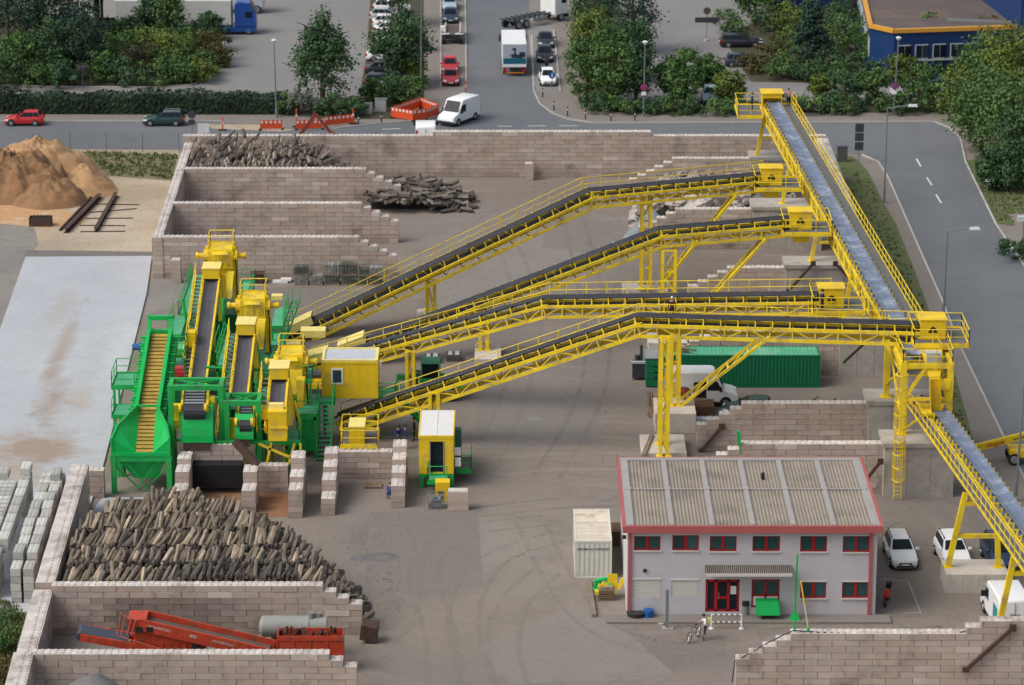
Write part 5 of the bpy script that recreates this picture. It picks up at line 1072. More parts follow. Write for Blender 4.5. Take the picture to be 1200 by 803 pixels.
def van(name,label,pf,pr,L=5.3,H=2.5,pm=WH,W=1.98,side_door=False,livery=False,by=None,noseL=1.05):
    a=P(*pf); c=P(*pr); d=a-c; loc=(a+c)/2
    if by=='f': loc=a-d.normalized()*L/2
    if by=='r': loc=c+d.normalized()*L/2
    t=thing(name,label,'van',(loc.x,loc.y,.02),math.atan2(d.y,d.x)); h=L/2; w=W/2; b=MB()
    prof=[(-h,.34),(-h,H*.55),(-h+.10,H-.12),(-h+.35,H),(h-2.0,H),(h-1.72,H-.10),(h-noseL,1.28),(h-.35,1.12),(h-.07,.92),(h,.62),(h-.04,.34)]
    ax=Vector((0,W,0)); b.extr([(x,-w,z) for x,z in prof],ax); o=b.build('body',[pm,TRIM],t,local=True,smooth=35,bevel=.09)
    b=MB(); b.box(-h+.06,h-.05,-w+.03,w-.03,.2,.42); b.box(h-.25,h+.03,-w*.95,w*.95,.3,.56); 
    for wx in (-h+1.05,h-.95):
        for s in (-1,1): b.tube((wx,s*(w-.06),.36),(wx,s*(w+.004),.36),.44,.44,16)
    b.build('bumper',TRIM,t,local=True)
    for wx in (-h+1.05,h-.95):
        for s in (-1,1): wheel(t,wx,s*(w-.1),.35,.24,s)
    p0=Vector((h-1.70,0,H-.16)); p1=Vector((h-noseL-.03,0,1.32)); N=Vector((p0.z-p1.z,0,p1.x-p0.x)).normalized(); b=MB(); off=N*.02
    b.extr([p0+off+Vector((0,-w*.84,0)),p1+off+Vector((0,-w*.9,0)),p1+off+Vector((0,w*.9,0)),p0+off+Vector((0,w*.84,0))],N*.012); b.build('windscreen',GLASS,t,local=True)
    for s in (-1,1):
        b=MB(); y=s*(w+.004); zt=min(H-.35,2.02); b.extr([(h-2.35,y,1.28),(h-1.22,y,1.28),(h-1.62-(.1 if H<2.3 else 0),y,zt),(h-2.35,y,zt)],Vector((0,s*.012,0))); b.build('side_window',GLASS,t,local=True)
        b=MB(); b.box(h-1.45,h-1.25,s*w if s>0 else s*w-.26,s*w+.26 if s>0 else s*w,1.25,1.6); b.build('wing_mirror',TRIM,t,local=True)
        b=MB(); b.box(h-.28,h-.06,s*w*.82-.16,s*w*.82+.16,.78,.98); b.build('headlight',LAMP,t,local=True)
        b=MB(); b.box(-h-.015,-h+.03,s*(w-.1)-.09,s*(w-.1)+.09,.75,1.5); b.build('taillight',TAIL,t,local=True)
    if side_door:
        b=MB(); b.box(h-3.35,h-2.42,-w-.02,-w-.002,.5,1.95); b.build('open_doorway',mat('dark van interior',(.02,.02,.022),.9),t,local=True); b=MB(); b.box(-h+.55,h-3.4,-w-.09,-w-.05,.46,2.0); b.build('sliding_door',pm,t,local=True)
    b=MB(); b.box(-h-.012,-h+.02,-.012,.012,.42,H-.2); b.box(-h-.03,-h,.05,.3,1.0,1.05); b.build('rear_door_seam',TRIM,t,local=True)
    if livery:
        TE=mat('teal sticker',(.01,.25,.29),.4); b=MB(); b.box(-h+.5,-h+1.7,w+.003,w+.012,.75,1.75); b.build('sticker',TE,t,local=True)
        b=MB(); lettering(b,'Lorem' if False else 'Elmare',.22,(-h-.02,0,1.52),(0,-1,0),(0,0,1)); b.build('lettering',mat('grey lettering',(.12,.13,.16),.6),t,local=True)
    return t
# --- street, far side
car('parked_car','small red hatchback driving left along the street',(5,146),(53,146),RD,'hatch',L=3.95)
car('parked_car','dark green estate car with roof bars driving left along the street',(168,146.3),(217,146.3),DG,'estate',L=4.25,bars=True)
van('delivery_van','white high roofed van turning out of the side street',(526,147.2),(550,138.5),L=5.2,H=2.5)
car('parked_car','red car at the near end of the parking strip',(528.5,102),(527.5,93),RD,'saloon',L=4.3,by_front=True)
car('parked_car','red car parked behind another red car',(527.5,88),(527,79),RD,'hatch',L=4.1,by_front=True)
car('parked_car','dark blue car with pale roof behind the bare trailer',(528,28.5),(528,20),DB,'saloon',L=4.4,by_front=True)
car('parked_car','pale blue car next to the top edge of the parking strip',(527,14.5),(527,6),LB,'estate',L=4.4,by_front=True)
car('parked_car','dark car in the farthest visible place of the parking strip',(526,3),(526,-6),DK,'saloon',L=4.4,by_front=True)
car('parked_car','dark saloon at the far end of the right parking bay',(640,57.5),(639,49),DK,'saloon',L=4.4,by_front=True)
car('parked_car','black car between the dark saloon and the motor scooter',(639,74.5),(638,66),DK,'hatch',L=4.2,by_front=True)
car('parked_car','white car behind the blue round sign',(643,102),(641,94),WH,'hatch',L=4.0,by_front=True)
G='cars parked in the car park'
for i,(xl,xr,y,pm,k,lab) in enumerate([(434,484,15.5,WH,'estate','white estate car in the farthest visible place of the left car park'),(433,478,25.,SV,'hatch','silver hatchback second in the row of pale cars'),(435,482,33.,WH,'hatch','white hatchback third in the row of pale cars'),(436,482,41.,WH,'saloon','white saloon nearest the round tree in the row of pale cars'),(433,478,60.,SV,'hatch','silver hatchback half hidden by the round tree'),(430,475,72.,WH,'estate','white estate car behind the lower leaves of the round tree'),(429,474,88.,DK,'saloon','black saloon with red tail lamps beside the round tree'),(425,478,103.5,DK,'estate','dark estate car parked in front of the black saloon'),(427,470,112.5,SV,'saloon','silver saloon behind the hedge at the car park corner')]):
    car('parked_car',lab,(xr,y-1.5),(xl,y-1.5),pm,k,L=4.5,group=G)
car('parked_car','white car at the top edge right of the pale row',(500,8),(470,8),WH,'hatch',L=4.1,group=G) if False else None
car('parked_car','long black estate car on the paved yard by the bushes',(895,54.5),(842,54.5),DK,'estate',L=4.9)
car('parked_car','dark hatchback with red tail lamps behind the dry bushes',(889,77.5),(850,77.5),DB,'hatch',L=3.9)
car('parked_car','grey blue car showing behind the small trees by the road',(832,123),(832,115),LB,'hatch',L=4.0,by_front=True)
van('delivery_van','bright blue van parked behind the bushes near the blue building',(1078,112),(1108,112),L=4.3,H=1.9,pm=BL,noseL=.9)
car('parked_car','grey car behind the hedge left of the blue van',(1050,113),(1080,113),SV,'hatch',L=4.)
van('delivery_van','white van on the street showing over the long block wall',(499,154),(499,170),L=4.6,H=1.9,by='r')
# --- in the yard
van('delivery_van','white high roofed van with its side door open in front of the green container',(866,472.5),(776,472.5),L=5.55,H=2.7,side_door=True)
car('parked_car','dark green car peeping over the stepped wall',(856,487),(898,487),DG,'hatch',L=3.9)
car('parked_car','white estate car parked beside the office',(1061,670),(1053,651),WH,'estate',L=4.6,bars=True,by_front=True,W=1.82)
car('parked_car','white car half hidden by the concrete pad',(1124,672),(1113,653),WH,'suv',L=4.5,bars=True,by_front=True,H=1.6,W=1.82)
car('parked_car','dark blue estate car right of the concrete pad',(1181,675),(1168,655),DB,'suv',L=4.6,bars=True,by_front=True,W=1.85)
van('delivery_van','white van with a teal sticker seen from behind at the right edge',(1166,710),(1188,748),L=5.4,H=2.5,livery=True,by='r')
# --- box truck
def bx(t,n,m,*a,bev=0): b=MB(); b.box(*a); return b.build(n,m,t,local=True,bevel=bev)
a=P(603,90); t=thing('box_truck','white box truck with a teal stripe on its rear driving up the side street','truck',(a.x,a.y,.01),radians(90)+.02)
bx(t,'cargo_box',WHITE,0,7.6,-1.3,1.3,1.0,3.62,bev=.04); bx(t,'cab',WHITE,7.8,9.6,-1.2,1.2,.7,3.2,bev=.1); bx(t,'chassis',TRIM,.1,9.4,-.5,.5,.6,.98); b=MB(); b.box(-.03,-.005,-1.25,1.25,1.06,3.55); rd=b.build('rear_door',mat('grey rear door',(.40,.43,.50),.4),t,local=True)
bx(rd,'teal_stripe',mat('teal band',(.005,.12,.19),.4),-.045,-.032,-1.22,1.22,1.42,2.02); bx(rd,'white_band',WHITE,-.045,-.032,-1.25,1.25,1.08,1.38)
b=MB()
for (y0,y1,z0,z1) in ((-1.15,-.1,2.15,2.42),(-1.2,-.55,2.5,2.62),(-.3,.35,2.06,2.5),(-.15,.05,2.5,3.2),(-.1,.25,2.9,3.15),(-1.1,-.5,2.25,2.72),(.2,.6,2.36,2.42),(-.9,-.3,2.0,2.14)): b.box(-.046,-.033,y0,y1,z0,z1)
b.build('dark_motif',mat('dark slate print',(.02,.05,.075),.5),rd,local=True)
for wx,r in ((1.6,.48),(8.5,.48)):
    for s in (-1,1): wheel(t,wx,s*1.05,r,.32,s)
for s in (-1,1): bx(t,'taillight',TAIL,-.06,.02,s*1.0-.16,s*1.0+.16,.55,.85); bx(t,'wing_mirror',TRIM,9.1,9.2,s*1.45-.12,s*1.45+.12,2.0,2.7)
bx(t,'bumper_bar',mat('orange reflective strip',(.7,.25,.03),.5),-.05,.03,-1.1,1.1,.38,.46)
# --- chassis lorry
a=P(597,34); c=P(660,21); d=c-a; t=thing('chassis_lorry','white lorry with a bare skeletal chassis turning at the top of the side street','truck',(a.x,a.y,.01),math.atan2(d.y,d.x))
b=MB()
for s in (-.42,.42): b.box(-.5,7.2,s-.08,s+.08,.95,1.15)
for i in range(8): b.box(-.4+i*.85,-.25+i*.85,-1.15,1.15,1.0,1.16)
b.build('chassis_frame',mat('dark chassis',(.05,.055,.06),.5,noise=.3),t,local=True)
bx(t,'cab',WHITE,6.4,8.6,-1.22,1.22,.8,3.7,bev=.12); bx(t,'windscreen',GLASS,8.61,8.63,-1.05,1.05,2.1,3.1); bx(t,'side_window',GLASS,7.5,8.3,-1.24,-1.225,2.1,2.9); bx(t,'fuel_tank',STEEL,3.4,5.2,-1.2,-.6,.5,1.0); bx(t,'bumper',TRIM,8.3,8.75,-1.22,1.22,.4,.8)
for wx in (.4,1.7,7.5):
    for s in (-1,1): wheel(t,wx,s*1.05,.5,.3,s)
# --- blue articulated lorry and trailers beyond the left trees
a=P(301,41); t=thing('articulated_lorry','blue lorry with a long pale trailer parked behind the trees','truck',(a.x,a.y+1.2,.01),0.)
b=MB(); b.extr([(-2.5,-1.25,.8),(-2.5,-1.25,3.5),(-2.2,-1.25,3.85),(-.8,-1.25,3.7),(-.15,-1.25,2.5),(-.05,-1.25,.8)],Vector((0,2.5,0))); b.build('cab',BL,t,local=True,bevel=.1); bx(t,'side_window',GLASS,-1.3,-.5,-1.275,-1.255,2.0,2.7); b=MB(); b.extr([(-.72,-1.1,3.6),(-.1,-1.1,2.5),(-.1,1.1,2.5),(-.72,1.1,3.6)],Vector((.03,0,.02))); b.build('windscreen',GLASS,t,local=True)
bx(t,'side_skirt',BL,-5.2,-.1,-1.25,1.25,.35,.98); bx(t,'cargo_box',mat('pale tarpaulin',(.55,.55,.53),.6,noise=.06),-16.2,-2.9,-1.28,1.28,1.15,4.0,bev=.04); bx(t,'trailer_skirt',BL,-16,-5.4,-1.2,1.2,.7,1.14)
for wx in (-.95,-4.2,-12.5,-13.8,-15.1):
    for s in (-1,1): wheel(t,wx,s*1.06,.5,.3,s)
for x,lab in ((-29,'white box trailer with a dark end behind the left trees'),):
    q=P(128,32); t=thing('box_trailer',lab,'trailer',(q.x,q.y,.01),0.); bx(t,'cargo_box',mat('pale tarpaulin',(.55,.55,.53)),-1,9,0,2.5,1.1,3.8,bev=.04); bx(t,'dark_end',mat('dark maroon curtain',(.04,.02,.03),.7),-1.7,-1.02,0,2.5,1.1,3.8); bx(t,'chassis',TRIM,-1.5,9,.4,2.1,.6,1.08)
    for wx in (5.5,6.8):
        for s in (.2,2.3): wheel(t,wx,s,.48,.28,-1 if s<1 else 1)
q=P(92,32); t=thing('box_trailer','white box trailer at the far left behind the dark trees','trailer',(q.x,q.y,.01),0.); bx(t,'cargo_box',MATS['pale tarpaulin'],-7,3,0,2.5,1.1,3.9,bev=.04); bx(t,'chassis',TRIM,-6.5,2.8,.4,2.1,.6,1.08)
for wx in (-5,0):
    for s in (.2,2.3): wheel(t,wx,s,.48,.28,-1 if s<1 else 1)
q=P(310,14); t=thing('parked_lorry','grey lorry cab showing right of the blue lorry','truck',(q.x,q.y,.01),0.); bx(t,'cab',SV,-2.2,0,-1.2,1.2,.7,3.2,bev=.12); bx(t,'cargo_box',MATS['pale tarpaulin'],-9,-2.4,-1.25,1.25,1.0,3.6,bev=.04); bx(t,'windscreen',GLASS,.005,.02,-1.,1.,1.9,2.8)
for wx in (-.8,-7):
    for s in (-1,1): wheel(t,wx,s*1.05,.5,.3,s)
# --- bare trailer on the strip
q=P(530,52); t=thing('flatbed_trailer','dark bare trailer with wooden bed in the parking strip','trailer',(q.x,q.y,.01),radians(90))
bx(t,'wooden_bed',mat('dull bed planks',(.10,.08,.065),.9,noise=.3,nscale=3),.5,5.8,-.75,.75,.85,1.0); b=MB()
for s in (-1,1): b.box(.3,5.9,s*.85-.07,s*.85+.07,.9,1.35); b.box(-.1,.6,s*.78-.45,s*.78+.45,1.12,1.18)
b.build('side_rail',mat('pale rail',(.5,.5,.48),.6),t,local=True)
b=MB(); b.box(0,.5,-.8,.8,.55,.9); b.box(.5,6,-.5,.5,.5,.84); b.build('chassis',TRIM,t,local=True)
for wx in (.25,1.6):
    for s in (-1,1): wheel(t,wx,s*.98,.55,.42,s)
bx(t,'white_box',WHITE,2.4,3.2,.9,1.4,1.0,1.5)
# --- two-wheelers
def bike(label,px,py,rz,pm,cat='motorbike',name='motorbike',motor=True,lean=0.):
    q=P(px,py); t=thing(name,label,cat,(q.x,q.y,.01),rz); t.rotation_euler=(lean,0,rz); r=.31 if motor else .34
    for x in (-.62,.62):
        b=MB(); N=16; w=.06 if motor else .022
        for i in range(N): a0,a1=2*pi*i/N,2*pi*(i+1)/N; b.tube((x+r*cos(a0),0,r+.02+r*sin(a0)),(x+r*cos(a1),0,r+.02+r*sin(a1)),w,w,6)
        o=b.build('wheel',TYRE,t,local=True); b=MB()
        for i in range(4): a0=pi*i/4; b.beam((x+r*cos(a0),0,r+.02+r*sin(a0)),(x-r*cos(a0),0,r+.02-r*sin(a0)),.015)
        b.tube((x,-.08,r+.02),(x,.08,r+.02),.05); b.build('rim',RIM,o,local=True)
    b=MB()
    if motor:
        b.hexa([(-.55,-.12,.45),(.25,-.14,.40),(.25,.14,.40),(-.55,.12,.45),(-.7,-.13,.78),(.35,-.17,.85),(.35,.17,.85),(-.7,.13,.78)]); b.hexa([(.3,-.17,.55),(.6,-.2,.6),(.6,.2,.6),(.3,.17,.55),(.35,-.2,1.1),(.55,-.12,1.12),(.55,.12,1.12),(.35,.2,1.1)])
        b.build('body',pm,t,local=True,smooth=50); b=MB(); b.box(-.6,.05,-.14,.14,.79,.88); b.build('seat',BLK,t,local=True); b=MB(); b.box(-1.0,-.62,-.18,.18,.82,1.15); b.build('top_case',TRIM,t,local=True,bevel=.03)
    else:
        for p_,q_ in (((-.62,0,.36),(-.2,0,.33)),((-.2,0,.33),(-.28,0,.85)),((-.62,0,.36),(-.27,0,.78)),((-.2,0,.33),(.42,0,.82)),((-.27,0,.8),(.42,0,.88)),((.42,0,.95),(.62,0,.36))): b.tube(p_,q_,.022,.022,6)
        b.build('frame',pm,t,local=True); b=MB(); b.ball((-.29,0,.9),.14,.07,.05); b.build('saddle',BLK,t,local=True)
    b=MB(); b.tube((.42,-.34,1.05),(.42,.34,1.05),.02); b.tube((.42,0,.95),(.42,0,1.06),.02); b.build('handlebar',TRIM,t,local=True); b=MB(); b.tube((.6,0,.4),(.44,0,1.),.03); b.build('front_fork',STEEL,t,local=True)
    return t
bike('red motor scooter parked against the office side wall',1039,707,radians(255),RD); bike('dark motor scooter between two cars in the right parking bay',641,82,radians(85),DK)
# --- yellow boom lift by the road
q=P(1200,546); t=thing('boom_lift','yellow boom lift with red and black lettering beside the road','boom lift',(q.x,q.y,.01),0.); A=PY(1143,525,q.y+.6)-Vector((q.x,q.y,.01)); Bq=PY(1216,506.5,q.y+.6)-Vector((q.x,q.y,.01)); d=Bq-A; b=MB(); b.beam(A+d*.0,A+d,.42,.46); b.beam(A-d*.02,A+d*.12,.3,.5); b.build('boom',YELP,t,local=True)
b=MB(); dn=d.normalized(); up=Vector((-dn.z,0,dn.x)); lettering(b,'Wagner',.42,A+d*.32+Vector((0,-.225,0)),dn,up); b.build('lettering',mat('red lettering',(.5,.03,.02),.5),t,local=True); b=MB(); lettering(b,'vermietung',.26,A+d*.72+Vector((0,-.225,0)),dn,up); b.build('lettering',TRIM,t,local=True)
b=MB(); b.box(-1.,2.5,0,1.6,.6,1.1); b.box(.8,2.5,.2,1.4,1.1,1.5); b.build('chassis',YELP,t,local=True)
for x,y in ((-.7,.1),(2.,.1),(-.7,1.6),(2.,1.6)): wheel(t,x,y,.45,.3,-1 if y<1 else 1)
b=MB(); b.box(A.x-.5,A.x+.3,A.y-.4,A.y+.4,A.z-.75,A.z-.68); rails(b,[(A.x-.5,A.y-.4,A.z-.7),(A.x+.3,A.y-.4,A.z-.7)]); b.build('work_basket',YELP,t,local=True)
# --- green wheel loader behind the lowest conveyor
q=P(515,470); t=thing('wheel_loader','green wheeled loader half hidden behind the lowest conveyor','loader',(q.x,q.y+.9,.01),0.)
b=MB(); b.box(-1.6,.4,-.8,.8,.7,1.7); b.hexa([(.4,-.5,.7),(1.7,-.9,.5),(1.7,.9,.5),(.4,.5,.7),(.4,-.5,1.3),(1.9,-1.1,1.2),(1.9,1.1,1.2),(.4,.5,1.3)]); b.box(-3.2,-1.6,-.3,.3,1.4,1.8); b.build('body',GRN,t,local=True,bevel=.05)
b=MB(); b.box(-1.3,-.05,-.65,.65,1.72,2.85); b.build('cab_glass',GLASS,t,local=True); b=MB(); b.box(-1.4,.05,-.75,.75,2.86,3.0)
for x in (-1.35,0): 
    for s in (-.7,.7): b.box(x-.05,x+.05,s-.05,s+.05,1.7,2.86)
b.build('cab_roof',GRND,t,local=True)
for x in (-1.1,.75):
    for s in (-1,1): wheel(t,x,s*.95,.62,.4,s)
# ================================================================== trees and bushes
BARK=mat('bark',(.10,.075,.055),.95,noise=.3,nscale=3)
def leafmat(n,c1,c2): return mat(n,c1,.75,col2=c2,spec=.25)
LV=dict(hedge=leafmat('dark hedge leaves',(.016,.036,.020),(.03,.055,.026)),dark=leafmat('dark leaves',(.035,.080,.035),(.062,.120,.046)),mid=leafmat('green leaves',(.052,.112,.033),(.095,.170,.046)),lime=leafmat('yellow green leaves',(.080,.130,.022),(.14,.175,.035)),fir=leafmat('blue green needles',(.018,.046,.034),(.036,.072,.048)),dry=leafmat('olive dry leaves',(.07,.075,.022),(.11,.085,.03)),purple=leafmat('purple brown leaves',(.050,.040,.024),(.055,.06,.03)),grey=leafmat('silver grey leaves',(.10,.12,.10),(.16,.17,.15)))
def leaves(b,c,rx,ry,rz,n,size,rnd,tint=(.72,1.22),shape='round',clump=None,fill=.25):
    n=int(n*2.3); size*=.72; c=Vector(c); nc=clump or max(8,int(n/55)); per=max(1,n//nc)
    for i in range(nc):
        while True:
            v=Vector((rnd.uniform(-1,1),rnd.uniform(-1,1),rnd.uniform(-1,1)))
            if .05<v.length<1: break
        v=v.normalized()*(rnd.uniform(.62,1.0) if rnd.random()>fill else rnd.uniform(.1,.6))
        if shape=='cone': k=(1-(v.z+1)/2*.85); s=Vector((v.x*k,v.y*k,v.z))
        elif shape=='box': s=Vector((max(-1,min(1,v.x*1.6)),max(-1,min(1,v.y*1.6)),max(-1,min(1,v.z*1.4))))
        else: s=v
        cc=c+Vector((s.x*rx,s.y*ry,s.z*rz)); cr=rnd.uniform(.20,.36)*(rx+ry+rz)/3*(.75 if shape=='cone' else 1); ct=rnd.uniform(*tint); ch=rnd.random()
        for j in range(per):
            o=Vector((rnd.gauss(0,.5),rnd.gauss(0,.5),rnd.gauss(0,.38)))*cr; p=cc+o; nn=(o.normalized()*.7+Vector((rnd.uniform(-1,1),rnd.uniform(-1,1),rnd.uniform(-.2,1.2)))*.7)
            if nn.length<.05: nn=Vector((0,0,1))
            nn.normalize(); a=nn.orthogonal().normalized(); a=(a*cos(rnd.random()*6.3)+nn.cross(a)*sin(rnd.random()*6.3)).normalized(); e=nn.cross(a); s1=size*rnd.uniform(.6,1.25); s2=s1*rnd.uniform(.45,.8)
            b.face([p-a*s1,p-e*s2,p+a*s1,p+e*s2],0,ct*rnd.uniform(.87,1.13),min(1,max(0,ch+rnd.uniform(-.3,.3))))
def tree(label,px,py,h,r,kind='mid',shape='round',n=1500,base=.22,size=.24,cat='tree',name='tree',group=None,ry=None,gap=.22):
    rnd=random.Random(hash((round(px),round(py),round(h*10)))%99991); q=P(px,py); t=thing(name,label,cat,q,0,group)
    b=MB(); tr=.05*h*.5+.04; lean=Vector((rnd.uniform(-.03,.03)*h,rnd.uniform(-.03,.03)*h,0)); top=q+lean+Vector((0,0,h*.8)); b.tube(q,q+lean*.5+Vector((0,0,h*.4)),tr,tr*.7,8); b.tube(q+lean*.5+Vector((0,0,h*.4)),top,tr*.7,tr*.2,7)
    for i in range(9):
        f=rnd.uniform(base+.05,.75); s=q+lean*f+Vector((0,0,h*f)); a=rnd.random()*6.28; e=s+Vector((cos(a)*r*.75,sin(a)*r*.75,h*rnd.uniform(.06,.2))); b.tube(s,e,tr*.35,tr*.1,5)
    b.build('trunk',BARK,t); b=MB(); cz=h*(base+1)/2; leaves(b,q+Vector((0,0,cz))+lean*.6,r*.86,(ry or r)*.86,h*(1-base)/2*.92,n,size,rnd,shape=shape,fill=gap)
    b.build('crown',LV[kind],t); return t
def bush(label,px,py,h,r,kind='mid',n=500,size=.20,ry=None,group=None,shape='round',name='bush',cat='bush'):
    rnd=random.Random(hash((round(px*2),round(py*2),7))%99991); q=P(px,py); t=thing(name,label,cat,q,0,group); b=MB()
    for i in range(6): a=rnd.random()*6.28; b.tube(q,q+Vector((cos(a)*r*.5,sin(a)*r*.5,h*.7)),.05,.015,5)
    b.build('stem',BARK,t); b=MB(); leaves(b,q+Vector((0,0,h*.46)),r*.88,(ry or r)*.88,h*.48,n,size,rnd,shape=shape,fill=.3); b.build('foliage',LV[kind],t); return t
# left island
G1='dark trees on the island at the top left'
for x,y,h,r,k,lab in ((12,70,12,4.4,'fir','dark tree at the far top left corner'),(45,60,13,4.6,'dark','tall dark tree second from the top left corner'),(82,66,12.5,4.4,'fir','tall dark blue green tree left of the white trailers'),(98,88,8,3.4,'fir','dark rounded tree in front of the tall dark trees'),(66,92,7,3.2,'dark','dark tree low over the no stopping sign'),(22,96,5.5,3.2,'mid','green tree at the left edge above the drive'),(148,56,3.6,2.8,'dark','dark tree in front of the white trailer'),(180,52,6.0,2.6,'dark','dark tree left of the tall pale green tree'),(246,46,3.2,1.8,'dark','dark tree against the pale side of the blue lorry')): tree(lab,x,y,h,r,k,n=1700,base=.05,group=G1)
tree('tall pale green tree in the middle of the island',203,62,9.5,3.,'mid',n=1700,base=.05,shape='cone')
for x,y,h,r,k,lab in ((130,82,4.6,3.2,'mid','green bush in the middle of the island left of the brownish bush'),(165,88,4.4,3.0,'purple','brownish bush on the island'),(150,72,3.6,3.0,'mid','green bush behind the brownish bush'),(192,82,5,3.2,'lime','yellow green bush right of the brownish bush'),(222,82,4.4,3.2,'lime','yellow green bush towards the round end of the island'),(243,72,3.6,2.6,'dry','olive bush at the round end of the island'),(250,58,3.6,2.4,'dark','dark green bush below the blue lorry'),(228,62,4,3,'mid','green bush behind the yellow green ones'),(118,96,3.4,2.8,'mid','low green bush at the edge of the drive left of the brownish bush'),(190,99,3.2,3.0,'mid','low green bush at the front rim of the island'),(218,97,3,2.6,'mid','low green bush near the curve of the drive'),(150,99,3.2,2.8,'dark','low dark bush below the brownish bush'),(240,88,2.8,2.4,'mid','low bush right at the curve of the drive'),(45,100,3.2,3,'mid','low bush beside the drive below the dark trees'),(5,100,3.4,3.2,'dark','low dark bush at the left edge above the drive'),(80,101,3,2.8,'dark','low dark bush behind the no stopping sign'),(175,74,4.5,3,'lime','pale bush above the brownish bush'),(205,88,4,3,'mid','green bush between the two yellow green bushes')): bush(lab,x,y,h,r,k,n=750,size=.22)
# clipped hedge along the street
def hedge(label,p0,p1,h,w,kind,n):
    a=P(*p0); c=P(*p1); d=c-a; L=d.length; d.normalize(); nn=Vector((-d.y,d.x,0)); b=MB(); rnd=random.Random(int(p0[0]*3+p1[0])); b2=MB()
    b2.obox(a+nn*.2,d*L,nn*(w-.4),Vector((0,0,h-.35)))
    for i in range(n):
        u=rnd.random()*L; f=rnd.random(); hv=h*(1+.12*sin(u*.35)+.08*sin(u*1.3))
        if f<.45: p=a+d*u+nn*rnd.uniform(-.05,.15)+Vector((0,0,rnd.random()*hv)); N0=-nn
        elif f<.9: p=a+d*u+nn*rnd.random()*w+Vector((0,0,hv+rnd.uniform(-.15,.12))); N0=Vector((0,0,1))
        else: p=a+d*u+nn*(w+rnd.uniform(-.1,.1))+Vector((0,0,rnd.random()*hv)); N0=nn
        N=(N0+Vector((rnd.uniform(-1,1),rnd.uniform(-1,1),rnd.uniform(-.5,1)))*.7).normalized(); q=N.orthogonal().normalized(); e=N.cross(q); s=rnd.uniform(.12,.26); b.face([p-q*s,p-e*s*.7,p+q*s,p+e*s*.7],0,.7+.4*(.5+.5*sin(u*.8))*rnd.uniform(.7,1.2),rnd.random())
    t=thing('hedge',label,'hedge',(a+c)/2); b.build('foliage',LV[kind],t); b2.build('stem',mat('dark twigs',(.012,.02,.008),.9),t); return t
hedge('long clipped dark hedge between the street and the drive',(-60,134),(335,134.5),1.8,3.4,'hedge',6500)
for x,y,h,r,k,lab in ((352,133,2.6,2.0,'grey','silver grey bush beside the lone tree'),(335,133,2,1.8,'mid','green bush at the end of the clipped hedge'),(385,134,2.4,2.2,'dark','dark bush right of the lone tree trunk'),(410,136,2.2,2.,'dark','dark bush left of the grey utility boxes'),(436,118,2.8,2.2,'mid','green bush behind the grey utility boxes'),(458,122,3.2,2.2,'dark','dark bush above the orange enclosure'),(480,122,3.2,2.,'mid','green bush beside the street lamp on the corner'),(486,104,3.6,1.8,'lime','yellow green bush by the pavement of the side street'),(468,112,3,2.2,'dark','dark bush in front of the silver car'),(487,60,3.4,1.6,'lime','yellow green bush higher up the side street pavement')): bush(lab,x,y,h,r,k,n=650)
tree('lone light crowned tree standing in the hedge by the car park',378,126,10.8,5.7,'dark',shape='cone',n=3200,base=.12,gap=.2,size=.25)
tree('round dark green tree over the parked cars',470,100,8.4,4.0,'dark',n=2600,base=.15,size=.26); tree('dark tree at the top edge beside the parking strip',468,30,7.5,3.0,'dark',n=1500,base=.25)
# centre group
for x,y,h,r,k,lab in ((695,50,8,3.2,'dark','dark tree at the top edge left of the small tree group'),(742,62,10.5,4.0,'fir','tallest dark tree of the group beside the street lamp'),(692,92,8.2,3.0,'lime','yellow green tree on the left of the tree group'),(688,119,7.2,2.9,'mid','bright green tree at the left foot of the tree group'),(720,122,7,3.,'mid','green tree in the middle of the group'),(745,120,7,2.6,'dark','dark green tree directly behind the street lamp'),(738,95,7.5,3,'dark','dark green tree filling the back of the group'),(712,100,7,2.8,'mid','green tree behind the bright green one'),(802,124,6.4,2.2,'mid','slim green tree right of the lamp'),(829,112,4.6,1.7,'mid','small green tree above the grey blue car'),(855,124,4.,2.,'lime','small yellow green tree above the sign post'),(788,118,5.,1.8,'dark','small dark tree between the lamp and the slim tree'),(884,30,6.6,2.6,'mid','green tree at the top edge above the black estate car')): tree(lab,x,y,h,r,k,n=1700,base=.06,gap=.15)
for x,y,h,r,k,lab in ((700,131,2.,2.2,'dark','low bush at the left foot of the tree group'),(728,132,1.8,2.2,'mid','low bush under the middle of the tree group'),(760,133,1.7,2.2,'dark','low bush right of the lamp foot'),(785,133,1.8,2.2,'mid','low bush under the slim green tree'),(812,133,1.7,2.2,'dark','low bush below the grey blue car'),(845,133,1.7,2.2,'mid','low bush under the small yellow green tree'),(872,133,1.7,2.2,'dark','low bush by the far end platform of the conveyor'),(858,38,3,3,'mid','bush behind the black estate car'),(905,38,3.2,3,'dark','dark bush under the tree at the top edge'),(885,84,2.2,2.4,'dry','dry olive bush in front of the dark hatchback'),(905,72,3.2,2.6,'dry','olive bush right of the two cars'),(925,52,5.4,2.8,'lime','yellow green bush left of the dark conifer'),(930,80,3.6,2.8,'mid','green bush below the yellow green one'),(968,88,3,2.8,'dark','dark bush at the foot of the conifer'),(990,72,5.6,3,'mid','green bush right of the dark conifer'),(1000,90,2.8,2.4,'dark','low dark bush left of the blue building'),(912,34,4,2.6,'lime','yellow green bush below the tall blue wall')): bush(lab,x,y,h,r,k,n=650)
tree('dark conifer between the bushes left of the blue building',950,84,8.8,3.2,'fir',shape='cone',n=2300,base=.03,gap=.3)
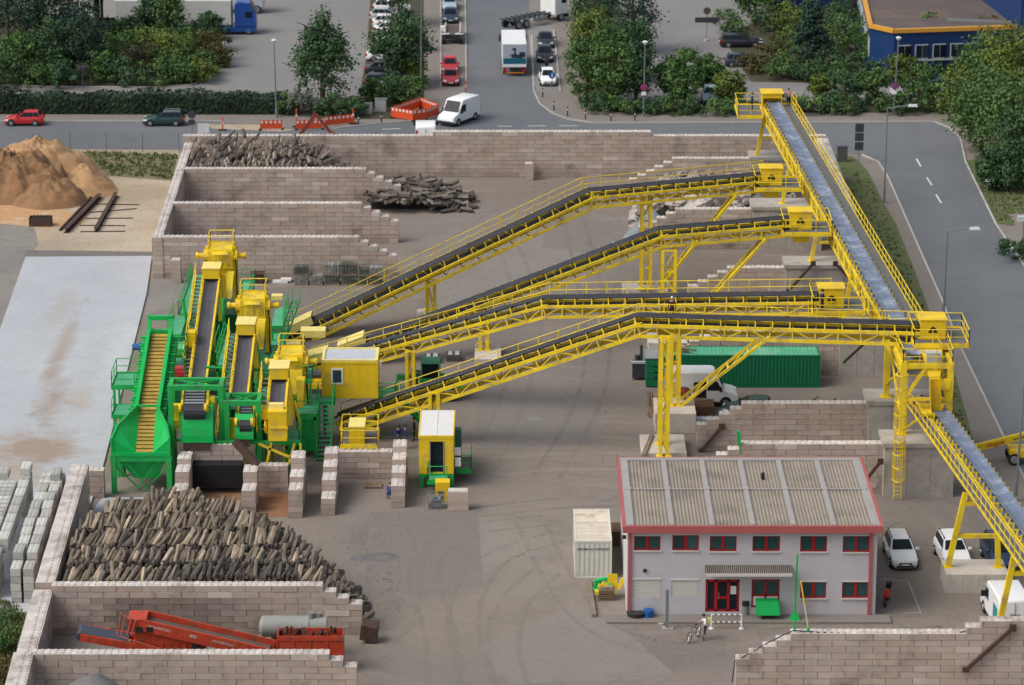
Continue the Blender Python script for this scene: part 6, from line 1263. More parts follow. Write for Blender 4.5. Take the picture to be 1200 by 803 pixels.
for x,y,h,r,k,lab in ((1026,84,5.0,2.,'mid','small pale tree at the corner of the blue building'),(1092,80,6.2,2.2,'mid','green tree in front of the blue building windows'),(1055,98,3.6,2.,'lime','small yellow green tree under the blue building'),(1126,92,5,2.2,'fir','small dark tree at the right of the blue building'),(1158,80,6,2.4,'dry','olive tree before the right end of the blue building'),(1190,70,6,2.6,'mid','green tree at the right end of the blue building'),(1075,126,5,2.9,'mid','green tree in front of the bright blue van'),(1022,124,4.4,2.1,'mid','small green tree left of the lamp with two signs'),(990,122,3.8,2.5,'dark','small dark tree above the hedge behind the road'),(962,118,3,1.6,'lime','small yellow green tree near the end of the conveyor')): tree(lab,x,y,h,r,k,n=1300,base=.06,gap=.15,size=.21)
for i,x in enumerate((912,930,948,968,985,1003,1042,1058,1095)): bush(['low bush just right of the conveyor end','second low bush right of the conveyor end','low hedge bush under the small yellow green tree','low dense bush left of the small dark tree','low bush under the small dark tree','low bush left of the small green tree','low bush left of the foot of the lamp with two signs','low bush right of the foot of the lamp with two signs','low bush right of the tree before the blue van'][i],x,132,2.,2.2,'dark' if i%2 else 'mid',n=450)
for x,y,h,r,k,lab in ((1160,128,9,4.4,'mid','big green tree at the back of the right corner'),(1128,140,6,3.2,'lime','yellow green tree at the bend of the road'),(1192,140,11,4.8,'lime','big yellow green tree at the right edge'),(1150,178,9,4.,'mid','big dense green tree at the road bend'),(1188,205,10.5,4.8,'mid','largest dense green tree at the right edge'),(1215,220,9,4.2,'dark','dark tree cut by the right edge'),(1172,222,4,2.8,'dark','low dark tree behind the small plate sign')): tree(lab,x,y,h,r,k,n=2900,base=.03,gap=.3,size=.25)
bush('clipped green bush at the right edge by the footway',1199,303,1.9,2.,'dark',n=900,shape='box'); bush('green bush at the lower left edge beside the loose blocks',2,765,2.2,1.9,'mid',n=900,size=.13); bush('dry green bush in the lower left corner',14,800,1.8,1.8,'dry',n=800,size=.12); bush('low bush below the loose block stacks',14,728,.8,1.3,'mid',n=400,size=.1)
for x,y,h,r,k,lab in ((938,62,4.2,3.,'mid','green bush between the yellow green bush and the conifer'),(975,58,5.,3.,'dark','dark bush behind the green bush right of the conifer'),(1004,60,4.6,2.6,'mid','green bush at the left corner of the blue building'),(918,92,2.4,2.6,'mid','low bush at the kerb behind the conveyor end'),(948,94,2.4,2.6,'dark','low dark bush under the conifer at the kerb'),(980,94,2.2,2.6,'mid','low green bush at the kerb right of the conifer'),(1040,92,2.4,2.4,'dark','low dark bush below the first windows of the blue building'),(1070,92,2.6,2.4,'mid','low green bush below the middle windows of the blue building'),(1110,94,2.8,2.6,'dark','low dark bush below the right windows of the blue building'),(1140,100,3.2,3,'mid','green bush behind the big trees at the road bend'),(960,40,5.5,3.,'mid','green bush under the tall blue wall'),(985,38,5,3.,'dark','dark bush at the meeting of the blue wall and the flat roof')): bush(lab,x,y,h,r,k,n=750)
for x,y,h,r,k,lab in ((20,86,4.5,3.4,'mid','green bush between the dark trees at the far left'),(108,72,4.5,3.2,'mid','green bush at the right foot of the tall dark trees'),(215,72,4.4,3.,'mid','green bush right of the tall pale green tree'),(235,96,2.6,2.4,'lime','yellow green low bush at the last bend of the drive'),(255,78,2.6,2.,'dry','olive low bush at the round tip of the island')): bush(lab,x,y,h,r,k,n=750,size=.22)
# grass tufts
def tufts(name,label,poly,n,h,kinds,seed,z=.01):
    rnd=random.Random(seed); b=MB(); xs=[p[0] for p in poly]; ys=[p[1] for p in poly]
    def inside(x,y):
        c=False; j=len(poly)-1
        for i in range(len(poly)):
            (xi,yi),(xj,yj)=poly[i],poly[j]
            if (yi>y)!=(yj>y) and x<(xj-xi)*(y-yi)/(yj-yi)+xi: c=not c
            j=i
        return c
    k=0
    while k<n:
        x,y=rnd.uniform(min(xs),max(xs)),rnd.uniform(min(ys),max(ys))
        if not inside(x,y): continue
        k+=1; p=P(x,y,z); ct=rnd.uniform(.6,1.3); hu=rnd.random()
        for i in range(3): a=rnd.random()*6.28; d=Vector((cos(a),sin(a),0))*.10; s=rnd.uniform(.5,1.2)*h; o=Vector((rnd.uniform(-.2,.2),rnd.uniform(-.2,.2),0)); b.face([p+o-d,p+o+d,p+o+d*.3+Vector((d.y*.6,-d.x*.6,s))],0,ct,hu)
    ob=b.build(name,kinds); tag(ob,label,'grass',kind='stuff'); return ob
GR=leafmat('grass blades',(.09,.14,.04),(.18,.165,.075))
sheet('grass_patch',[(95,178),(209,181),(201,212),(150,208),(126,206)],.010,ground_mat('patchy grass',(.10,.115,.045),(.22,.18,.11),(.06,.085,.03),.3,.8,fine=.3))
tufts('grass','rough grass on the verge between the pale wall and the footpath',[(985,187),(1012,200),(1030,237),(1045,262),(1065,312),(1085,367),(1105,405),(1145,550),(1165,600),(1130,560),(1108,480),(1078,400),(1012,255)],420,.2,GR,3)
tufts('grass','rough grass strip between the sand heap and the street',[(100,178),(208,181),(200,210),(150,207),(128,205)],380,.3,GR,4)
tufts('grass','short grass below the trees on the far side of the road',[(1132,192),(1200,195),(1200,250),(1185,252),(1188,262),(1168,258)],350,.18,GR,5)
tufts('grass','weeds at the lower left corner beside the block wall',[(-10,700),(24,715),(28,750),(8,803),(-10,803)],900,.35,GR,6)
# ================================================================== timber heaps: old sleepers
def log_mesh(k,rnd):
    b=MB(); L=rnd.uniform(.95,1.35); w=rnd.uniform(.095,.15); h=rnd.uniform(.08,.12); n=4; rings=[]
    for i in range(n):
        f=i/(n-1); o=Vector((L*f,rnd.uniform(-.008,.008),rnd.uniform(-.008,.008))); s=1+rnd.uniform(-.08,.06)
        rings.append([o+Vector((0,-w*s,-h*s*.7)),o+Vector((0,-w*s*.6,-h*s)),o+Vector((0,w*s*.7,-h*s)),o+Vector((0,w*s,-h*.5*s)),o+Vector((0,w*s,h*.6*s)),o+Vector((0,w*s*.6,h*s)),o+Vector((0,-w*s*.7,h*s)),o+Vector((0,-w*s,h*.5*s))])
    v=[p for r in rings for p in r]; f=[]
    for i in range(n-1):
        for j in range(8): f.append((i*8+j,i*8+(j+1)%8,(i+1)*8+(j+1)%8,(i+1)*8+j))
    f+=[tuple(range(8))[::-1],tuple(range((n-1)*8,n*8))]
    hh=rnd.random(); b.mesh(v,f,0,rnd.uniform(.55,1.5) if rnd.random()<.85 else rnd.uniform(1.6,2.3),hh*hh)
    return b
rl=random.Random(21); LOGS=[]
for k in range(18):
    o=log_mesh(k,rl).build('timber_sleeper',WOOD,local=True); LOGS.append(o)
LAB='weathered timber sleeper lying on the big heap behind the near block wall'
used=[0]
def place_log(p,d,roll):
    i=used[0]; used[0]+=1; src=LOGS[i%18]
    if i<18: o=src
    else: o=src.copy(); COL.objects.link(o)
    d=Vector(d).normalized(); q=d.to_track_quat('X','Z'); o.location=p; o.rotation_mode='QUATERNION'; from mathutils import Quaternion
    o.rotation_quaternion=q@Quaternion((1,0,0),roll); tag(o,LAB,'timber','timber sleepers on the near heap'); return o
# profile of the heap: rows from front (wall) to the back, each row leans on the slope
YF0=191.4; rows=[(191.3,1.,3.75),(194.2,1.5,3.9),(197.1,2.0,4.05),(200.,2.3,4.1),(202.9,2.5,4.05),(205.4,2.6,3.85)]
def edges(Y):                             # left and right extent of the heap at distance Y
    f=(Y-191.5)/14.; l=XP(72+f*14+84*f**4,Y,3); r=XP(431-f*36-f*f*110,Y,1.5); return l,r
def hz(x,Y,top):
    l,r=edges(Y); e=min((r-x)/3.4,1.); e2=min((x-l+.9)/1.2,1.); return top*max(.12,min(1,e))**.8*max(.6,min(1,e2))
cand=[]
for (Y,zb,zt) in rows[::1]:
    l,r=edges(Y); x=l; 
    while x<r:
        z=hz(x,Y,zt)
        if Y<192 and XP(205,Y,3)<x<XP(348,Y,3): x+=.3; continue
        cand.append((x,Y+rl.uniform(-.22,.22),z-.78+rl.uniform(-.10,.08))); x+=rl.uniform(.17,.27)
rest=[]
while len(cand)>300: rest.append(cand.pop(rl.randrange(len(cand))))
cand_s=cand
for (x,Y,z) in cand_s:
    k=min(1,max(.25,(z+1.0)/2.4)); place_log(Vector((x,Y,max(.12,z))),(rl.gauss(.42,.24),rl.gauss(.95,.18),rl.gauss(.86,.13)*k),rl.uniform(-1,1))
# body of the heap: the mass of further sleepers, seen mostly by their dark ends
b=MB()
for (Y,zb,zt) in rows:
    l,r=edges(Y); x=l
    while x<r+.4:
        z=hz(x,Y,zt); k=0; zz=.12
        while zz<z-.12:
            if zz>z-2.2 and zz<z-(.62 if not(Y<192 and XP(205,Y,3)<x<XP(348,Y,3)) else -.02):
                w=rl.uniform(.10,.15); L=rl.uniform(1.5,2.3); p=Vector((x+rl.uniform(-.08,.08),Y-.35+rl.uniform(-.2,.2),zz)); d=Vector((rl.gauss(.1,.15),1,rl.gauss(.05,.1))).normalized()
                b.tube(p,p+d*L,w,w*.9,7,0,rl.uniform(.45,1.2),rl.random())
            zz+=.24
        x+=.27
for (x,Y,z) in rest:
    k=min(1,max(.25,(z+1.0)/2.4)); d=Vector((rl.gauss(.42,.24),rl.gauss(.95,.18),rl.gauss(.86,.13)*k)).normalized(); n1=d.orthogonal().normalized(); w=rl.uniform(.10,.14); L=rl.uniform(.9,1.3); b.obox(Vector((x,Y,max(.12,z))),d*L,n1*w*2,d.cross(n1)*w*1.7,0,rl.uniform(.7,2.0),rl.uniform(.3,1))
for i in range(75):                      # loose ones on top and at the right foot
    Y=rl.uniform(191.6,203); l,r=edges(Y); x=rl.uniform(l,r+.2) if i>45 else r-abs(rl.gauss(0,1.3)); z=hz(x,Y,3.4)
    p=Vector((x,Y,max(.15,z*.8+rl.uniform(-.2,.4)))); d=Vector((rl.gauss(0,.8),rl.gauss(.3,.6),rl.gauss(.2,.4))).normalized(); L=rl.uniform(.8,1.3); w=rl.uniform(.1,.14)
    b.obox(p,d*L,d.orthogonal().normalized()*w*2,d.cross(d.orthogonal().normalized())*w*1.6,0,rl.uniform(.6,1.5),rl.random()*.6)
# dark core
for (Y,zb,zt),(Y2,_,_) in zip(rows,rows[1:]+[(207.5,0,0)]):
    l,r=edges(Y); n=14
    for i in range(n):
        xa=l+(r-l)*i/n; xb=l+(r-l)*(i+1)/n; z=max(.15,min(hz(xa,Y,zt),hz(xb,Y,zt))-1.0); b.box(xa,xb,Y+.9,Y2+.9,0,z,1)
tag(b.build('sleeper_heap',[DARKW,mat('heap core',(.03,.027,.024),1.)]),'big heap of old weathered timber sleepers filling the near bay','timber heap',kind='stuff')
b=MB(); p=PY(425,712,189.0); 
b.obox((p.x-.2,p.y-.6,.3),Vector((1.0,0,-.25)),Vector((.1,1.,.1)),Vector((.12,0,1.0))*.95); tag(b.build('rusty_plate',RUST),'rusty steel plate leaning at the end of the near heap','steel plate')
# far heap behind the wall
def far_heap(label,x0f,x1f,Y0,Y1,ztop,n,seed,ends=True,flat=False,mt=None):
    rnd=random.Random(seed); b=MB(); 
    def zz(x,Y):
        fx=(x-x0f)/(x1f-x0f); e=min(1,(1-fx)/.45)*min(1,fx/.05+.6); return ztop*max(0,e)**.8*(.75+.35*(Y-Y0)/(Y1-Y0))
    if ends:
        x=x0f
        while x<x1f:
            z=.12; zt=zz(x,Y0)
            while z<zt:
                w=rnd.uniform(.10,.15); p=Vector((x+rnd.uniform(-.08,.08),Y0+rnd.uniform(-.3,.2),z)); b.tube(p,p+Vector((rnd.gauss(.1,.15),1.8,rnd.gauss(.05,.1))),w,w*.9,7,0,rnd.uniform(.5,1.4),rnd.random()); z+=.24
            x+=.27
    for i in range(n):
        x=rnd.uniform(x0f,x1f); Y=rnd.uniform(Y0+.6,Y1); z=zz(x,Y); L=rnd.uniform(.9,1.4) if not flat else rnd.uniform(.8,1.7); w=rnd.uniform(.11,.16)
        d=Vector((rnd.gauss(.15,.35),1,rnd.gauss(.22,.12))) if not flat else Vector((rnd.gauss(0,1),rnd.gauss(0,1),0)).normalized()+Vector((0,0,rnd.gauss(.03,.16))); d.normalize()
        p=Vector((x,Y-.8,max(.1,z*rnd.uniform(.8,1.0)-.25))); n1=d.orthogonal().normalized(); b.obox(p,d*L,n1*w*1.8,d.cross(n1)*w*1.6,0,rnd.uniform(.6,1.7),rnd.random()**2)
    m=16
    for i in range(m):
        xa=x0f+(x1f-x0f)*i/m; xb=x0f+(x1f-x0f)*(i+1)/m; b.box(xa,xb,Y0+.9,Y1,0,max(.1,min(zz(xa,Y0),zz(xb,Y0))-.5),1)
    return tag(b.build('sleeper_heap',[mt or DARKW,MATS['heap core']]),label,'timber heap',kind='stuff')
far_heap('far heap of dark timber sleepers behind the upper left block walls',XP(217,299,2),XP(440,299,2),297.,303.5,4.5,420,5,mt=mat('far timber',(.135,.112,.09),.9,col2=(.26,.21,.16),noise=.35,nscale=2.5))
far_heap('low loose tangle of dark sleepers spilling past the wall steps',XP(436,297,1),XP(548,297,1),293.,299.,2.0,330,8,ends=False,flat=True)
far_heap('small rest of dark rubble in the empty bay',XP(212,286,1),XP(262,286,1),286,288.5,1.,45,9,ends=False,flat=True)
# ================================================================== rubble, gravel, sand
ROCK=mat('broken concrete rock',(.36,.33,.30),.95,col2=(.26,.21,.18),noise=.25,nscale=1.5,bump=.3,bscale=5)
def rock(b,c,r,rnd,t=None):
    n,k=7,5; b.ball(c,r*rnd.uniform(.8,1.3),r*rnd.uniform(.7,1.1),r*rnd.uniform(.6,.9),n,k,0,t or rnd.uniform(.55,1.35),rnd.random(),jit=.7,rnd=rnd)
rnd=random.Random(4); b=MB(); xa,xb=XP(742,288,1),XP(930,288,1)
for i in range(620):
    x=rnd.uniform(xa,xb); Y=rnd.uniform(284,297.5); f=(x-xa)/(xb-xa); e=min(1,f/.22); prof=1-abs((Y-290)/6.6)**1.6; z=4.2*e**.9*max(0,prof); 
    if z<.05 and rnd.random()<.5: continue
    rock(b,(x,Y,max(.1,z*rnd.uniform(.85,1.02))),rnd.choice((.18,.25,.3,.35,.45,.55)),rnd)
m=[]; 
for i in range(14):
    x0_=xa+(xb-xa)*i/14; x1_=x0_+(xb-xa)/14; e=min(1,(i/14)/.22)
    for j in range(6):
        Y=284.5+j*2.1; pr=1-abs((Y+1-290)/6.6)**1.6; z=4.2*e*max(0,pr)-.4
        if z>.1: b.box(x0_,x1_,Y,Y+2.1,0,z,0,.6)
tag(b.build('rubble_heap',ROCK),'heap of broken concrete rubble in the far right bay','rubble',kind='stuff')
for (px,py,r,lab) in ((814,237,1.15,'largest pale boulder on the rubble heap'),(800,238,.8,'second large boulder left of the largest one'),(772,238,.7,'pale boulder at the left top of the rubble heap'),(790,241,.75,'whitish boulder beside the second large boulder')):
    b=MB(); q=PY(px,py,286.); rock(b,q,r,random.Random(int(px)),1.35); tag(b.build('boulder',ROCK),lab,'boulder')
from mathutils import noise as mnoise
def cone(name,label,c,r,h,m,seed,ry=None,kind='stuff',cat='gravel heap',ns=26,nr=10,rough=.05,sharp=1.0):
    rnd=random.Random(seed); b=MB(); v=[]; f=[]; ry=ry or r; ph=[rnd.uniform(0,6.28) for _ in range(4)]
    v.append((c[0],c[1],h))
    for i in range(1,nr+1):
        g=i/nr
        for j in range(ns):
            a=2*pi*j/ns; w=1+.10*sin(2*a+ph[0])+.06*sin(3*a+ph[1])+.04*sin(5*a+ph[2]); z=h*(1-g**sharp)*(1+rnd.uniform(-rough,rough)*.2); z=h*(1-sqrt(g*g+.004)+.03) if sharp==1.0 else z
            nf=mnoise.fractal(Vector((c[0]+r*g*cos(a),c[1]+ry*g*sin(a),seed))*.55,.6,2.3,7)*rough*h*1.7*min(1,(1-g)*4+.15); z+=nf
            v.append((c[0]+r*g*w*cos(a)+rnd.uniform(-1,1)*rough*r*.06,c[1]+ry*g*w*sin(a)+rnd.uniform(-1,1)*rough*r*.06,max(0,z*(1+rnd.uniform(-rough,rough)*.25)) if i<nr else -.02))
    for j in range(ns): f.append((0,1+j,1+(j+1)%ns))
    for i in range(nr-1):
        for j in range(ns): a=1+i*ns; f.append((a+j,a+ns+j,a+ns+(j+1)%ns,a+(j+1)%ns))
    b.mesh(v,f); o=b.build(name,m,smooth=180); return tag(o,label,cat,kind=kind)
SANDH=mat('orange sand',(.40,.245,.125),.95,noise=.2,nscale=1.2,bump=.35,bscale=5,stain=((.38,.20,.09),.35,.5,.7)); SANDD=mat('brown sand',(.26,.15,.075),.95,noise=.22,nscale=1.4,bump=.4,bscale=4,stain=((.26,.13,.06),.3,.5,.7))
cone('sand_heap','tall pale orange sand heap with a rounded top at the left edge',(XP(45,306,2),306),6.8,3.9,SANDH,11,ry=7,cat='sand heap',sharp=1.35,rough=.09,ns=72,nr=26)
cone('sand_heap','lower pale orange sand heap to the right of the tall one',(XP(98,302,1),302),3.3,2.3,SANDH,12,ry=4.4,cat='sand heap',sharp=1.2,rough=.09,ns=60,nr=22)
cone('sand_heap','darker brown sand heap cut steeply in front of the tall heap',(XP(14,300,2),300),5.9,3.8,SANDD,13,ry=5.4,cat='sand heap',sharp=2.2,rough=.16,ns=72,nr=26)
cone('sand_heap','small brown sand heap at the right foot of the dark cut heap',(XP(60,297,1),297),3.4,2.4,SANDD,14,ry=3.8,cat='sand heap',sharp=1.25,rough=.1,ns=60,nr=22)
cone('sand_heap','brown sand heap cut by the left edge',(XP(-38,300,2),300),6,4.2,SANDD,15,cat='sand heap',sharp=1.7,rough=.1,ns=40,nr=14)
b=MB(); rnd=random.Random(2); c0=P(35,250)
v=[];N=20
for i in range(N): a=2*pi*i/N; q=P(35+62*cos(a)*(1+.2*sin(3*a)),253+13*sin(a)*(1+.2*sin(2*a)),.02); v.append(q)
b.face([Vector((p.x,p.y,.02)) for p in v]); b.build('sand_spill',ground_mat('spilled sand',(.50,.28,.13),(.46,.30,.17),(.6,.55,.47),.2,.5),kind='structure')
GRVB=mat('blue grey gravel',(.20,.235,.25),.95,noise=.12,nscale=1.5,bump=.3,bscale=10); GRVD=mat('dark gravel',(.15,.145,.14),.95,noise=.25,nscale=2,bump=.3,bscale=10)
cone('gravel_heap','smooth blue grey gravel cone beside the rubble heap',(XP(764,285,1),284.),2.5,2.6,GRVB,16,ry=2.6,rough=.01)
cone('gravel_heap','dark grey gravel heap at the bottom edge in the lowest bay',(XP(112,175.,3),174.9),4.3,3.75,GRVD,17,ry=3.6,rough=.02,sharp=1.3)
cone('gravel_heap','thin dark spill of gravel right of the timber heap',(XP(440,203.5,0),203.5),1.6,.16,GRVD,18,ry=1.0,rough=.1,sharp=1.3)
# ================================================================== loose concrete blocks, lower left
slope=-.0187; bw_,bl_,bh_=.68,1.6,.50; rb=random.Random(31)
def block_proto():
    b=MB(); b.box(0,bw_-.04,.03,bl_-.05,0,bh_-.03)
    for i in range(4):
        for x in (.17,.46): y=.2+i*.4; b.hexa([(x-.1,y-.1,bh_-.031),(x+.1,y-.1,bh_-.031),(x+.1,y+.1,bh_-.031),(x-.1,y+.1,bh_-.031),(x-.05,y-.05,bh_+.03),(x+.05,y-.05,bh_+.03),(x+.05,y+.05,bh_+.03),(x-.05,y+.05,bh_+.03)])
    return b
PR=[]
for k in range(5):
    b=block_proto(); b.t=[(.78,1.,1.18,.9,1.08)[k]]*len(b.t); b.h=[rb.random()]*len(b.h); PR.append(b.build('concrete_block',GREYB,local=True))
nb_=[0]
def blk(x,y,z,label,group=None,rz=0.0187):
    s=PR[nb_[0]%5]; o=s if nb_[0]<5 else s.copy()
    if nb_[0]>=5: COL.objects.link(o)
    nb_[0]+=1; o.location=(x,y,z); o.rotation_euler=(0,0,rz); return tag(o,label,'concrete block',group)
G2,L2='pale blocks of the front double row','pale concrete block in the double row of blocks next to the long left wall'
xr0=XP(13,195,2.5)
for c in range(2):
    for j in range(9):
        y=194.8+j*(bl_+.06); x=xr0+c*(bw_+.12)+slope*(y-195)+rb.uniform(-.07,.07); hN=5 if j==0 else 6
        for k in range(hN):
            if j in (0,1,8) or c==1 or k>=hN-2: blk(x+rb.uniform(-.02,.02),y,k*bh_,L2,G2)
y=194.8+9*(bl_+.06)+.1
for j in range(3):
    blk(xr0+1.55+slope*14,y+j*.7,5*bh_,'pale concrete block lying crosswise at the far end of the front double row','crosswise blocks at the far end',rz=pi/2)
    for k in range(5): blk(xr0+1.55+slope*14,y+j*.7,k*bh_,'pale concrete block lying crosswise at the far end of the front double row','crosswise blocks at the far end',rz=pi/2)
blk(xr0+.75+slope*14,y+.2,6*bh_,'single pale block lying on top of the crosswise blocks right of the others')
G3,L3='pale blocks of the outer row','pale concrete block in the outer row of blocks at the left edge'
xr1=xr0-1.35
for j in range(10):
    y=195.6+j*(bl_+.06); x=xr1+slope*(y-195)-(.0 if j>1 else .3)
    hN=5 if j<2 else 6
    for k in range(hN):
        if j in (0,1,9) or k>=hN-2: blk(x,y,k*bh_,L3,G3)
for j in range(17):
    y=197.+j*.8; blk(xr1-.15+slope*(y-195),y,5*bh_-(0 if j<12 else .0),'pale concrete block lying crosswise left of the outer row','crosswise blocks at the left edge',rz=pi/2)
    for k in range(3,5): blk(xr1-.15+slope*(y-195),y,k*bh_,'pale concrete block lying crosswise left of the outer row','crosswise blocks at the left edge',rz=pi/2)
blk(xr1-.35,211.2,6*bh_,'single pale block on top at the far end of the outer row'); blk(xr1-1.7,210.2,6*bh_,'single pale block on top at the very left edge of the stacks')
for j in range(3):
    for k in range(5): blk(xr0-.72-j*.0,193.2-j*bl_+1.6 if False else 193.1,k*bh_,'pale block at the near foot of the outer row') if False else None
# ================================================================== blue building
BLUE=mat('dark blue cladding',(.006,.035,.13),.5,noise=.1,nscale=.3); BLUEL=mat('lighter blue side',(.02,.13,.28),.5); OCH=mat('ochre gutter',(.62,.30,.04),.5); RF=mat('gravel flat roof',(.105,.085,.08),.95,noise=.15,nscale=.3,stain=((.14,.10,.075),.15,.5,.7))
z=5.6; rp=[(1004,-40),(1020,31),(1048,37),(1192,32),(1192,-60),(1010,-60)]; foot=[P(x,y,z) for x,y in rp]; t=thing('blue_building','long blue building with an ochre gutter and a dark flat roof','building',(foot[2].x,foot[2].y,0))
q=[(p.x,p.y) for p in foot]; b=MB(); b.prism(q[::-1] if False else q,0,z-.02); b.build('wall',BLUE,t)
b=MB(); b.prism([(x,y+.0) for x,y in q],z-.015,z+.02); ro=b.build('roof',RF,t)
b=MB()
for a,c in ((0,1),(1,2),(2,3)): b.beam(Vector((*q[a],z+.05)),Vector((*q[c],z+.05)),.5,.42)
b.build('gutter',OCH,t)
b=MB(); a=P(1110,25,z); c=P(1185,27.5,z); b.beam(a+Vector((0,0,.15)),c+Vector((0,0,.15)),.3,.25); b.build('roof_duct',STEEL,ro)
Yf=q[2][1]; x0,x1=q[2][0],q[3][0]; d=(Vector((*q[3],0))-Vector((*q[2],0))); n=Vector((-d.y,d.x,0)).normalized()*-1
zt,zb=z-1.5,z-3.1; dl=d.normalized(); W=d.length
for i in range(7):
    u=.4+i*W/7; b=MB(); o=Vector((*q[2],zb))+dl*u+n*.03; b.obox(o,dl*(W/7-.5),n*.05,Vector((0,0,zt-zb))); w_=b.build('window',mat('pale window frame',(.45,.47,.5),.5),t)
    b=MB(); b.obox(o+dl*.12+n*.052+Vector((0,0,.12)),dl*(W/7-.5)*.46,n*.02,Vector((0,0,zt-zb-.24))); b.obox(o+dl*(.16+(W/7-.5)*.47)+n*.052+Vector((0,0,.12)),dl*((W/7-.5)*.46),n*.02,Vector((0,0,zt-zb-.24)),0,1.8 if i%2 else .6); b.build('pane',GLASS,w_)
b=MB(); o=Vector((*q[2],zb-.2))+n*.04; b.obox(o,d,n*.1,Vector((0,0,.16))); b.build('window_sill',mat('pale sill',(.5,.5,.5)),t)
a_,c_=Vector((*q[1],0)),Vector((*q[0],0)); d2=(c_-a_); n2=Vector((d2.y,-d2.x,0)).normalized(); n2=-n2 if n2.x>0 else n2
b=MB(); b.obox(a_+n2*.02+Vector((0,0,zb-.2)),d2,n2*.05,Vector((0,0,1.8))); b.build('window_band',mat('pale window band',(.5,.53,.57),.4),t)
b=MB(); b.obox(a_+n2*.02,d2,n2*.04,Vector((0,0,zb-.3))); b.build('blue_side_panel',BLUEL,t)
an=thing('blue_annex','taller blue block adjoining the flat roof at the right edge','building',(P(1190,30,5).x,P(1190,30,5).y,0)); p0=P(1193,32,5.6); b=MB(); b.prism([(p0.x,p0.y-1.5),(p0.x+14,p0.y-1.5),(p0.x+14,p0.y+25),(p0.x-3.,p0.y+25)],0,9.5); b.build('wall',BLUE,an); b=MB(); b.box(p0.x+.4,p0.x+1.8,p0.y-1.56,p0.y-1.5,5.6,7.6); b.build('window',mat('pale window frame',(.45,.47,.5)),an)
a=P(905,28); hall=thing('blue_hall','tall dark blue hall behind the bushes at the top edge','building',(a.x,a.y,0)); c=P(1000,28); b=MB(); b.box(a.x,c.x-.5,a.y,a.y+20,0,9)
for i in range(12): x=a.x+(c.x-a.x-.6)*i/12; b.box(x,x+.08,a.y-.05,a.y,0,8.9)
b.build('wall',mat('deep blue cladding',(.004,.015,.10),.5),hall); b=MB(); b.box(a.x-.1,c.x-.4,a.y-.1,a.y+20,9,9.2); b.build('roof',RF,hall)
# ================================================================== lamps, signs, bollards, fences
def lamp(label,base,top,arm=None,r=.09,z=0):
    q=P(*base); Zt=PY(top[0],top[1],q.y); t=thing('street_lamp',label,'street lamp',q); b=MB(); b.tube(q,(Zt.x,q.y,Zt.z),r,r*.6,8); b.tube(q,q+Vector((0,0,1.1)),r*1.35,r*1.3,8); b.build('pole',GALV,t)
    e=Vector((Zt.x,q.y,Zt.z))
    if arm: 
        e2=PY(arm[0],arm[1],q.y); b=MB(); b.tube(e,e2,r*.55,r*.5,7); b.build('arm',GALV,t); c=e2
        b=MB(); b.hexa([(c.x-.15,c.y-.13,c.z-.12),(c.x+.75,c.y-.16,c.z-.12),(c.x+.75,c.y+.16,c.z-.12),(c.x-.15,c.y+.13,c.z-.12),(c.x-.1,c.y-.08,c.z+.08),(c.x+.65,c.y-.1,c.z+.10),(c.x+.65,c.y+.1,c.z+.1),(c.x-.1,c.y+.08,c.z+.08)])
    else:
        b=MB(); b.tube(e,e+Vector((0,0,.25)),.16,.3,10); b.tube(e+Vector((0,0,.25)),e+Vector((0,0,.38)),.32,.1,10)
    b.build('lamp_head',mat('lamp head',(.62,.64,.64),.4),t); return t,q
lamp('street lamp by the clipped hedge left of the lone tree',(324,138),(321,50)); lamp('street lamp on the pavement corner of the side street',(493,119),(494,-8)); 
t1,q1=lamp('street lamp in front of the central tree group with a round sign',(754,136.5),(756,52)); t2,q2=lamp('street lamp with two signs before the blue building',(1047,134),(1053,47))
lamp('tall street lamp with a long arm at the road bend',(1036,238),(1040,127),(1066,123.5)); lamp('tall street lamp with a long arm halfway along the road',(1105.5,371),(1110.5,271),(1138,267.5)); lamp('tall dark street lamp post at the right edge',(1190,588),(1204,395),(1230,390))
REDS=mat('red sign face',(.42,.03,.06),.4); BLUES=mat('blue sign face',(.01,.11,.42),.4); DSG=mat('dark sign back',(.06,.065,.075),.5,.3)
def disc(b,c,r,y=-.05,m=0,n=16): b.tube((c.x,c.y+y,c.z),(c.x,c.y+y+.025,c.z),r,r,n,m)
for q,zz in ((q1,3.1),(q2,3.0)):
    par=t1 if q is q1 else t2; b=MB(); c=Vector((q.x,q.y,zz)); disc(b,c,.36,-.16); o=b.build('no_stopping_sign',REDS,par); b=MB(); disc(b,c,.25,-.175); b.build('blue_disc',BLUES,o); b=MB(); b.cbox(c+Vector((0,-.19,0)),Vector((.34,0,.34)),Vector((0,.012,0)),Vector((-.05,0,.05))); b.cbox(c+Vector((0,-.205,0)),Vector((.34,0,-.34)),Vector((0,.012,0)),Vector((.05,0,.05))); b.build('red_cross',REDS,o); b=MB(); b.box(c.x-.24,c.x+.24,c.y-.16,c.y-.13,zz-.85,zz-.48); b.build('plate',WHITE,par)
def sign(label,px,py,h,face,kind='round',w=.36,post=GALV,extra=None,cat='road sign',name='road_sign'):
    q=P(px,py); t=thing(name,label,cat,q); b=MB(); b.tube(q,q+Vector((0,0,h)),.04,.04,6); b.build('post',post,t); b=MB(); c=q+Vector((0,0,h-w))
    if kind=='round': disc(b,c,w,-.08)
    else: b.box(c.x-w,c.x+w,c.y-.08,c.y-.05,c.z-w*(extra or 1),c.z+w*(extra or 1))
    o=b.build('sign_face',face,t); return t,c,o
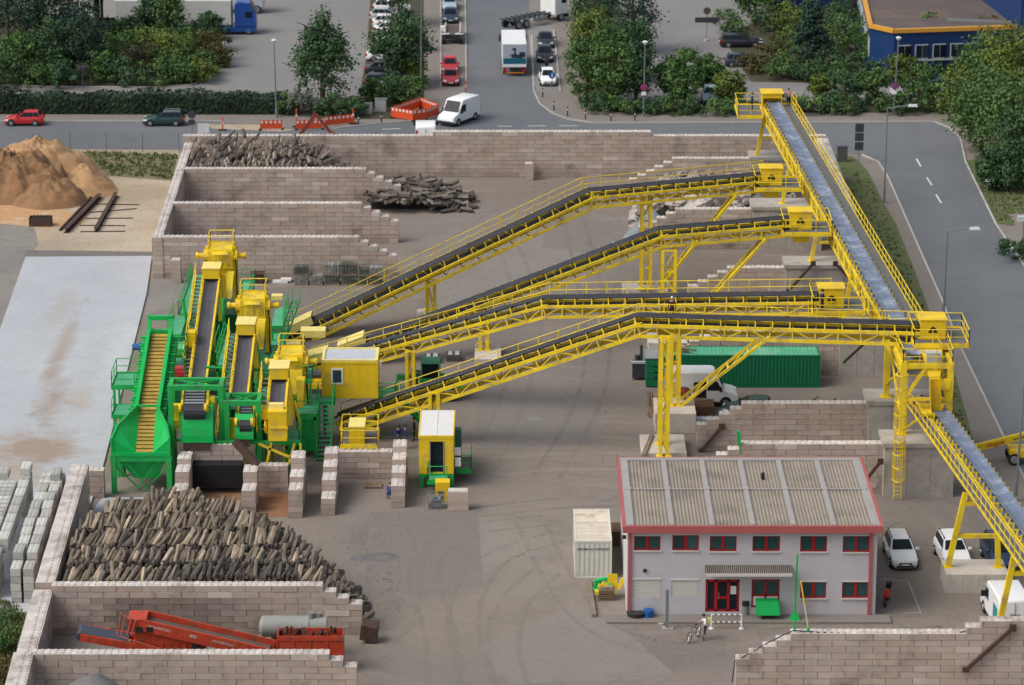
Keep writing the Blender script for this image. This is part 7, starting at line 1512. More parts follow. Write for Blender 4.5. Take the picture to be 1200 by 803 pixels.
t,c,o=sign('no stopping sign at the edge of the tree island',97,103,2.5,REDS); b=MB(); disc(b,c,.26,-.10); b.build('blue_disc',BLUES,o); b=MB(); b.cbox(c+Vector((0,-.115,0)),Vector((.36,0,.36)),Vector((0,.012,0)),Vector((-.05,0,.05))); b.build('red_bar',REDS,o)
t,c,o=sign('round blue sign beside the white car in the parking bay',647,105,1.9,BLUES); b=MB(); b.cbox(c+Vector((0,-.1,0)),Vector((.1,0,0)),Vector((0,.02,0)),Vector((0,0,.4))); b.build('white_arrow',WHITE,o)
t,c,o=sign('dark back of a traffic sign behind the wall corner at the left',226,178,4.2,DSG,w=.42); b=MB(); b.box(c.x-.32,c.x+.32,c.y-.09,c.y-.04,c.z-1.0,c.z-.5); b.build('lower_plate',DSG,t)
t,c,o=sign('dark double traffic sign seen from behind at the road bend',1006,192,4.,DSG,'sq',w=.42,extra=1.); b=MB()
for k in (1,2): b.box(c.x-.42,c.x+.42,c.y-.08,c.y-.05,c.z-.42-.92*k+.04,c.z+.42-.92*k)
b.build('lower_plate',DSG,t)
t,c,o=sign('brown direction sign with a round top on the paved yard',828,48,3.9,mat('brown sign back',(.09,.07,.06),.6),w=.42); b=MB(); b.box(c.x-1.35,c.x+1.35,c.y-.09,c.y-.05,c.z-1.35,c.z-.75); b.build('lower_plate',DSG,t); b=MB(); b.tube((c.x,c.y,0),(c.x,c.y,.2),.35,.3,10); b.build('sign_foot',CONC,t)
sign('small white plate sign on the grass below the big trees',1157,227,1.5,WHITE,'sq',w=.22,extra=.6)
q=P(1199,283); t=thing('info_board','white roofed information board at the right edge','sign',q); b=MB(); b.beam(q,q+Vector((0,0,1.9)),.1); b.build('post',GALV,t); b=MB(); b.box(q.x-.6,q.x+1.2,q.y-.3,q.y+.1,1.9,2.35); b.build('sign_face',mat('pale board',(.5,.6,.6),.5),t)
q=P(239,176); t=thing('site_sign','white sign panel behind the left wall corner','sign',q); b=MB(); b.beam(q+Vector((-.4,0,0)),q+Vector((-.4,0,2.6)),.08); b.beam(q+Vector((.4,0,0)),q+Vector((.4,0,2.6)),.08); b.build('post',GALV,t); b=MB(); b.box(q.x-.55,q.x+.55,q.y-.06,q.y-.02,1.7,2.7); b.build('sign_face',WHITE,t)
proto=None
for (x,y) in ((636,114),(649,129),(665,136),(686,140),(716,142),(744,141.5),(420,146),(447,143.8)):
    q=P(x,y)
    if proto is None:
        proto=thing('bollard','dark bollard with a pale band along the kerb','bollard',q,group='bollards along the kerb'); b=MB(); b.tube((0,0,0),(0,0,.95),.07,.06,8); b.ball((0,0,.95),.07,.07,.05); b.build('post',TRIM,proto,local=True); b=MB(); b.tube((0,0,.62),(0,0,.74),.075,.075,8); b.build('band',WHITE,proto,local=True)
    else: dup(proto,loc=q)
for (x,y,w,h,d,lab) in ((432,134,.75,1.1,.4,'smaller grey utility box in front of the hedge'),(446,131.5,1.15,1.35,.45,'larger grey utility box in front of the hedge')):
    q=P(x,y); t=thing('utility_box',lab,'utility box',q); b=MB(); b.box(q.x-w/2,q.x+w/2,q.y,q.y+d,.08,h); b.build('housing',mat('grey cabinet',(.36,.37,.37),.5,noise=.1),t,bevel=.02); b=MB(); b.box(q.x-w/2-.04,q.x+w/2+.04,q.y-.04,q.y+d+.04,h,h+.06); b.box(q.x-w/2-.03,q.x+w/2+.03,q.y-.03,q.y+d+.03,0,.079); b.build('lid',STEEL,t)
q=P(987,190); t=thing('utility_box','dark grey cabinet on the verge behind the pale wall','utility box',q); b=MB(); b.box(q.x-.5,q.x+.5,q.y,q.y+.6,0,1.45); b.build('housing',mat('dark cabinet',(.09,.09,.085),.6),t); b=MB(); b.box(q.x-.53,q.x+.53,q.y-.03,q.y+.63,1.45,1.5); b.build('lid',DSG,t)
# barriers
ORG=mat('orange barrier plastic',(.62,.075,.02),.5,noise=.1); WST=mat('white reflective stripe',(.7,.68,.66),.5)
def barrier(label,pts,h=1.0,group=None):
    q=[P(*p) for p in pts]; t=thing('site_barrier',label,'barrier',q[0],group=group); b=MB(); w=MB(); f=MB()
    for a,c in zip(q,q[1:]):
        d=c-a; L=d.length; d.normalize(); n=Vector((-d.y,d.x,0)); n=n if n.y<0 else -n; b.obox(a+Vector((0,0,.12)),d*L,n*-.06,Vector((0,0,h-.12)))
        k=max(2,int(L/.42))
        for i in range(k):
            for z in (h-.32,): w.obox(a+d*(L*(i+.15)/k)+n*.005+Vector((0,0,z)),d*(L/k*.5),n*.012,Vector((0,0,.24))); 
        for i in range(max(1,int(L/2))+1): c_=a+d*(L*i/max(1,int(L/2))); f.box(c_.x-.12,c_.x+.12,c_.y-.35,c_.y+.35,0,.11)
    for v_,f_ in ((w,1),): b.mesh(v_.v,v_.f,1)
    b.build('panel',[ORG,WST],t); f.build('foot',BLK,t)
barrier('short orange and white barrier left of the excavator arm',[(305,152.5),(331,152)]); barrier('orange and white barrier behind the excavator arm',[(347,152.5),(378,151.5)]); barrier('orange and white barrier right of the excavator arm',[(381,148.5),(415.5,145.)]); 
barrier('orange and white barrier ring enclosing a dug up patch of pavement',[(459,138.5),(484,142.5),(500,140.5),(514,135),(493,127),(459,138.5)],h=1.15)
for x,y,h,lab in ((347.5,149,1.9,'orange marker post at the left end of the barriers'),(414,145.5,1.6,'orange marker post at the right end of the barriers'),(261,153,1.3,'red and white marker post on the dug up roadside'),(546,111,1.5,'orange and white marker board at the side street corner')):
    q=P(x,y); t=thing('marker_post',lab,'marker post',q); b=MB(); b.beam(q,q+Vector((0,0,h)),.14); b.build('post',ORG,t); b=MB(); b.beam(q+Vector((0,0,h*.55)),q+Vector((0,0,h*.7)),.15); b.build('band',WST,t); b=MB(); b.box(q.x-.4,q.x+.4,q.y-.25,q.y+.25,0,.1); b.build('foot',BLK,t)
sheet('dug_up_strip',[(240,145.5),(300,146),(345,152),(330,154),(250,151)],.018,SANDM)
# excavator
q=P(352,165); Y=311.; t=thing('excavator','rusty red excavator arm bent over behind the far wall','excavator',(q.x,Y,0)); b=MB()
A,B,C=PY(350,160,Y),PY(370,134,Y),PY(389,157,Y); b.beam(A,B,.34,.34); b.beam(B,C,.26,.26); b.beam(B+Vector((-.7,0,-1.0)),B+Vector((-.1,0,.25)),.12); b.build('boom',mat('red brown excavator paint',(.22,.045,.03),.5,noise=.25),t)
b=MB(); b.hexa([(C.x-.35,Y-.3,C.z-.5),(C.x+.25,Y-.3,C.z-.4),(C.x+.25,Y+.3,C.z-.4),(C.x-.35,Y+.3,C.z-.5),(C.x-.2,Y-.4,C.z+.1),(C.x+.3,Y-.4,C.z+.2),(C.x+.3,Y+.4,C.z+.2),(C.x-.2,Y+.4,C.z+.1)]); b.build('bucket',MATS['red brown excavator paint'],t)
b=MB(); b.box(A.x-2.2,A.x+.3,Y-1,Y+1,.5,1.1); b.build('body',MATS['red brown excavator paint'],t); b=MB(); b.box(A.x-2.4,A.x+.4,Y-1.2,Y-1.01,0,.8); b.build('track',BLK,t); b=MB(); b.box(A.x-2.4,A.x+.4,Y+1.01,Y+1.2,0,.8); b.build('track',BLK,t)
b=MB(); Y=313
for i in range(5): x=XP(400+i*6,Y,1); b.tube((x,Y,1.9+.2*(i%2)),(x+1.6,Y+1,1.9+.1*i),.28,.2,8)
b.box(XP(398,Y,1),XP(432,Y,1),Y-.3,Y+1.2,0,1.8); tag(b.build('trailer_load',mat('dark load',(.09,.085,.065),.9)),'dark bundled load showing over the far wall right of the excavator','load')
# wire fences
def wire_fence(label,pts,h,n):
    q=[P(*p) for p in pts]; t=thing('wire_fence',label,'fence',q[0]); a,c=q[0],q[-1]; d=c-a; p=MB()
    for i in range(n+1): s=a+d*(i/n); p.tube(s,s+Vector((0,0,h)),.04,.04,6)
    p.build('post',mat('fence post',(.17,.19,.20),.5,.4),t) ; m=MB(); k=int(h/.16); L=d.length
    for i in range(k+1): z=.05+(h-.1)*i/k; m.beam(a+Vector((0,0,z)),c+Vector((0,0,z)),.012)
    for i in range(int(L/.35)): s=a+d*(i*.35/L); m.beam(s,s+Vector((0,0,h)),.010)
    m.build('wire_mesh',MATS['fence post'],t)
wire_fence('wire mesh fence along the street behind the sand heaps',[(-45,178),(210,179)],2.,6)
wire_fence('thin fence posts between the clipped hedge and the drive',[(-30,121),(330,122)],1.5,10)
# ================================================================== left yard: steel and odds
for a,c,w,lab in (((77,273.5),(117,232),.42,'heaviest rusty steel beam lying on the sandy ground'),((70,271),(108,231),.16,'thin rusty bar beside the heaviest beam'),((112,272.5),(136,230),.36,'rusty steel beam lying alone on the right')):
    p,q=P(*a),P(*c); b=MB(); z=Vector((0,0,w*.5)); d=(q-p).normalized(); b.beam(p+Vector((0,0,.03)),q+Vector((0,0,.03)),w,.05); b.beam(p+Vector((0,0,w)),q+Vector((0,0,w)),w,.05); b.beam(p+z,q+z,.06,w-.06); tag(b.build('steel_beam',RUST),lab,'steel beam')
for i,(a,c) in enumerate((((94,271.5),(147,271)),((93,264),(147,264.5)),((100,256),(156,255.5)),((105,249),(160,244.5)),((112,239),(163,240)))):
    b=MB(); b.beam(P(*a,.06),P(*c,.06),.07); tag(b.build('steel_rod',RUST),['rusty rod lying across, nearest the pale slab','second rusty rod from the pale slab','middle one of the five rusty rods','slanting rusty rod above the middle one','rusty rod farthest from the pale slab'][i],'steel rod')
q=P(47,266); t=thing('scrap_crate','dark scrap crate on the sandy ground left of the steel beams','crate',q); b=MB(); b.box(q.x-1,q.x+1,q.y,q.y+.05,.05,.8); b.box(q.x-1,q.x+1,q.y+1,q.y+1.05,.05,.8); b.box(q.x-1,q.x-.95,q.y+.05,q.y+1,.05,.8); b.box(q.x+.95,q.x+1,q.y+.05,q.y+1,.05,.8); b.box(q.x-1,q.x+1,q.y,q.y+1.05,0,.05); b.build('crate_box',RUST,t); b=MB()
for i in range(6): b.beam((q.x-.8+i*.3,q.y+.2,.4),(q.x-.6+i*.28,q.y+.8,.9),.1)
b.build('scrap',mat('dark scrap',(.05,.04,.035),.9),t)
b=MB(); p=P(140,503,.01); b.beam(P(141,503,.1),P(143,490,.1),.2); tag(b.build('plank',RUST),'dark plank lying beside the feed hopper','plank')
# ---- pallets of stone by the wall
PAL=mat('pallet wood',(.24,.17,.11),.9,noise=.3,nscale=3); STN=mat('grey paving stones',(.23,.225,.205),.95,noise=.25,nscale=4); STNG=mat('mossy dark stones',(.095,.105,.085),.95,noise=.3,nscale=4)
def pallet(label,px0,px1,Y,z,h,mt,strap=False):
    x0,x1=XP(px0,Y,z),XP(px1,Y,z); t=thing('stone_pallet',label,'stone pallet',((x0+x1)/2,Y,z)); b=MB()
    for y in (0,.42,.85): b.box(x0,x1,Y+y,Y+y+.12,z,z+.09)
    b.box(x0,x1,Y,Y+.97,z+.09,z+.13); b.build('pallet',PAL,t); b=MB(); rnd=random.Random(int(px0*7+z*10)); n=5; m=max(2,int(h/.2))
    for k in range(m):
        for i in range(n):
            xa=x0+(x1-x0)*i/n; b.box(xa+.012,xa+(x1-x0)/n-.012,Y+rnd.uniform(0,.03),Y+.95,z+.135+(h-.13)*k/m,z+.135+(h-.13)*(k+1)/m-.015,0,rnd.uniform(.7,1.3))
    b.build('stones',mt,t)
Yp=268.4
for px0,px1,z,h,mt,lab in ((345,361,0,.85,STN,'grey stone pallet at the left end, lower one'),(344.5,361,.86,.75,STNG,'dark green covered pallet on the leftmost lower pallet'),(363,378,0,.85,STN,'low single stone pallet second from the left'),(380,398,0,.85,STNG,'lower dark pallet of the tallest left pile'),(380,398,.86,.95,STN,'upper grey pallet of the tallest left pile'),(400,418.5,0,.85,STNG,'lower pallet of the middle pile with crate sides'),(400,418.5,.86,.95,STNG,'upper dark pallet of the middle pile'),(420,432.5,0,.8,STNG,'lower pallet of the narrow dark pile'),(420,432.5,.81,.6,STNG,'upper pallet of the narrow dark pile'),(433.5,448,0,.8,STNG,'lower pallet at the right end of the pallet row'),(433.5,448,.81,.75,STN,'upper pallet at the right end of the pallet row')): pallet(lab,px0,px1,Yp,z,h,mt)
for px,py,w,lab in ((330,332.5,1.4,'white slabs lying flat left of the stone pallets'),):
    q=P(px,py); b=MB(); b.box(q.x-.8,q.x+.5,q.y,q.y+.9,0,.12,0,1); b.box(q.x-.1,q.x+.8,q.y+.2,q.y+1.0,.125,.28,0,1.1); tag(b.build('slab_stack',mat('white slab',(.55,.54,.52),.9)),lab,'slab stack')
q=P(303,332.5); b=MB(); b.box(q.x-.6,q.x+.4,q.y,q.y+.9,0,.8); b.box(q.x-.7,q.x+.5,q.y-.1,q.y+1,.8,.86); tag(b.build('crate',RUST),'dark brown crate by the foot of the wall','crate')
for px,py,lab in ((506,426.5,'left of the two timber packs lying in the open yard'),(531.5,424,'right of the two timber packs lying in the open yard')):
    q=P(px,py); t=thing('timber_pack',lab,'timber pack',q); b=MB()
    for i in range(3): 
        for j in range(2): b.box(q.x-.55,q.x+.55,q.y+i*.36,q.y+i*.36+.3,.05+j*.25,.28+j*.25,0,R.uniform(.7,1.3))
    b.build('timbers',DARKW,t); b=MB(); b.box(q.x-.42,q.x-.1,q.y-.02,q.y+1.05,.555,.6); b.box(q.x+.1,q.x+.45,q.y-.02,q.y+1.05,.555,.6); b.build('white_cover',mat('pale strap',(.45,.44,.42),.7),t)
b=MB(); q=P(437,573)
for i in range(6): b.box(q.x-.62,q.x+.62,q.y+i*.18,q.y+i*.18+.11,.12,.15)
for x in (-.55,0,.5): b.box(q.x+x,q.x+x+.08,q.y,q.y+1.02,0,.119)
tag(b.build('pallet',PAL),'empty wooden pallet lying in the bay under the yellow platform','pallet')
q=P(753,446); t=thing('engine_unit','dark engine unit standing left of the green cabinet','engine',q); b=MB(); b.box(q.x-.8,q.x+.6,q.y,q.y+1.2,.2,1.3); b.tube((q.x-.1,q.y+.5,1.3),(q.x-.1,q.y+.5,2.7),.12); b.tube((q.x-.4,q.y+.5,1.2),(q.x-.4,q.y+.5,1.9),.2); b.build('engine_block',mat('dark engine',(.04,.045,.06),.5,noise=.4,nscale=3),t); b=MB(); b.box(q.x-.9,q.x+.2,q.y-.05,q.y+.3,1.35,1.5); b.box(q.x-.9,q.x-.8,q.y,q.y+.1,0,1.4); b.build('pale_tray',mat('pale tray',(.4,.4,.4)),t)
# items around the tall pad and the container roof
b=MB(); q=PY(803,463,232.5); b.ball((q.x,233.0,1.9),.5,.4,.42,9,6,jit=.25); b.v=[(x,y,max(z,1.5)) for x,y,z in b.v]; tag(b.build('red_sack',mat('dark red sack',(.20,.035,.03),.8),smooth=60),'dark red sack lying on the tall concrete pad','sack')
b=MB(); rnd=random.Random(3)
for i in range(16): p=Vector((XP(797+rnd.uniform(-13,12),241,2.7),241+rnd.uniform(-.5,.8),2.66+rnd.uniform(0,.35))); d=Vector((rnd.gauss(0,1),rnd.gauss(0,.4),rnd.gauss(0,.15))).normalized(); b.beam(p,p+d*1.1,.1,.08,0,rnd.uniform(.6,1.5))
tag(b.build('roof_scrap',PAL),'loose wooden scrap lying on the roof of the green container','scrap')
b=MB(); q=P(764,491)
for i in range(14): p=q+Vector((rnd.uniform(-.4,.5),rnd.uniform(-.2,.8),.1)); b.beam(p,p+Vector((rnd.gauss(0,.25),rnd.gauss(.2,.2),rnd.uniform(.8,2.))),.12,.07,0,rnd.uniform(.7,1.6))
tag(b.build('board_bundle',PAL),'bundle of boards leaning against the tall concrete pad','boards')
q=P(823,487); t=thing('crate','brown open crate between the tall pad and the stepped wall','crate',q); b=MB(); b.box(q.x-.6,q.x+.9,q.y,q.y+1.8,0,.7); b.build('crate_box',mat('brown crate',(.16,.09,.05),.9,noise=.3),t); b=MB(); b.box(q.x-.55,q.x+.5,q.y+1.2,q.y+1.8,.7,.8); b.build('board',PAL,t)
b=MB(); q=P(822,499); b.box(q.x-.5,q.x+.6,q.y,q.y+.7,0,.5); tag(b.build('white_bundle',mat('white blue bundle',(.5,.54,.6),.6,noise=.3,nscale=5)),'white wrapped bundle beside the stepped wall end','bundle')
b=MB(); p=PY(787,502,222.8); b.beam(P(754,534,.6),P(764,510,.6),.3,.2); tag(b.build('timber_beam',WOOD),'short beam lying on the flat pale pad','beam')
b=MB()
for i in range(9): p=P(930+i*5,474-abs(i-4)*.4,.05); b.beam(p,p+Vector((rnd.uniform(.5,1.1),rnd.uniform(-.3,.5),rnd.uniform(0,.5))),.08)
tag(b.build('pipe_scrap',mat('dark and yellow scrap',(.20,.12,.03),.7,noise=.5,nscale=3)),'low scatter of dark and yellow scrap behind the wall right of the van','scrap')
b=MB(); p0=PY(870,499+5,216.); b.beam(PY(869,532,216.),PY(866,522,216.),.07); b.beam(PY(866.5,521,216.),PY(865.,505,216.),.22); tag(b.build('green_marker',GRNL),'green topped marker stick on the wall behind the office roof','marker')
# ---- red screener and trailer in the near bay
Y=183.; t=thing('mobile_screener','long red mobile screening machine with conveyors in the near bay','screener',(XP(200,Y,1),Y,0))
def pb(n,m,pxa,pya,pxb,pyb,w,hh,dep,Y=Y): b=MB(); a,c=PY(pxa,pya,Y+dep/2),PY(pxb,pyb,Y+dep/2); b.beam(a,c,dep,hh); return b.build(n,m,t)
pb('main_conveyor',RED,164,732,312,766,0,.72,.16); b=MB(); a,c=PY(172,722,Y+1.6),PY(322,757,Y+1.6); b.beam(a,c,.14,.75); 
b.build('rear_side_plate',RED,t); b=MB(); a,c=PY(168,728,Y+.8),PY(316,762,Y+.8); b.beam(a,c,1.4,.1); b.build('belt',mat('dusty grey belt',(.12,.10,.085),.7,noise=.2),t)
b=MB(); b.box(XP(150,Y,2),XP(172,Y,2),Y+.1,Y+1.6,PY(160,741,Y).z,PY(160,728,Y).z+.05); xa,xb=XP(158,Y,2),XP(240,Y,1); b.hexa([(xa,Y+.25,.3),(xb,Y+.25,.3),(xb,Y+1.6,.3),(xa,Y+1.6,.3),(xa,Y+.25,3.0),(xb,Y+.25,2.2),(xb,Y+1.6,2.2),(xa,Y+1.6,3.0)]); panels(b,XP(172,Y,1),XP(236,Y,1),Y+.25,.4,2.15,7); b.hexa([(XP(140,Y,1),Y+.2,.5),(XP(165,Y,1),Y+.2,.4),(XP(165,Y,1),Y+1.6,.4),(XP(140,Y,1),Y+1.6,.5),(XP(148,Y,1),Y+.2,1.7),(XP(165,Y,1),Y+.2,2.4),(XP(165,Y,1),Y+1.6,2.4),(XP(148,Y,1),Y+1.6,1.7)]); b.build('screen_body',RED,t)
b=MB(); x0,x1=XP(95,Y,1.5),XP(150,Y,1.0); za,zb=PY(95,747,Y).z,PY(150,758,Y).z
for y in (Y,Y+1.5): b.beam((x0,y,za),(x1+2,y,zb-.3),.12,.45)
b.build('tail_conveyor_frame',RED,t); b=MB(); b.hexa([(x0,Y+.1,za+.2),(x1,Y+.1,zb+.15),(x1,Y+1.4,zb+.15),(x0,Y+1.4,za+.2),(x0,Y+.1,za+.28),(x1,Y+.1,zb+.25),(x1,Y+1.4,zb+.25),(x0,Y+1.4,za+.28)]); b.tube((x0,Y+.05,za),(x0,Y+1.45,za),.28); b.build('tail_belt',mat('blue grey belt',(.045,.06,.08),.5),t)
b=MB()
for px in (137,142,149,154): p=PY(px,745,Y); q=PY(px+5,718+(px-137)*.5,Y); b.tube(p,q,.04)
b.tube(PY(137,745,Y),PY(186,760,Y),.04); b.tube(PY(142,720,Y),PY(160,727,Y),.035); b.build('support_rods',mat('pale red rods',(.45,.12,.09),.5),t)
b=MB()
for px in (160,172): 
    b.box(XP(px,Y,2),XP(px+8,Y,2),Y-.03,Y+.05,PY(px,741,Y).z,PY(px,735,Y).z)
b.extr([PY(226,752,Y+.02),PY(250,769,Y+.02),PY(222,769,Y+.02)],Vector((0,.05,0))); b.build('dark_recess',BLK,t)
b=MB(); a,c=PY(164,732,Y+.16),PY(312,766,Y+.16); dn=(c-a).normalized(); up=Vector((-dn.z,0,dn.x)); up=up if up.z>0 else -up
for tx,f,s in (('\u2022 POWERTRAC',.15,.22),('800',.42,.28),('POWERTRAC',.66,.22)): lettering(b,tx,s,a+(c-a)*f+Vector((0,-.175,0))+up*.08,dn,up)
b.build('lettering',mat('worn white lettering',(.62,.48,.45),.6),t)
b=MB(); b.box(XP(165,Y,0),XP(235,Y,0),Y+.2,Y+.6,0,.35); b.box(XP(165,Y,0),XP(235,Y,0),Y+1.3,Y+1.7,0,.35); b.build('track',BLK,t)
Y=184.4; t=thing('drum_trailer','red open trailer box with a grey steel tank beside it','trailer',(XP(360,Y,0),Y,0)); x0,x1=XP(326,Y,1),XP(403,Y,1); b=MB(); zt=2.4
b.box(x0,x1,Y-.6,Y-.54,.8,zt); b.box(x0,x1,Y+.7,Y+.76,.8,zt); b.box(x0,x0+.06,Y-.54,Y+.7,.8,zt); b.box(x1-.06,x1,Y-.54,Y+.7,.8,zt); b.box(x0,x1,Y-.6,Y+.76,.7,.8)
b.box(x0-.03,x1+.03,Y-.66,Y-.601,zt-.28,zt+.02)
for i in range(5): x=x0+(x1-x0)*i/4; b.box(x-.06,x+.06,Y-.65,Y-.602,.8,zt-.285)
b.build('trailer_box',RED,t); b=MB()
for i in range(18): p=Vector((x0+.2+i*(x1-x0-.5)/18,Y+R.uniform(-.4,.5),zt-.2)); b.beam(p,p+Vector((R.uniform(-.2,.3),R.uniform(-.3,.3),.45)),.14,.1,0,R.uniform(.7,1.4))
b.build('scrap_load',RUST,t); b=MB(); b.box(x0-1.2,x0+.0,Y-.5,Y+.4,.3,.62); b.build('drawbar',mat('grey drawbar',(.13,.12,.12),.6),t)
for x in (x0+.8,x1-.8): b=MB(); b.tube((x,Y-.52,.34),(x,Y+.68,.34),.34,.34,14); b.build('wheel',TYRE,t)
b=MB(); Yt=186.6; xa,xb=XP(309,Yt,2),XP(383,Yt,2); zc=PY(345,734,Yt).z; rr=.66; b.tube((xa,Yt,zc),(xb,Yt,zc),rr,rr,28); b.ball((xa,Yt,zc),.3,rr*.98,rr*.98,16,8); b.tube((xb-1.2,Yt,zc),(xb-1.06,Yt,zc),rr+.05,rr+.05,28); tk=thing('steel_tank','long grey green steel tank lying behind the red trailer box','tank',(xa,Yt,0)); b.build('tank_shell',mat('grey green tank',(.27,.28,.255),.5,noise=.15,nscale=.8,stain=((.38,.24,.2),.5,.6,.8)),tk,smooth=50)
b=MB(); b.tube((xb-.9,Yt-.1,zc+rr-.05),(xb-.9,Yt-.1,zc+rr+.28),.22); b.tube((xb-.45,Yt,zc+rr-.05),(xb-.45,Yt,zc+rr+.22),.2); b.build('tank_hatch',mat('grey hatch',(.2,.2,.2),.5),tk); b=MB()
for x in (xa+.6,xb-.8): b.box(x-.12,x+.12,Yt-.6,Yt+.6,0,zc-.4)
b.build('tank_saddle',RUST,tk)
# ---- around the office
q=P(705,714); t=thing('pallet_stack','stack of dark wooden pallets beside the office','pallet stack',(XP(711,196.,1),195.6,0)); b=MB(); x0=XP(702,195.6,0); x1=XP(720,195.6,0)
for k in range(5):
    o=R.uniform(-.06,.06)
    for y in (0,.45,.9): b.box(x0+o,x1+o,195.6+y,195.75+y,k*.16+.01,k*.16+.09,0,R.uniform(.5,1.1))
    b.box(x0+o,x1+o,195.6,196.7,k*.16+.09,k*.16+.12,0,R.uniform(.6,1.2))
b.build('pallets',PAL,t); b=MB(); b.box(x0+.1,x1-.1,195.7,196.6,.81,.95,0,1.4); b.build('planks',WOOD,t)
b=MB(); rnd=random.Random(12)
for i in range(12): p=PY(698+rnd.uniform(-3,12),686+rnd.uniform(-8,5),196.4); b.beam(p,p+Vector((rnd.uniform(.5,1.1),rnd.uniform(-.3,.3),rnd.uniform(-.3,.3))),.3,.12,0,rnd.uniform(.8,1.3))
tag(b.build('green_parts',GRNL),'tangle of green steel parts beside the cream container','steel parts')
b=MB(); 
for (a,c,w) in (((697,694),(722,693),.4),((701,686),(720,694),.22),((706,683),(716,690),.2),((725,690),(730,678),.25)): b.beam(PY(*a,196.),PY(*c,196.),w,.2)
p=PY(712,673,196.); b.obox(p,Vector((.62,0,0)),Vector((0,.06,0)),Vector((.02,.1,-.95))); tag(b.build('yellow_parts',YELP),'bright yellow steel panels piled on the green parts','steel parts')
b=MB(); a,c=P(690,681,.1),P(696,722,.1); b.beam(a,c,.3,.22); tag(b.build('timber_beam',WOOD),'long timber beam lying beside the pallet stack','beam')
b=MB(); q=P(722,640); b.box(q.x-.3,q.x+.4,q.y,q.y+1.8,0,.9,0,1.2); b.box(q.x-.35,q.x+.45,q.y-.05,q.y+1.85,.9,1.0,0,.7); tag(b.build('brown_crate',mat('brown crate',(.16,.09,.05),.9)),'brown crate between the cream container and the office','crate')
q=P(745,724); b=MB(); b.tube(q,q+Vector((0,0,.42)),.5,.6,16,cap=False); b.tube(q,q+Vector((0,0,.4)),.48,.57,16); tag(b.build('tub',mat('dark plastic tub',(.03,.03,.032),.6)),'wide dark plastic tub at the left corner of the office','tub')
q=P(760,725); t=thing('blue_bucket','blue bucket beside the dark tub','bucket',q); b=MB(); b.tube(q,q+Vector((0,0,.6)),.26,.33,14); b.build('bucket_body',mat('blue plastic',(.01,.10,.35),.45),t); b=MB(); b.path([q+Vector((-.32*cos(a),-.05,.6+.3*sin(a))) for a in [pi*i/8 for i in range(9)]],.02); b.build('handle',STEEL,t)
q=P(781.5,737); t=thing('grey_post','grey square post standing before the office on a concrete foot','post',q); b=MB(); b.box(q.x-.1,q.x+.1,q.y-.1,q.y+.1,.1,2.6); b.build('post',mat('grey blue post',(.16,.19,.21),.5),t); b=MB(); b.box(q.x-.3,q.x+.4,q.y-.2,q.y+.2,0,.1); b.box(q.x-.5,q.x-.2,q.y+.5,q.y+.8,0,.1); b.build('sign_foot',CONC,t)
q=P(833.5,737); t=thing('bike_rail','low red and white striped rail in front of the entrance','barrier rail',q); xa,xb=q.x,XP(869,q.y,.5); rw=MB()
for z in (.45,.95):
    n=11
    for i in range(n): rw.tube((xa+(xb-xa)*i/n,q.y,z),(xa+(xb-xa)*(i+1)/n,q.y,z),.045,.045,8,i%2)
for x in (xa,xb): rw.tube((x,q.y,0),(x,q.y,.97),.045,.045,8,0)
rw.build('rail_tube',[WHITE,mat('dull red stripe',(.16,.10,.09),.5)],t); b=MB()
for x in (xa,xb): b.tube((x,q.y,0),(x,q.y,.06),.16,.16,12)
b.build('rail_foot',WHITE,t)
q=P(873.5,722.5); t=thing('ash_bin','small dark ash bin beside the entrance door','bin',q); b=MB(); b.tube(q+Vector((0,0,.14)),q+Vector((0,0,.75)),.2,.2,12); b.build('bin_body',STEEL,t); b=MB(); b.tube(q+Vector((0,0,.75)),q+Vector((0,0,1.05)),.24,.2,12); b.build('bin_top',BLK,t)
q=P(900,729); t=thing('planter_board','bright green board on two dark feet in front of the shop window','board',q); b=MB(); x0,x1=XP(886.5,q.y,1),XP(914.5,q.y,1); b.hexa([(x0,q.y-.05,.45),(x1,q.y-.05,.45),(x1,q.y+.7,.45),(x0,q.y+.7,.45),(x0,q.y+.2,1.3),(x1-.1,q.y+.2,1.3),(x1-.1,q.y+.75,1.3),(x0,q.y+.75,1.3)]); b.build('board',GRNL,t); b=MB()
for x in (x0+.45,x1-.4): b.box(x-.22,x+.22,q.y-.3,q.y+.7,0,.12); b.box(x-.06,x+.06,q.y+.1,q.y+.5,.12,.45)
b.build('board_foot',BLK,t)
q=P(931.5,728); t=thing('green_post','tall thin green post with a splayed foot by the office','post',q); b=MB(); zt=PY(933,650,q.y).z; b.beam(q+Vector((0,0,.05)),q+Vector((.05,0,zt)),.11); b.build('post',GRNL,t); b=MB(); b.hexa([(q.x-.4,q.y-.3,0),(q.x+.4,q.y-.3,0),(q.x+.4,q.y+.3,0),(q.x-.4,q.y+.3,0),(q.x-.1,q.y-.1,.6),(q.x+.1,q.y-.1,.6),(q.x+.1,q.y+.1,.6),(q.x-.1,q.y+.1,.6)]); b.build('post_foot',GRNL,t)
Y=181; t=thing('striped_pole','leaning yellow and white pole with a green foot on the lower right wall','pole',PY(947,742,179.6)); a,c=PY(947,735,179.6),PY(938.5,681,179.6); b=MB(); b.tube(a,a.lerp(c,.5),.05,.05,6,0); b.tube(a.lerp(c,.5),c,.05,.05,6,1); b.build('pole',[mat('cream pole',(.6,.55,.35),.5),YELP],t); b=MB(); b.tube(PY(947,743,179.6),a,.08); b.build('pole_foot',GRNL,t)
b=MB(); a,c=PY(931,740,179.6),PY(931,724,179.6); b.tube(a,c,.05); tag(b.build('short_stake',GRNL),'short green stake standing on the lower right wall','stake')
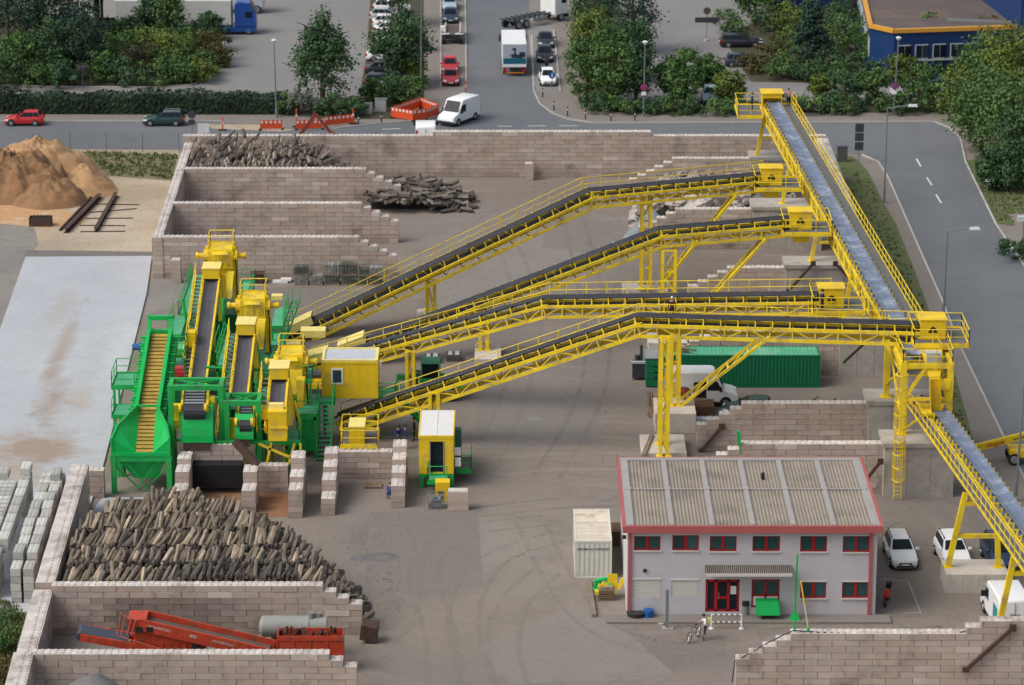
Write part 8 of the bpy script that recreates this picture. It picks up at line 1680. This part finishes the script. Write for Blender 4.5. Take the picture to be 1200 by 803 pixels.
# ================================================================== people
SKIN=mat('skin',(.45,.26,.18),.6); HAIR=mat('dark hair',(.03,.02,.015),.8)
def person(label,loc,rz,top,legs,pose=None,h=1.76,shoe=None,legskin=False,armskin=True,extra=None):
    """one skinned body: joints -> skin modifier -> smoothed mesh, clothes by region; x forward"""
    s=h/1.76; J=dict(pel=(0,0,.96),waist=(0,0,1.12),chest=(.0,0,1.34),neck=(.0,0,1.52),head0=(.02,0,1.58),head=(.03,0,1.68),
      shl=(0,.19,1.43),ell=(-.03,.25,1.16),wrl=(.05,.26,.92),hal=(.08,.26,.84),shr=(0,-.19,1.43),elr=(-.03,-.25,1.16),wrr=(.05,-.26,.92),har=(.08,-.26,.84),
      hil=(0,.10,.90),knl=(.03,.11,.50),anl=(-.01,.12,.10),tol=(.16,.13,.04),hir=(0,-.10,.90),knr=(.03,-.11,.50),anr=(-.01,-.12,.10),tor=(.16,-.13,.04))
    J.update(pose or {})
    names=list(J); idx={n:i for i,n in enumerate(names)}
    E=[('pel','waist'),('waist','chest'),('chest','neck'),('neck','head0'),('head0','head')]
    for k in 'lr': E+=[('chest','sh'+k),('sh'+k,'el'+k),('el'+k,'wr'+k),('wr'+k,'ha'+k),('pel','hi'+k),('hi'+k,'kn'+k),('kn'+k,'an'+k),('an'+k,'to'+k)]
    rad=dict(pel=.135,waist=.125,chest=.15,neck=.055,head0=.075,head=.10)
    for k in 'lr': rad.update({'sh'+k:.075,'el'+k:.05,'wr'+k:.035,'ha'+k:.042,'hi'+k:.095,'kn'+k:.065,'an'+k:.045,'to'+k:.042})
    me=bpy.data.meshes.new('body'); me.from_pydata([Vector(J[n])*s for n in names],[(idx[a],idx[c]) for a,c in E],[]); ob=bpy.data.objects.new('body',me); COL.objects.link(ob)
    md=ob.modifiers.new('skin','SKIN'); sv=me.skin_vertices[0].data
    for n in names: sv[idx[n]].radius=(rad[n]*s*(1.0),rad[n]*s*(.82 if n in('chest','waist','pel') else 1.0)); sv[idx[n]].use_root=(n=='pel')
    sb=ob.modifiers.new('sub','SUBSURF'); sb.levels=1; sb.render_levels=1
    dg=bpy.context.evaluated_depsgraph_get(); m2=bpy.data.meshes.new_from_object(ob.evaluated_get(dg)); vs=[v.co.copy() for v in m2.vertices]; fs=[tuple(p.vertices) for p in m2.polygons]
    bpy.data.objects.remove(ob); bpy.data.meshes.remove(m2)
    t=thing('person',label,'person',loc,rz); b=MB(); seg=[(a,c,Vector(J[a])*s,Vector(J[c])*s) for a,c in E]
    b.v=[tuple(v) for v in vs]
    for f in fs:
        c=sum((vs[i] for i in f),Vector())/len(f); best=None
        for a,e,p,q in seg:
            d=q-p; u=max(0,min(1,(c-p).dot(d)/d.length_squared)); D=(p+d*u-c).length-max(rad[a],rad[e])*s*.6
            if best is None or D<best[0]: best=(D,a,e,u)
        a,e=best[1],best[2]
        if e in('neck','head0','head') : m=2 if not(e=='neck' and best[3]<.7) else 0
        elif e[:2] in('ha',): m=2
        elif e[:2]=='wr' : m=2 if armskin else 0
        elif e[:2]=='to': m=3
        elif e[:2]=='an': m=2 if legskin else 1
        elif e[:2] in('hi','kn') : m=1
        elif e=='waist' and best[3]<.35: m=1
        else: m=0
        b.f.append(f); b.m.append(m); b.t.append(1.); b.h.append(0.)
    b.build('body',[top,legs,SKIN,shoe or TRIM],t,local=True,smooth=180)
    hd=Vector(J['head'])*s; b=MB(); b.ball(hd+Vector((-.015,0,.035))*s,.112*s,.105*s,.105*s,12,8); b.v=[(x,y,max(z,hd.z+.0*s) if x>hd.x+.03 else z) for x,y,z in b.v]; b.build('hair',HAIR if not extra else extra,t,local=True,smooth=180)
    b=MB(); 
    for yy in (-.035,.035): b.ball(hd+Vector((.094,yy,.0))*s,.012*s,.014*s,.01*s,6,4)
    b.build('eyes',BLK,t,local=True); b=MB(); b.hexa([hd+Vector(p)*s for p in ((.085,-.016,-.045),(.118,-.012,-.04),(.118,.012,-.04),(.085,.016,-.045),(.09,-.008,.01),(.098,-.006,.01),(.098,.006,.01),(.09,.008,.01))]); b.build('nose',SKIN,t,local=True)
    b=MB()                                             # five fingers on each hand
    for k in 'lr':
        w=Vector(J['wr'+k])*s; e=Vector(J['ha'+k])*s; d=(e-w).normalized(); n=d.orthogonal().normalized()
        for i in range(4): p=e+n*(.028*(i-1.5))*s; q=p+d*(.05+(.014 if i in(1,2) else 0))*s; b.tube(p,q,.010*s,.009*s,5); b.tube(q,q+(d*.7+d.cross(n)*.5)*.03*s,.009*s,.007*s,5)
        p=w.lerp(e,.55)+n*.03*s; b.tube(p,p+(n*.8+d*.6)*.045*s,.011*s,.009*s,5)
    b.build('fingers',SKIN,t,local=True)
    return t
def cloth(n,c): return mat(n,c,.8,noise=.1,nscale=6)
q=P(826.5,750); person('person in a white top and dark shorts pushing a bicycle before the office',(q.x,q.y,0),radians(188),cloth('white shirt',(.72,.72,.75)),cloth('navy shorts',(.02,.025,.05)),legskin=True,h=1.72,pose=dict(elr=(.16,-.26,1.22),wrr=(.36,-.28,1.12),har=(.44,-.28,1.08),ell=(.05,.30,1.20),wrl=(.20,.22,1.02),hal=(.27,.2,.98),knl=(.10,.11,.5),anl=(.02,.12,.10),tol=(.19,.13,.04),chest=(.06,0,1.34),neck=(.10,0,1.5),head0=(.13,0,1.56),head=(.15,0,1.66),shl=(.06,.19,1.42),shr=(.06,-.19,1.42)))
b=MB(); c=Vector((q.x+.22,q.y-.02,1.28)); b.cbox(c,Vector((.16,0,0)),Vector((0,.3,0)),Vector((0,0,.42))); tag(b.build('backpack',mat('yellow green backpack',(.5,.5,.08),.7),bevel=.04),'yellow green backpack on the back of the person with the bicycle','backpack')
bike('bicycle pushed by the person in the white top',813,750,radians(240),mat('grey frame',(.25,.27,.28),.4,.4),'bicycle','bicycle',motor=False)
BO=cloth('blue overall',(.015,.05,.17)); OR=cloth('dark work jacket',(.03,.035,.06))
zc3=9.3; p=PY(962.5,352,231.-.9); person('worker in dark blue on the platform at the end of the third conveyor',(XP(963,229.6,9.2),229.6,9.2-.15),radians(20),cloth('dark blue jacket',(.01,.02,.06)),cloth('black trousers',(.015,.015,.02)),armskin=False,pose=dict(elr=(.1,-.27,1.2),wrr=(.3,-.2,1.1),har=(.37,-.18,1.08)))
p=C4; person('person in a dark red jacket standing on the bend of the lowest conveyor',(XP(788,224.4,10),225.3,9.75),radians(-90),cloth('dark red jacket',(.10,.012,.03)),cloth('dark trousers',(.02,.02,.025)),armskin=False,extra=mat('pale helmet',(.6,.6,.58),.4))
person('person in a pink top at the far end of the long cross conveyor',(24.1+1.6,299.6,8.3),radians(-100),cloth('pink top',(.55,.28,.36)),cloth('dark trousers',(.02,.02,.025)))
person('dark clad person crouching by the drive of the long cross conveyor',(24.1-1.9,298.,8.3),radians(10),cloth('dark jacket',(.03,.03,.05)),cloth('dark trousers',(.02,.02,.025)),armskin=False,h=1.7)
q=P(467,526); person('worker in blue overalls standing left of the other behind the bay',(q.x,q.y,0),radians(-60),BO,BO,armskin=False,pose=dict(elr=(.08,-.27,1.2),wrr=(.27,-.22,1.15),har=(.35,-.2,1.16)))
q=P(475,527); person('worker in blue overalls standing right beside a colleague and the booth',(q.x,q.y+.3,0),radians(200),BO,cloth('blue trousers',(.02,.045,.13)),armskin=False)
q=P(485,523); person('worker in black near the foot of the side stair',(q.x,q.y+1.2,0),radians(180),cloth('black jacket',(.015,.015,.018)),cloth('black trousers',(.015,.015,.02)),armskin=False)
q=P(455,587); person('worker in blue crouching against the right pier of the bay',(q.x,q.y+.3,-.02),radians(70),BO,BO,armskin=False,pose=dict(pel=(0,0,.42),waist=(.10,0,.58),chest=(.25,0,.74),neck=(.38,0,.88),head0=(.42,0,.93),head=(.47,0,1.01),shl=(.27,.19,.80),ell=(.42,.22,.58),wrl=(.58,.16,.48),hal=(.65,.14,.45),shr=(.27,-.19,.80),elr=(.42,-.22,.58),wrr=(.58,-.16,.46),har=(.65,-.14,.43),hil=(.02,.10,.40),knl=(.40,.14,.50),anl=(.16,.13,.10),tol=(.33,.14,.04),hir=(.02,-.10,.40),knr=(.40,-.14,.50),anr=(.16,-.13,.10),tor=(.33,-.14,.04)))
b=MB(); q=P(491,466); z=1.2
b.mesh([(q.x-.7,q.y,.3),(q.x+.6,q.y+.1,.4),(q.x+.65,q.y+.25,2.0),(q.x-.6,q.y+.2,2.2)],[(0,1,2,3)]); b.extr([(q.x-.7,q.y+.05,.3),(q.x+.6,q.y+.15,.4),(q.x+.65,q.y+.3,2.0),(q.x-.6,q.y+.25,2.2)],Vector((0,.05,0))); b.box(q.x-.5,q.x+.5,q.y+.3,q.y+.9,0,1.6); tag(b.build('wrapped_pallet',mat('pale blue sheet',(.5,.58,.66),.4,noise=.25,nscale=3)),'pale blue wrapped load at the foot of the side stair','wrapped load')
b=MB(); b.tube(PY(430,512.5,222.),PY(496,513,222.),.05); tag(b.build('pipe',DSG),'thin dark pipe running between the yellow platform and the booth','pipe')
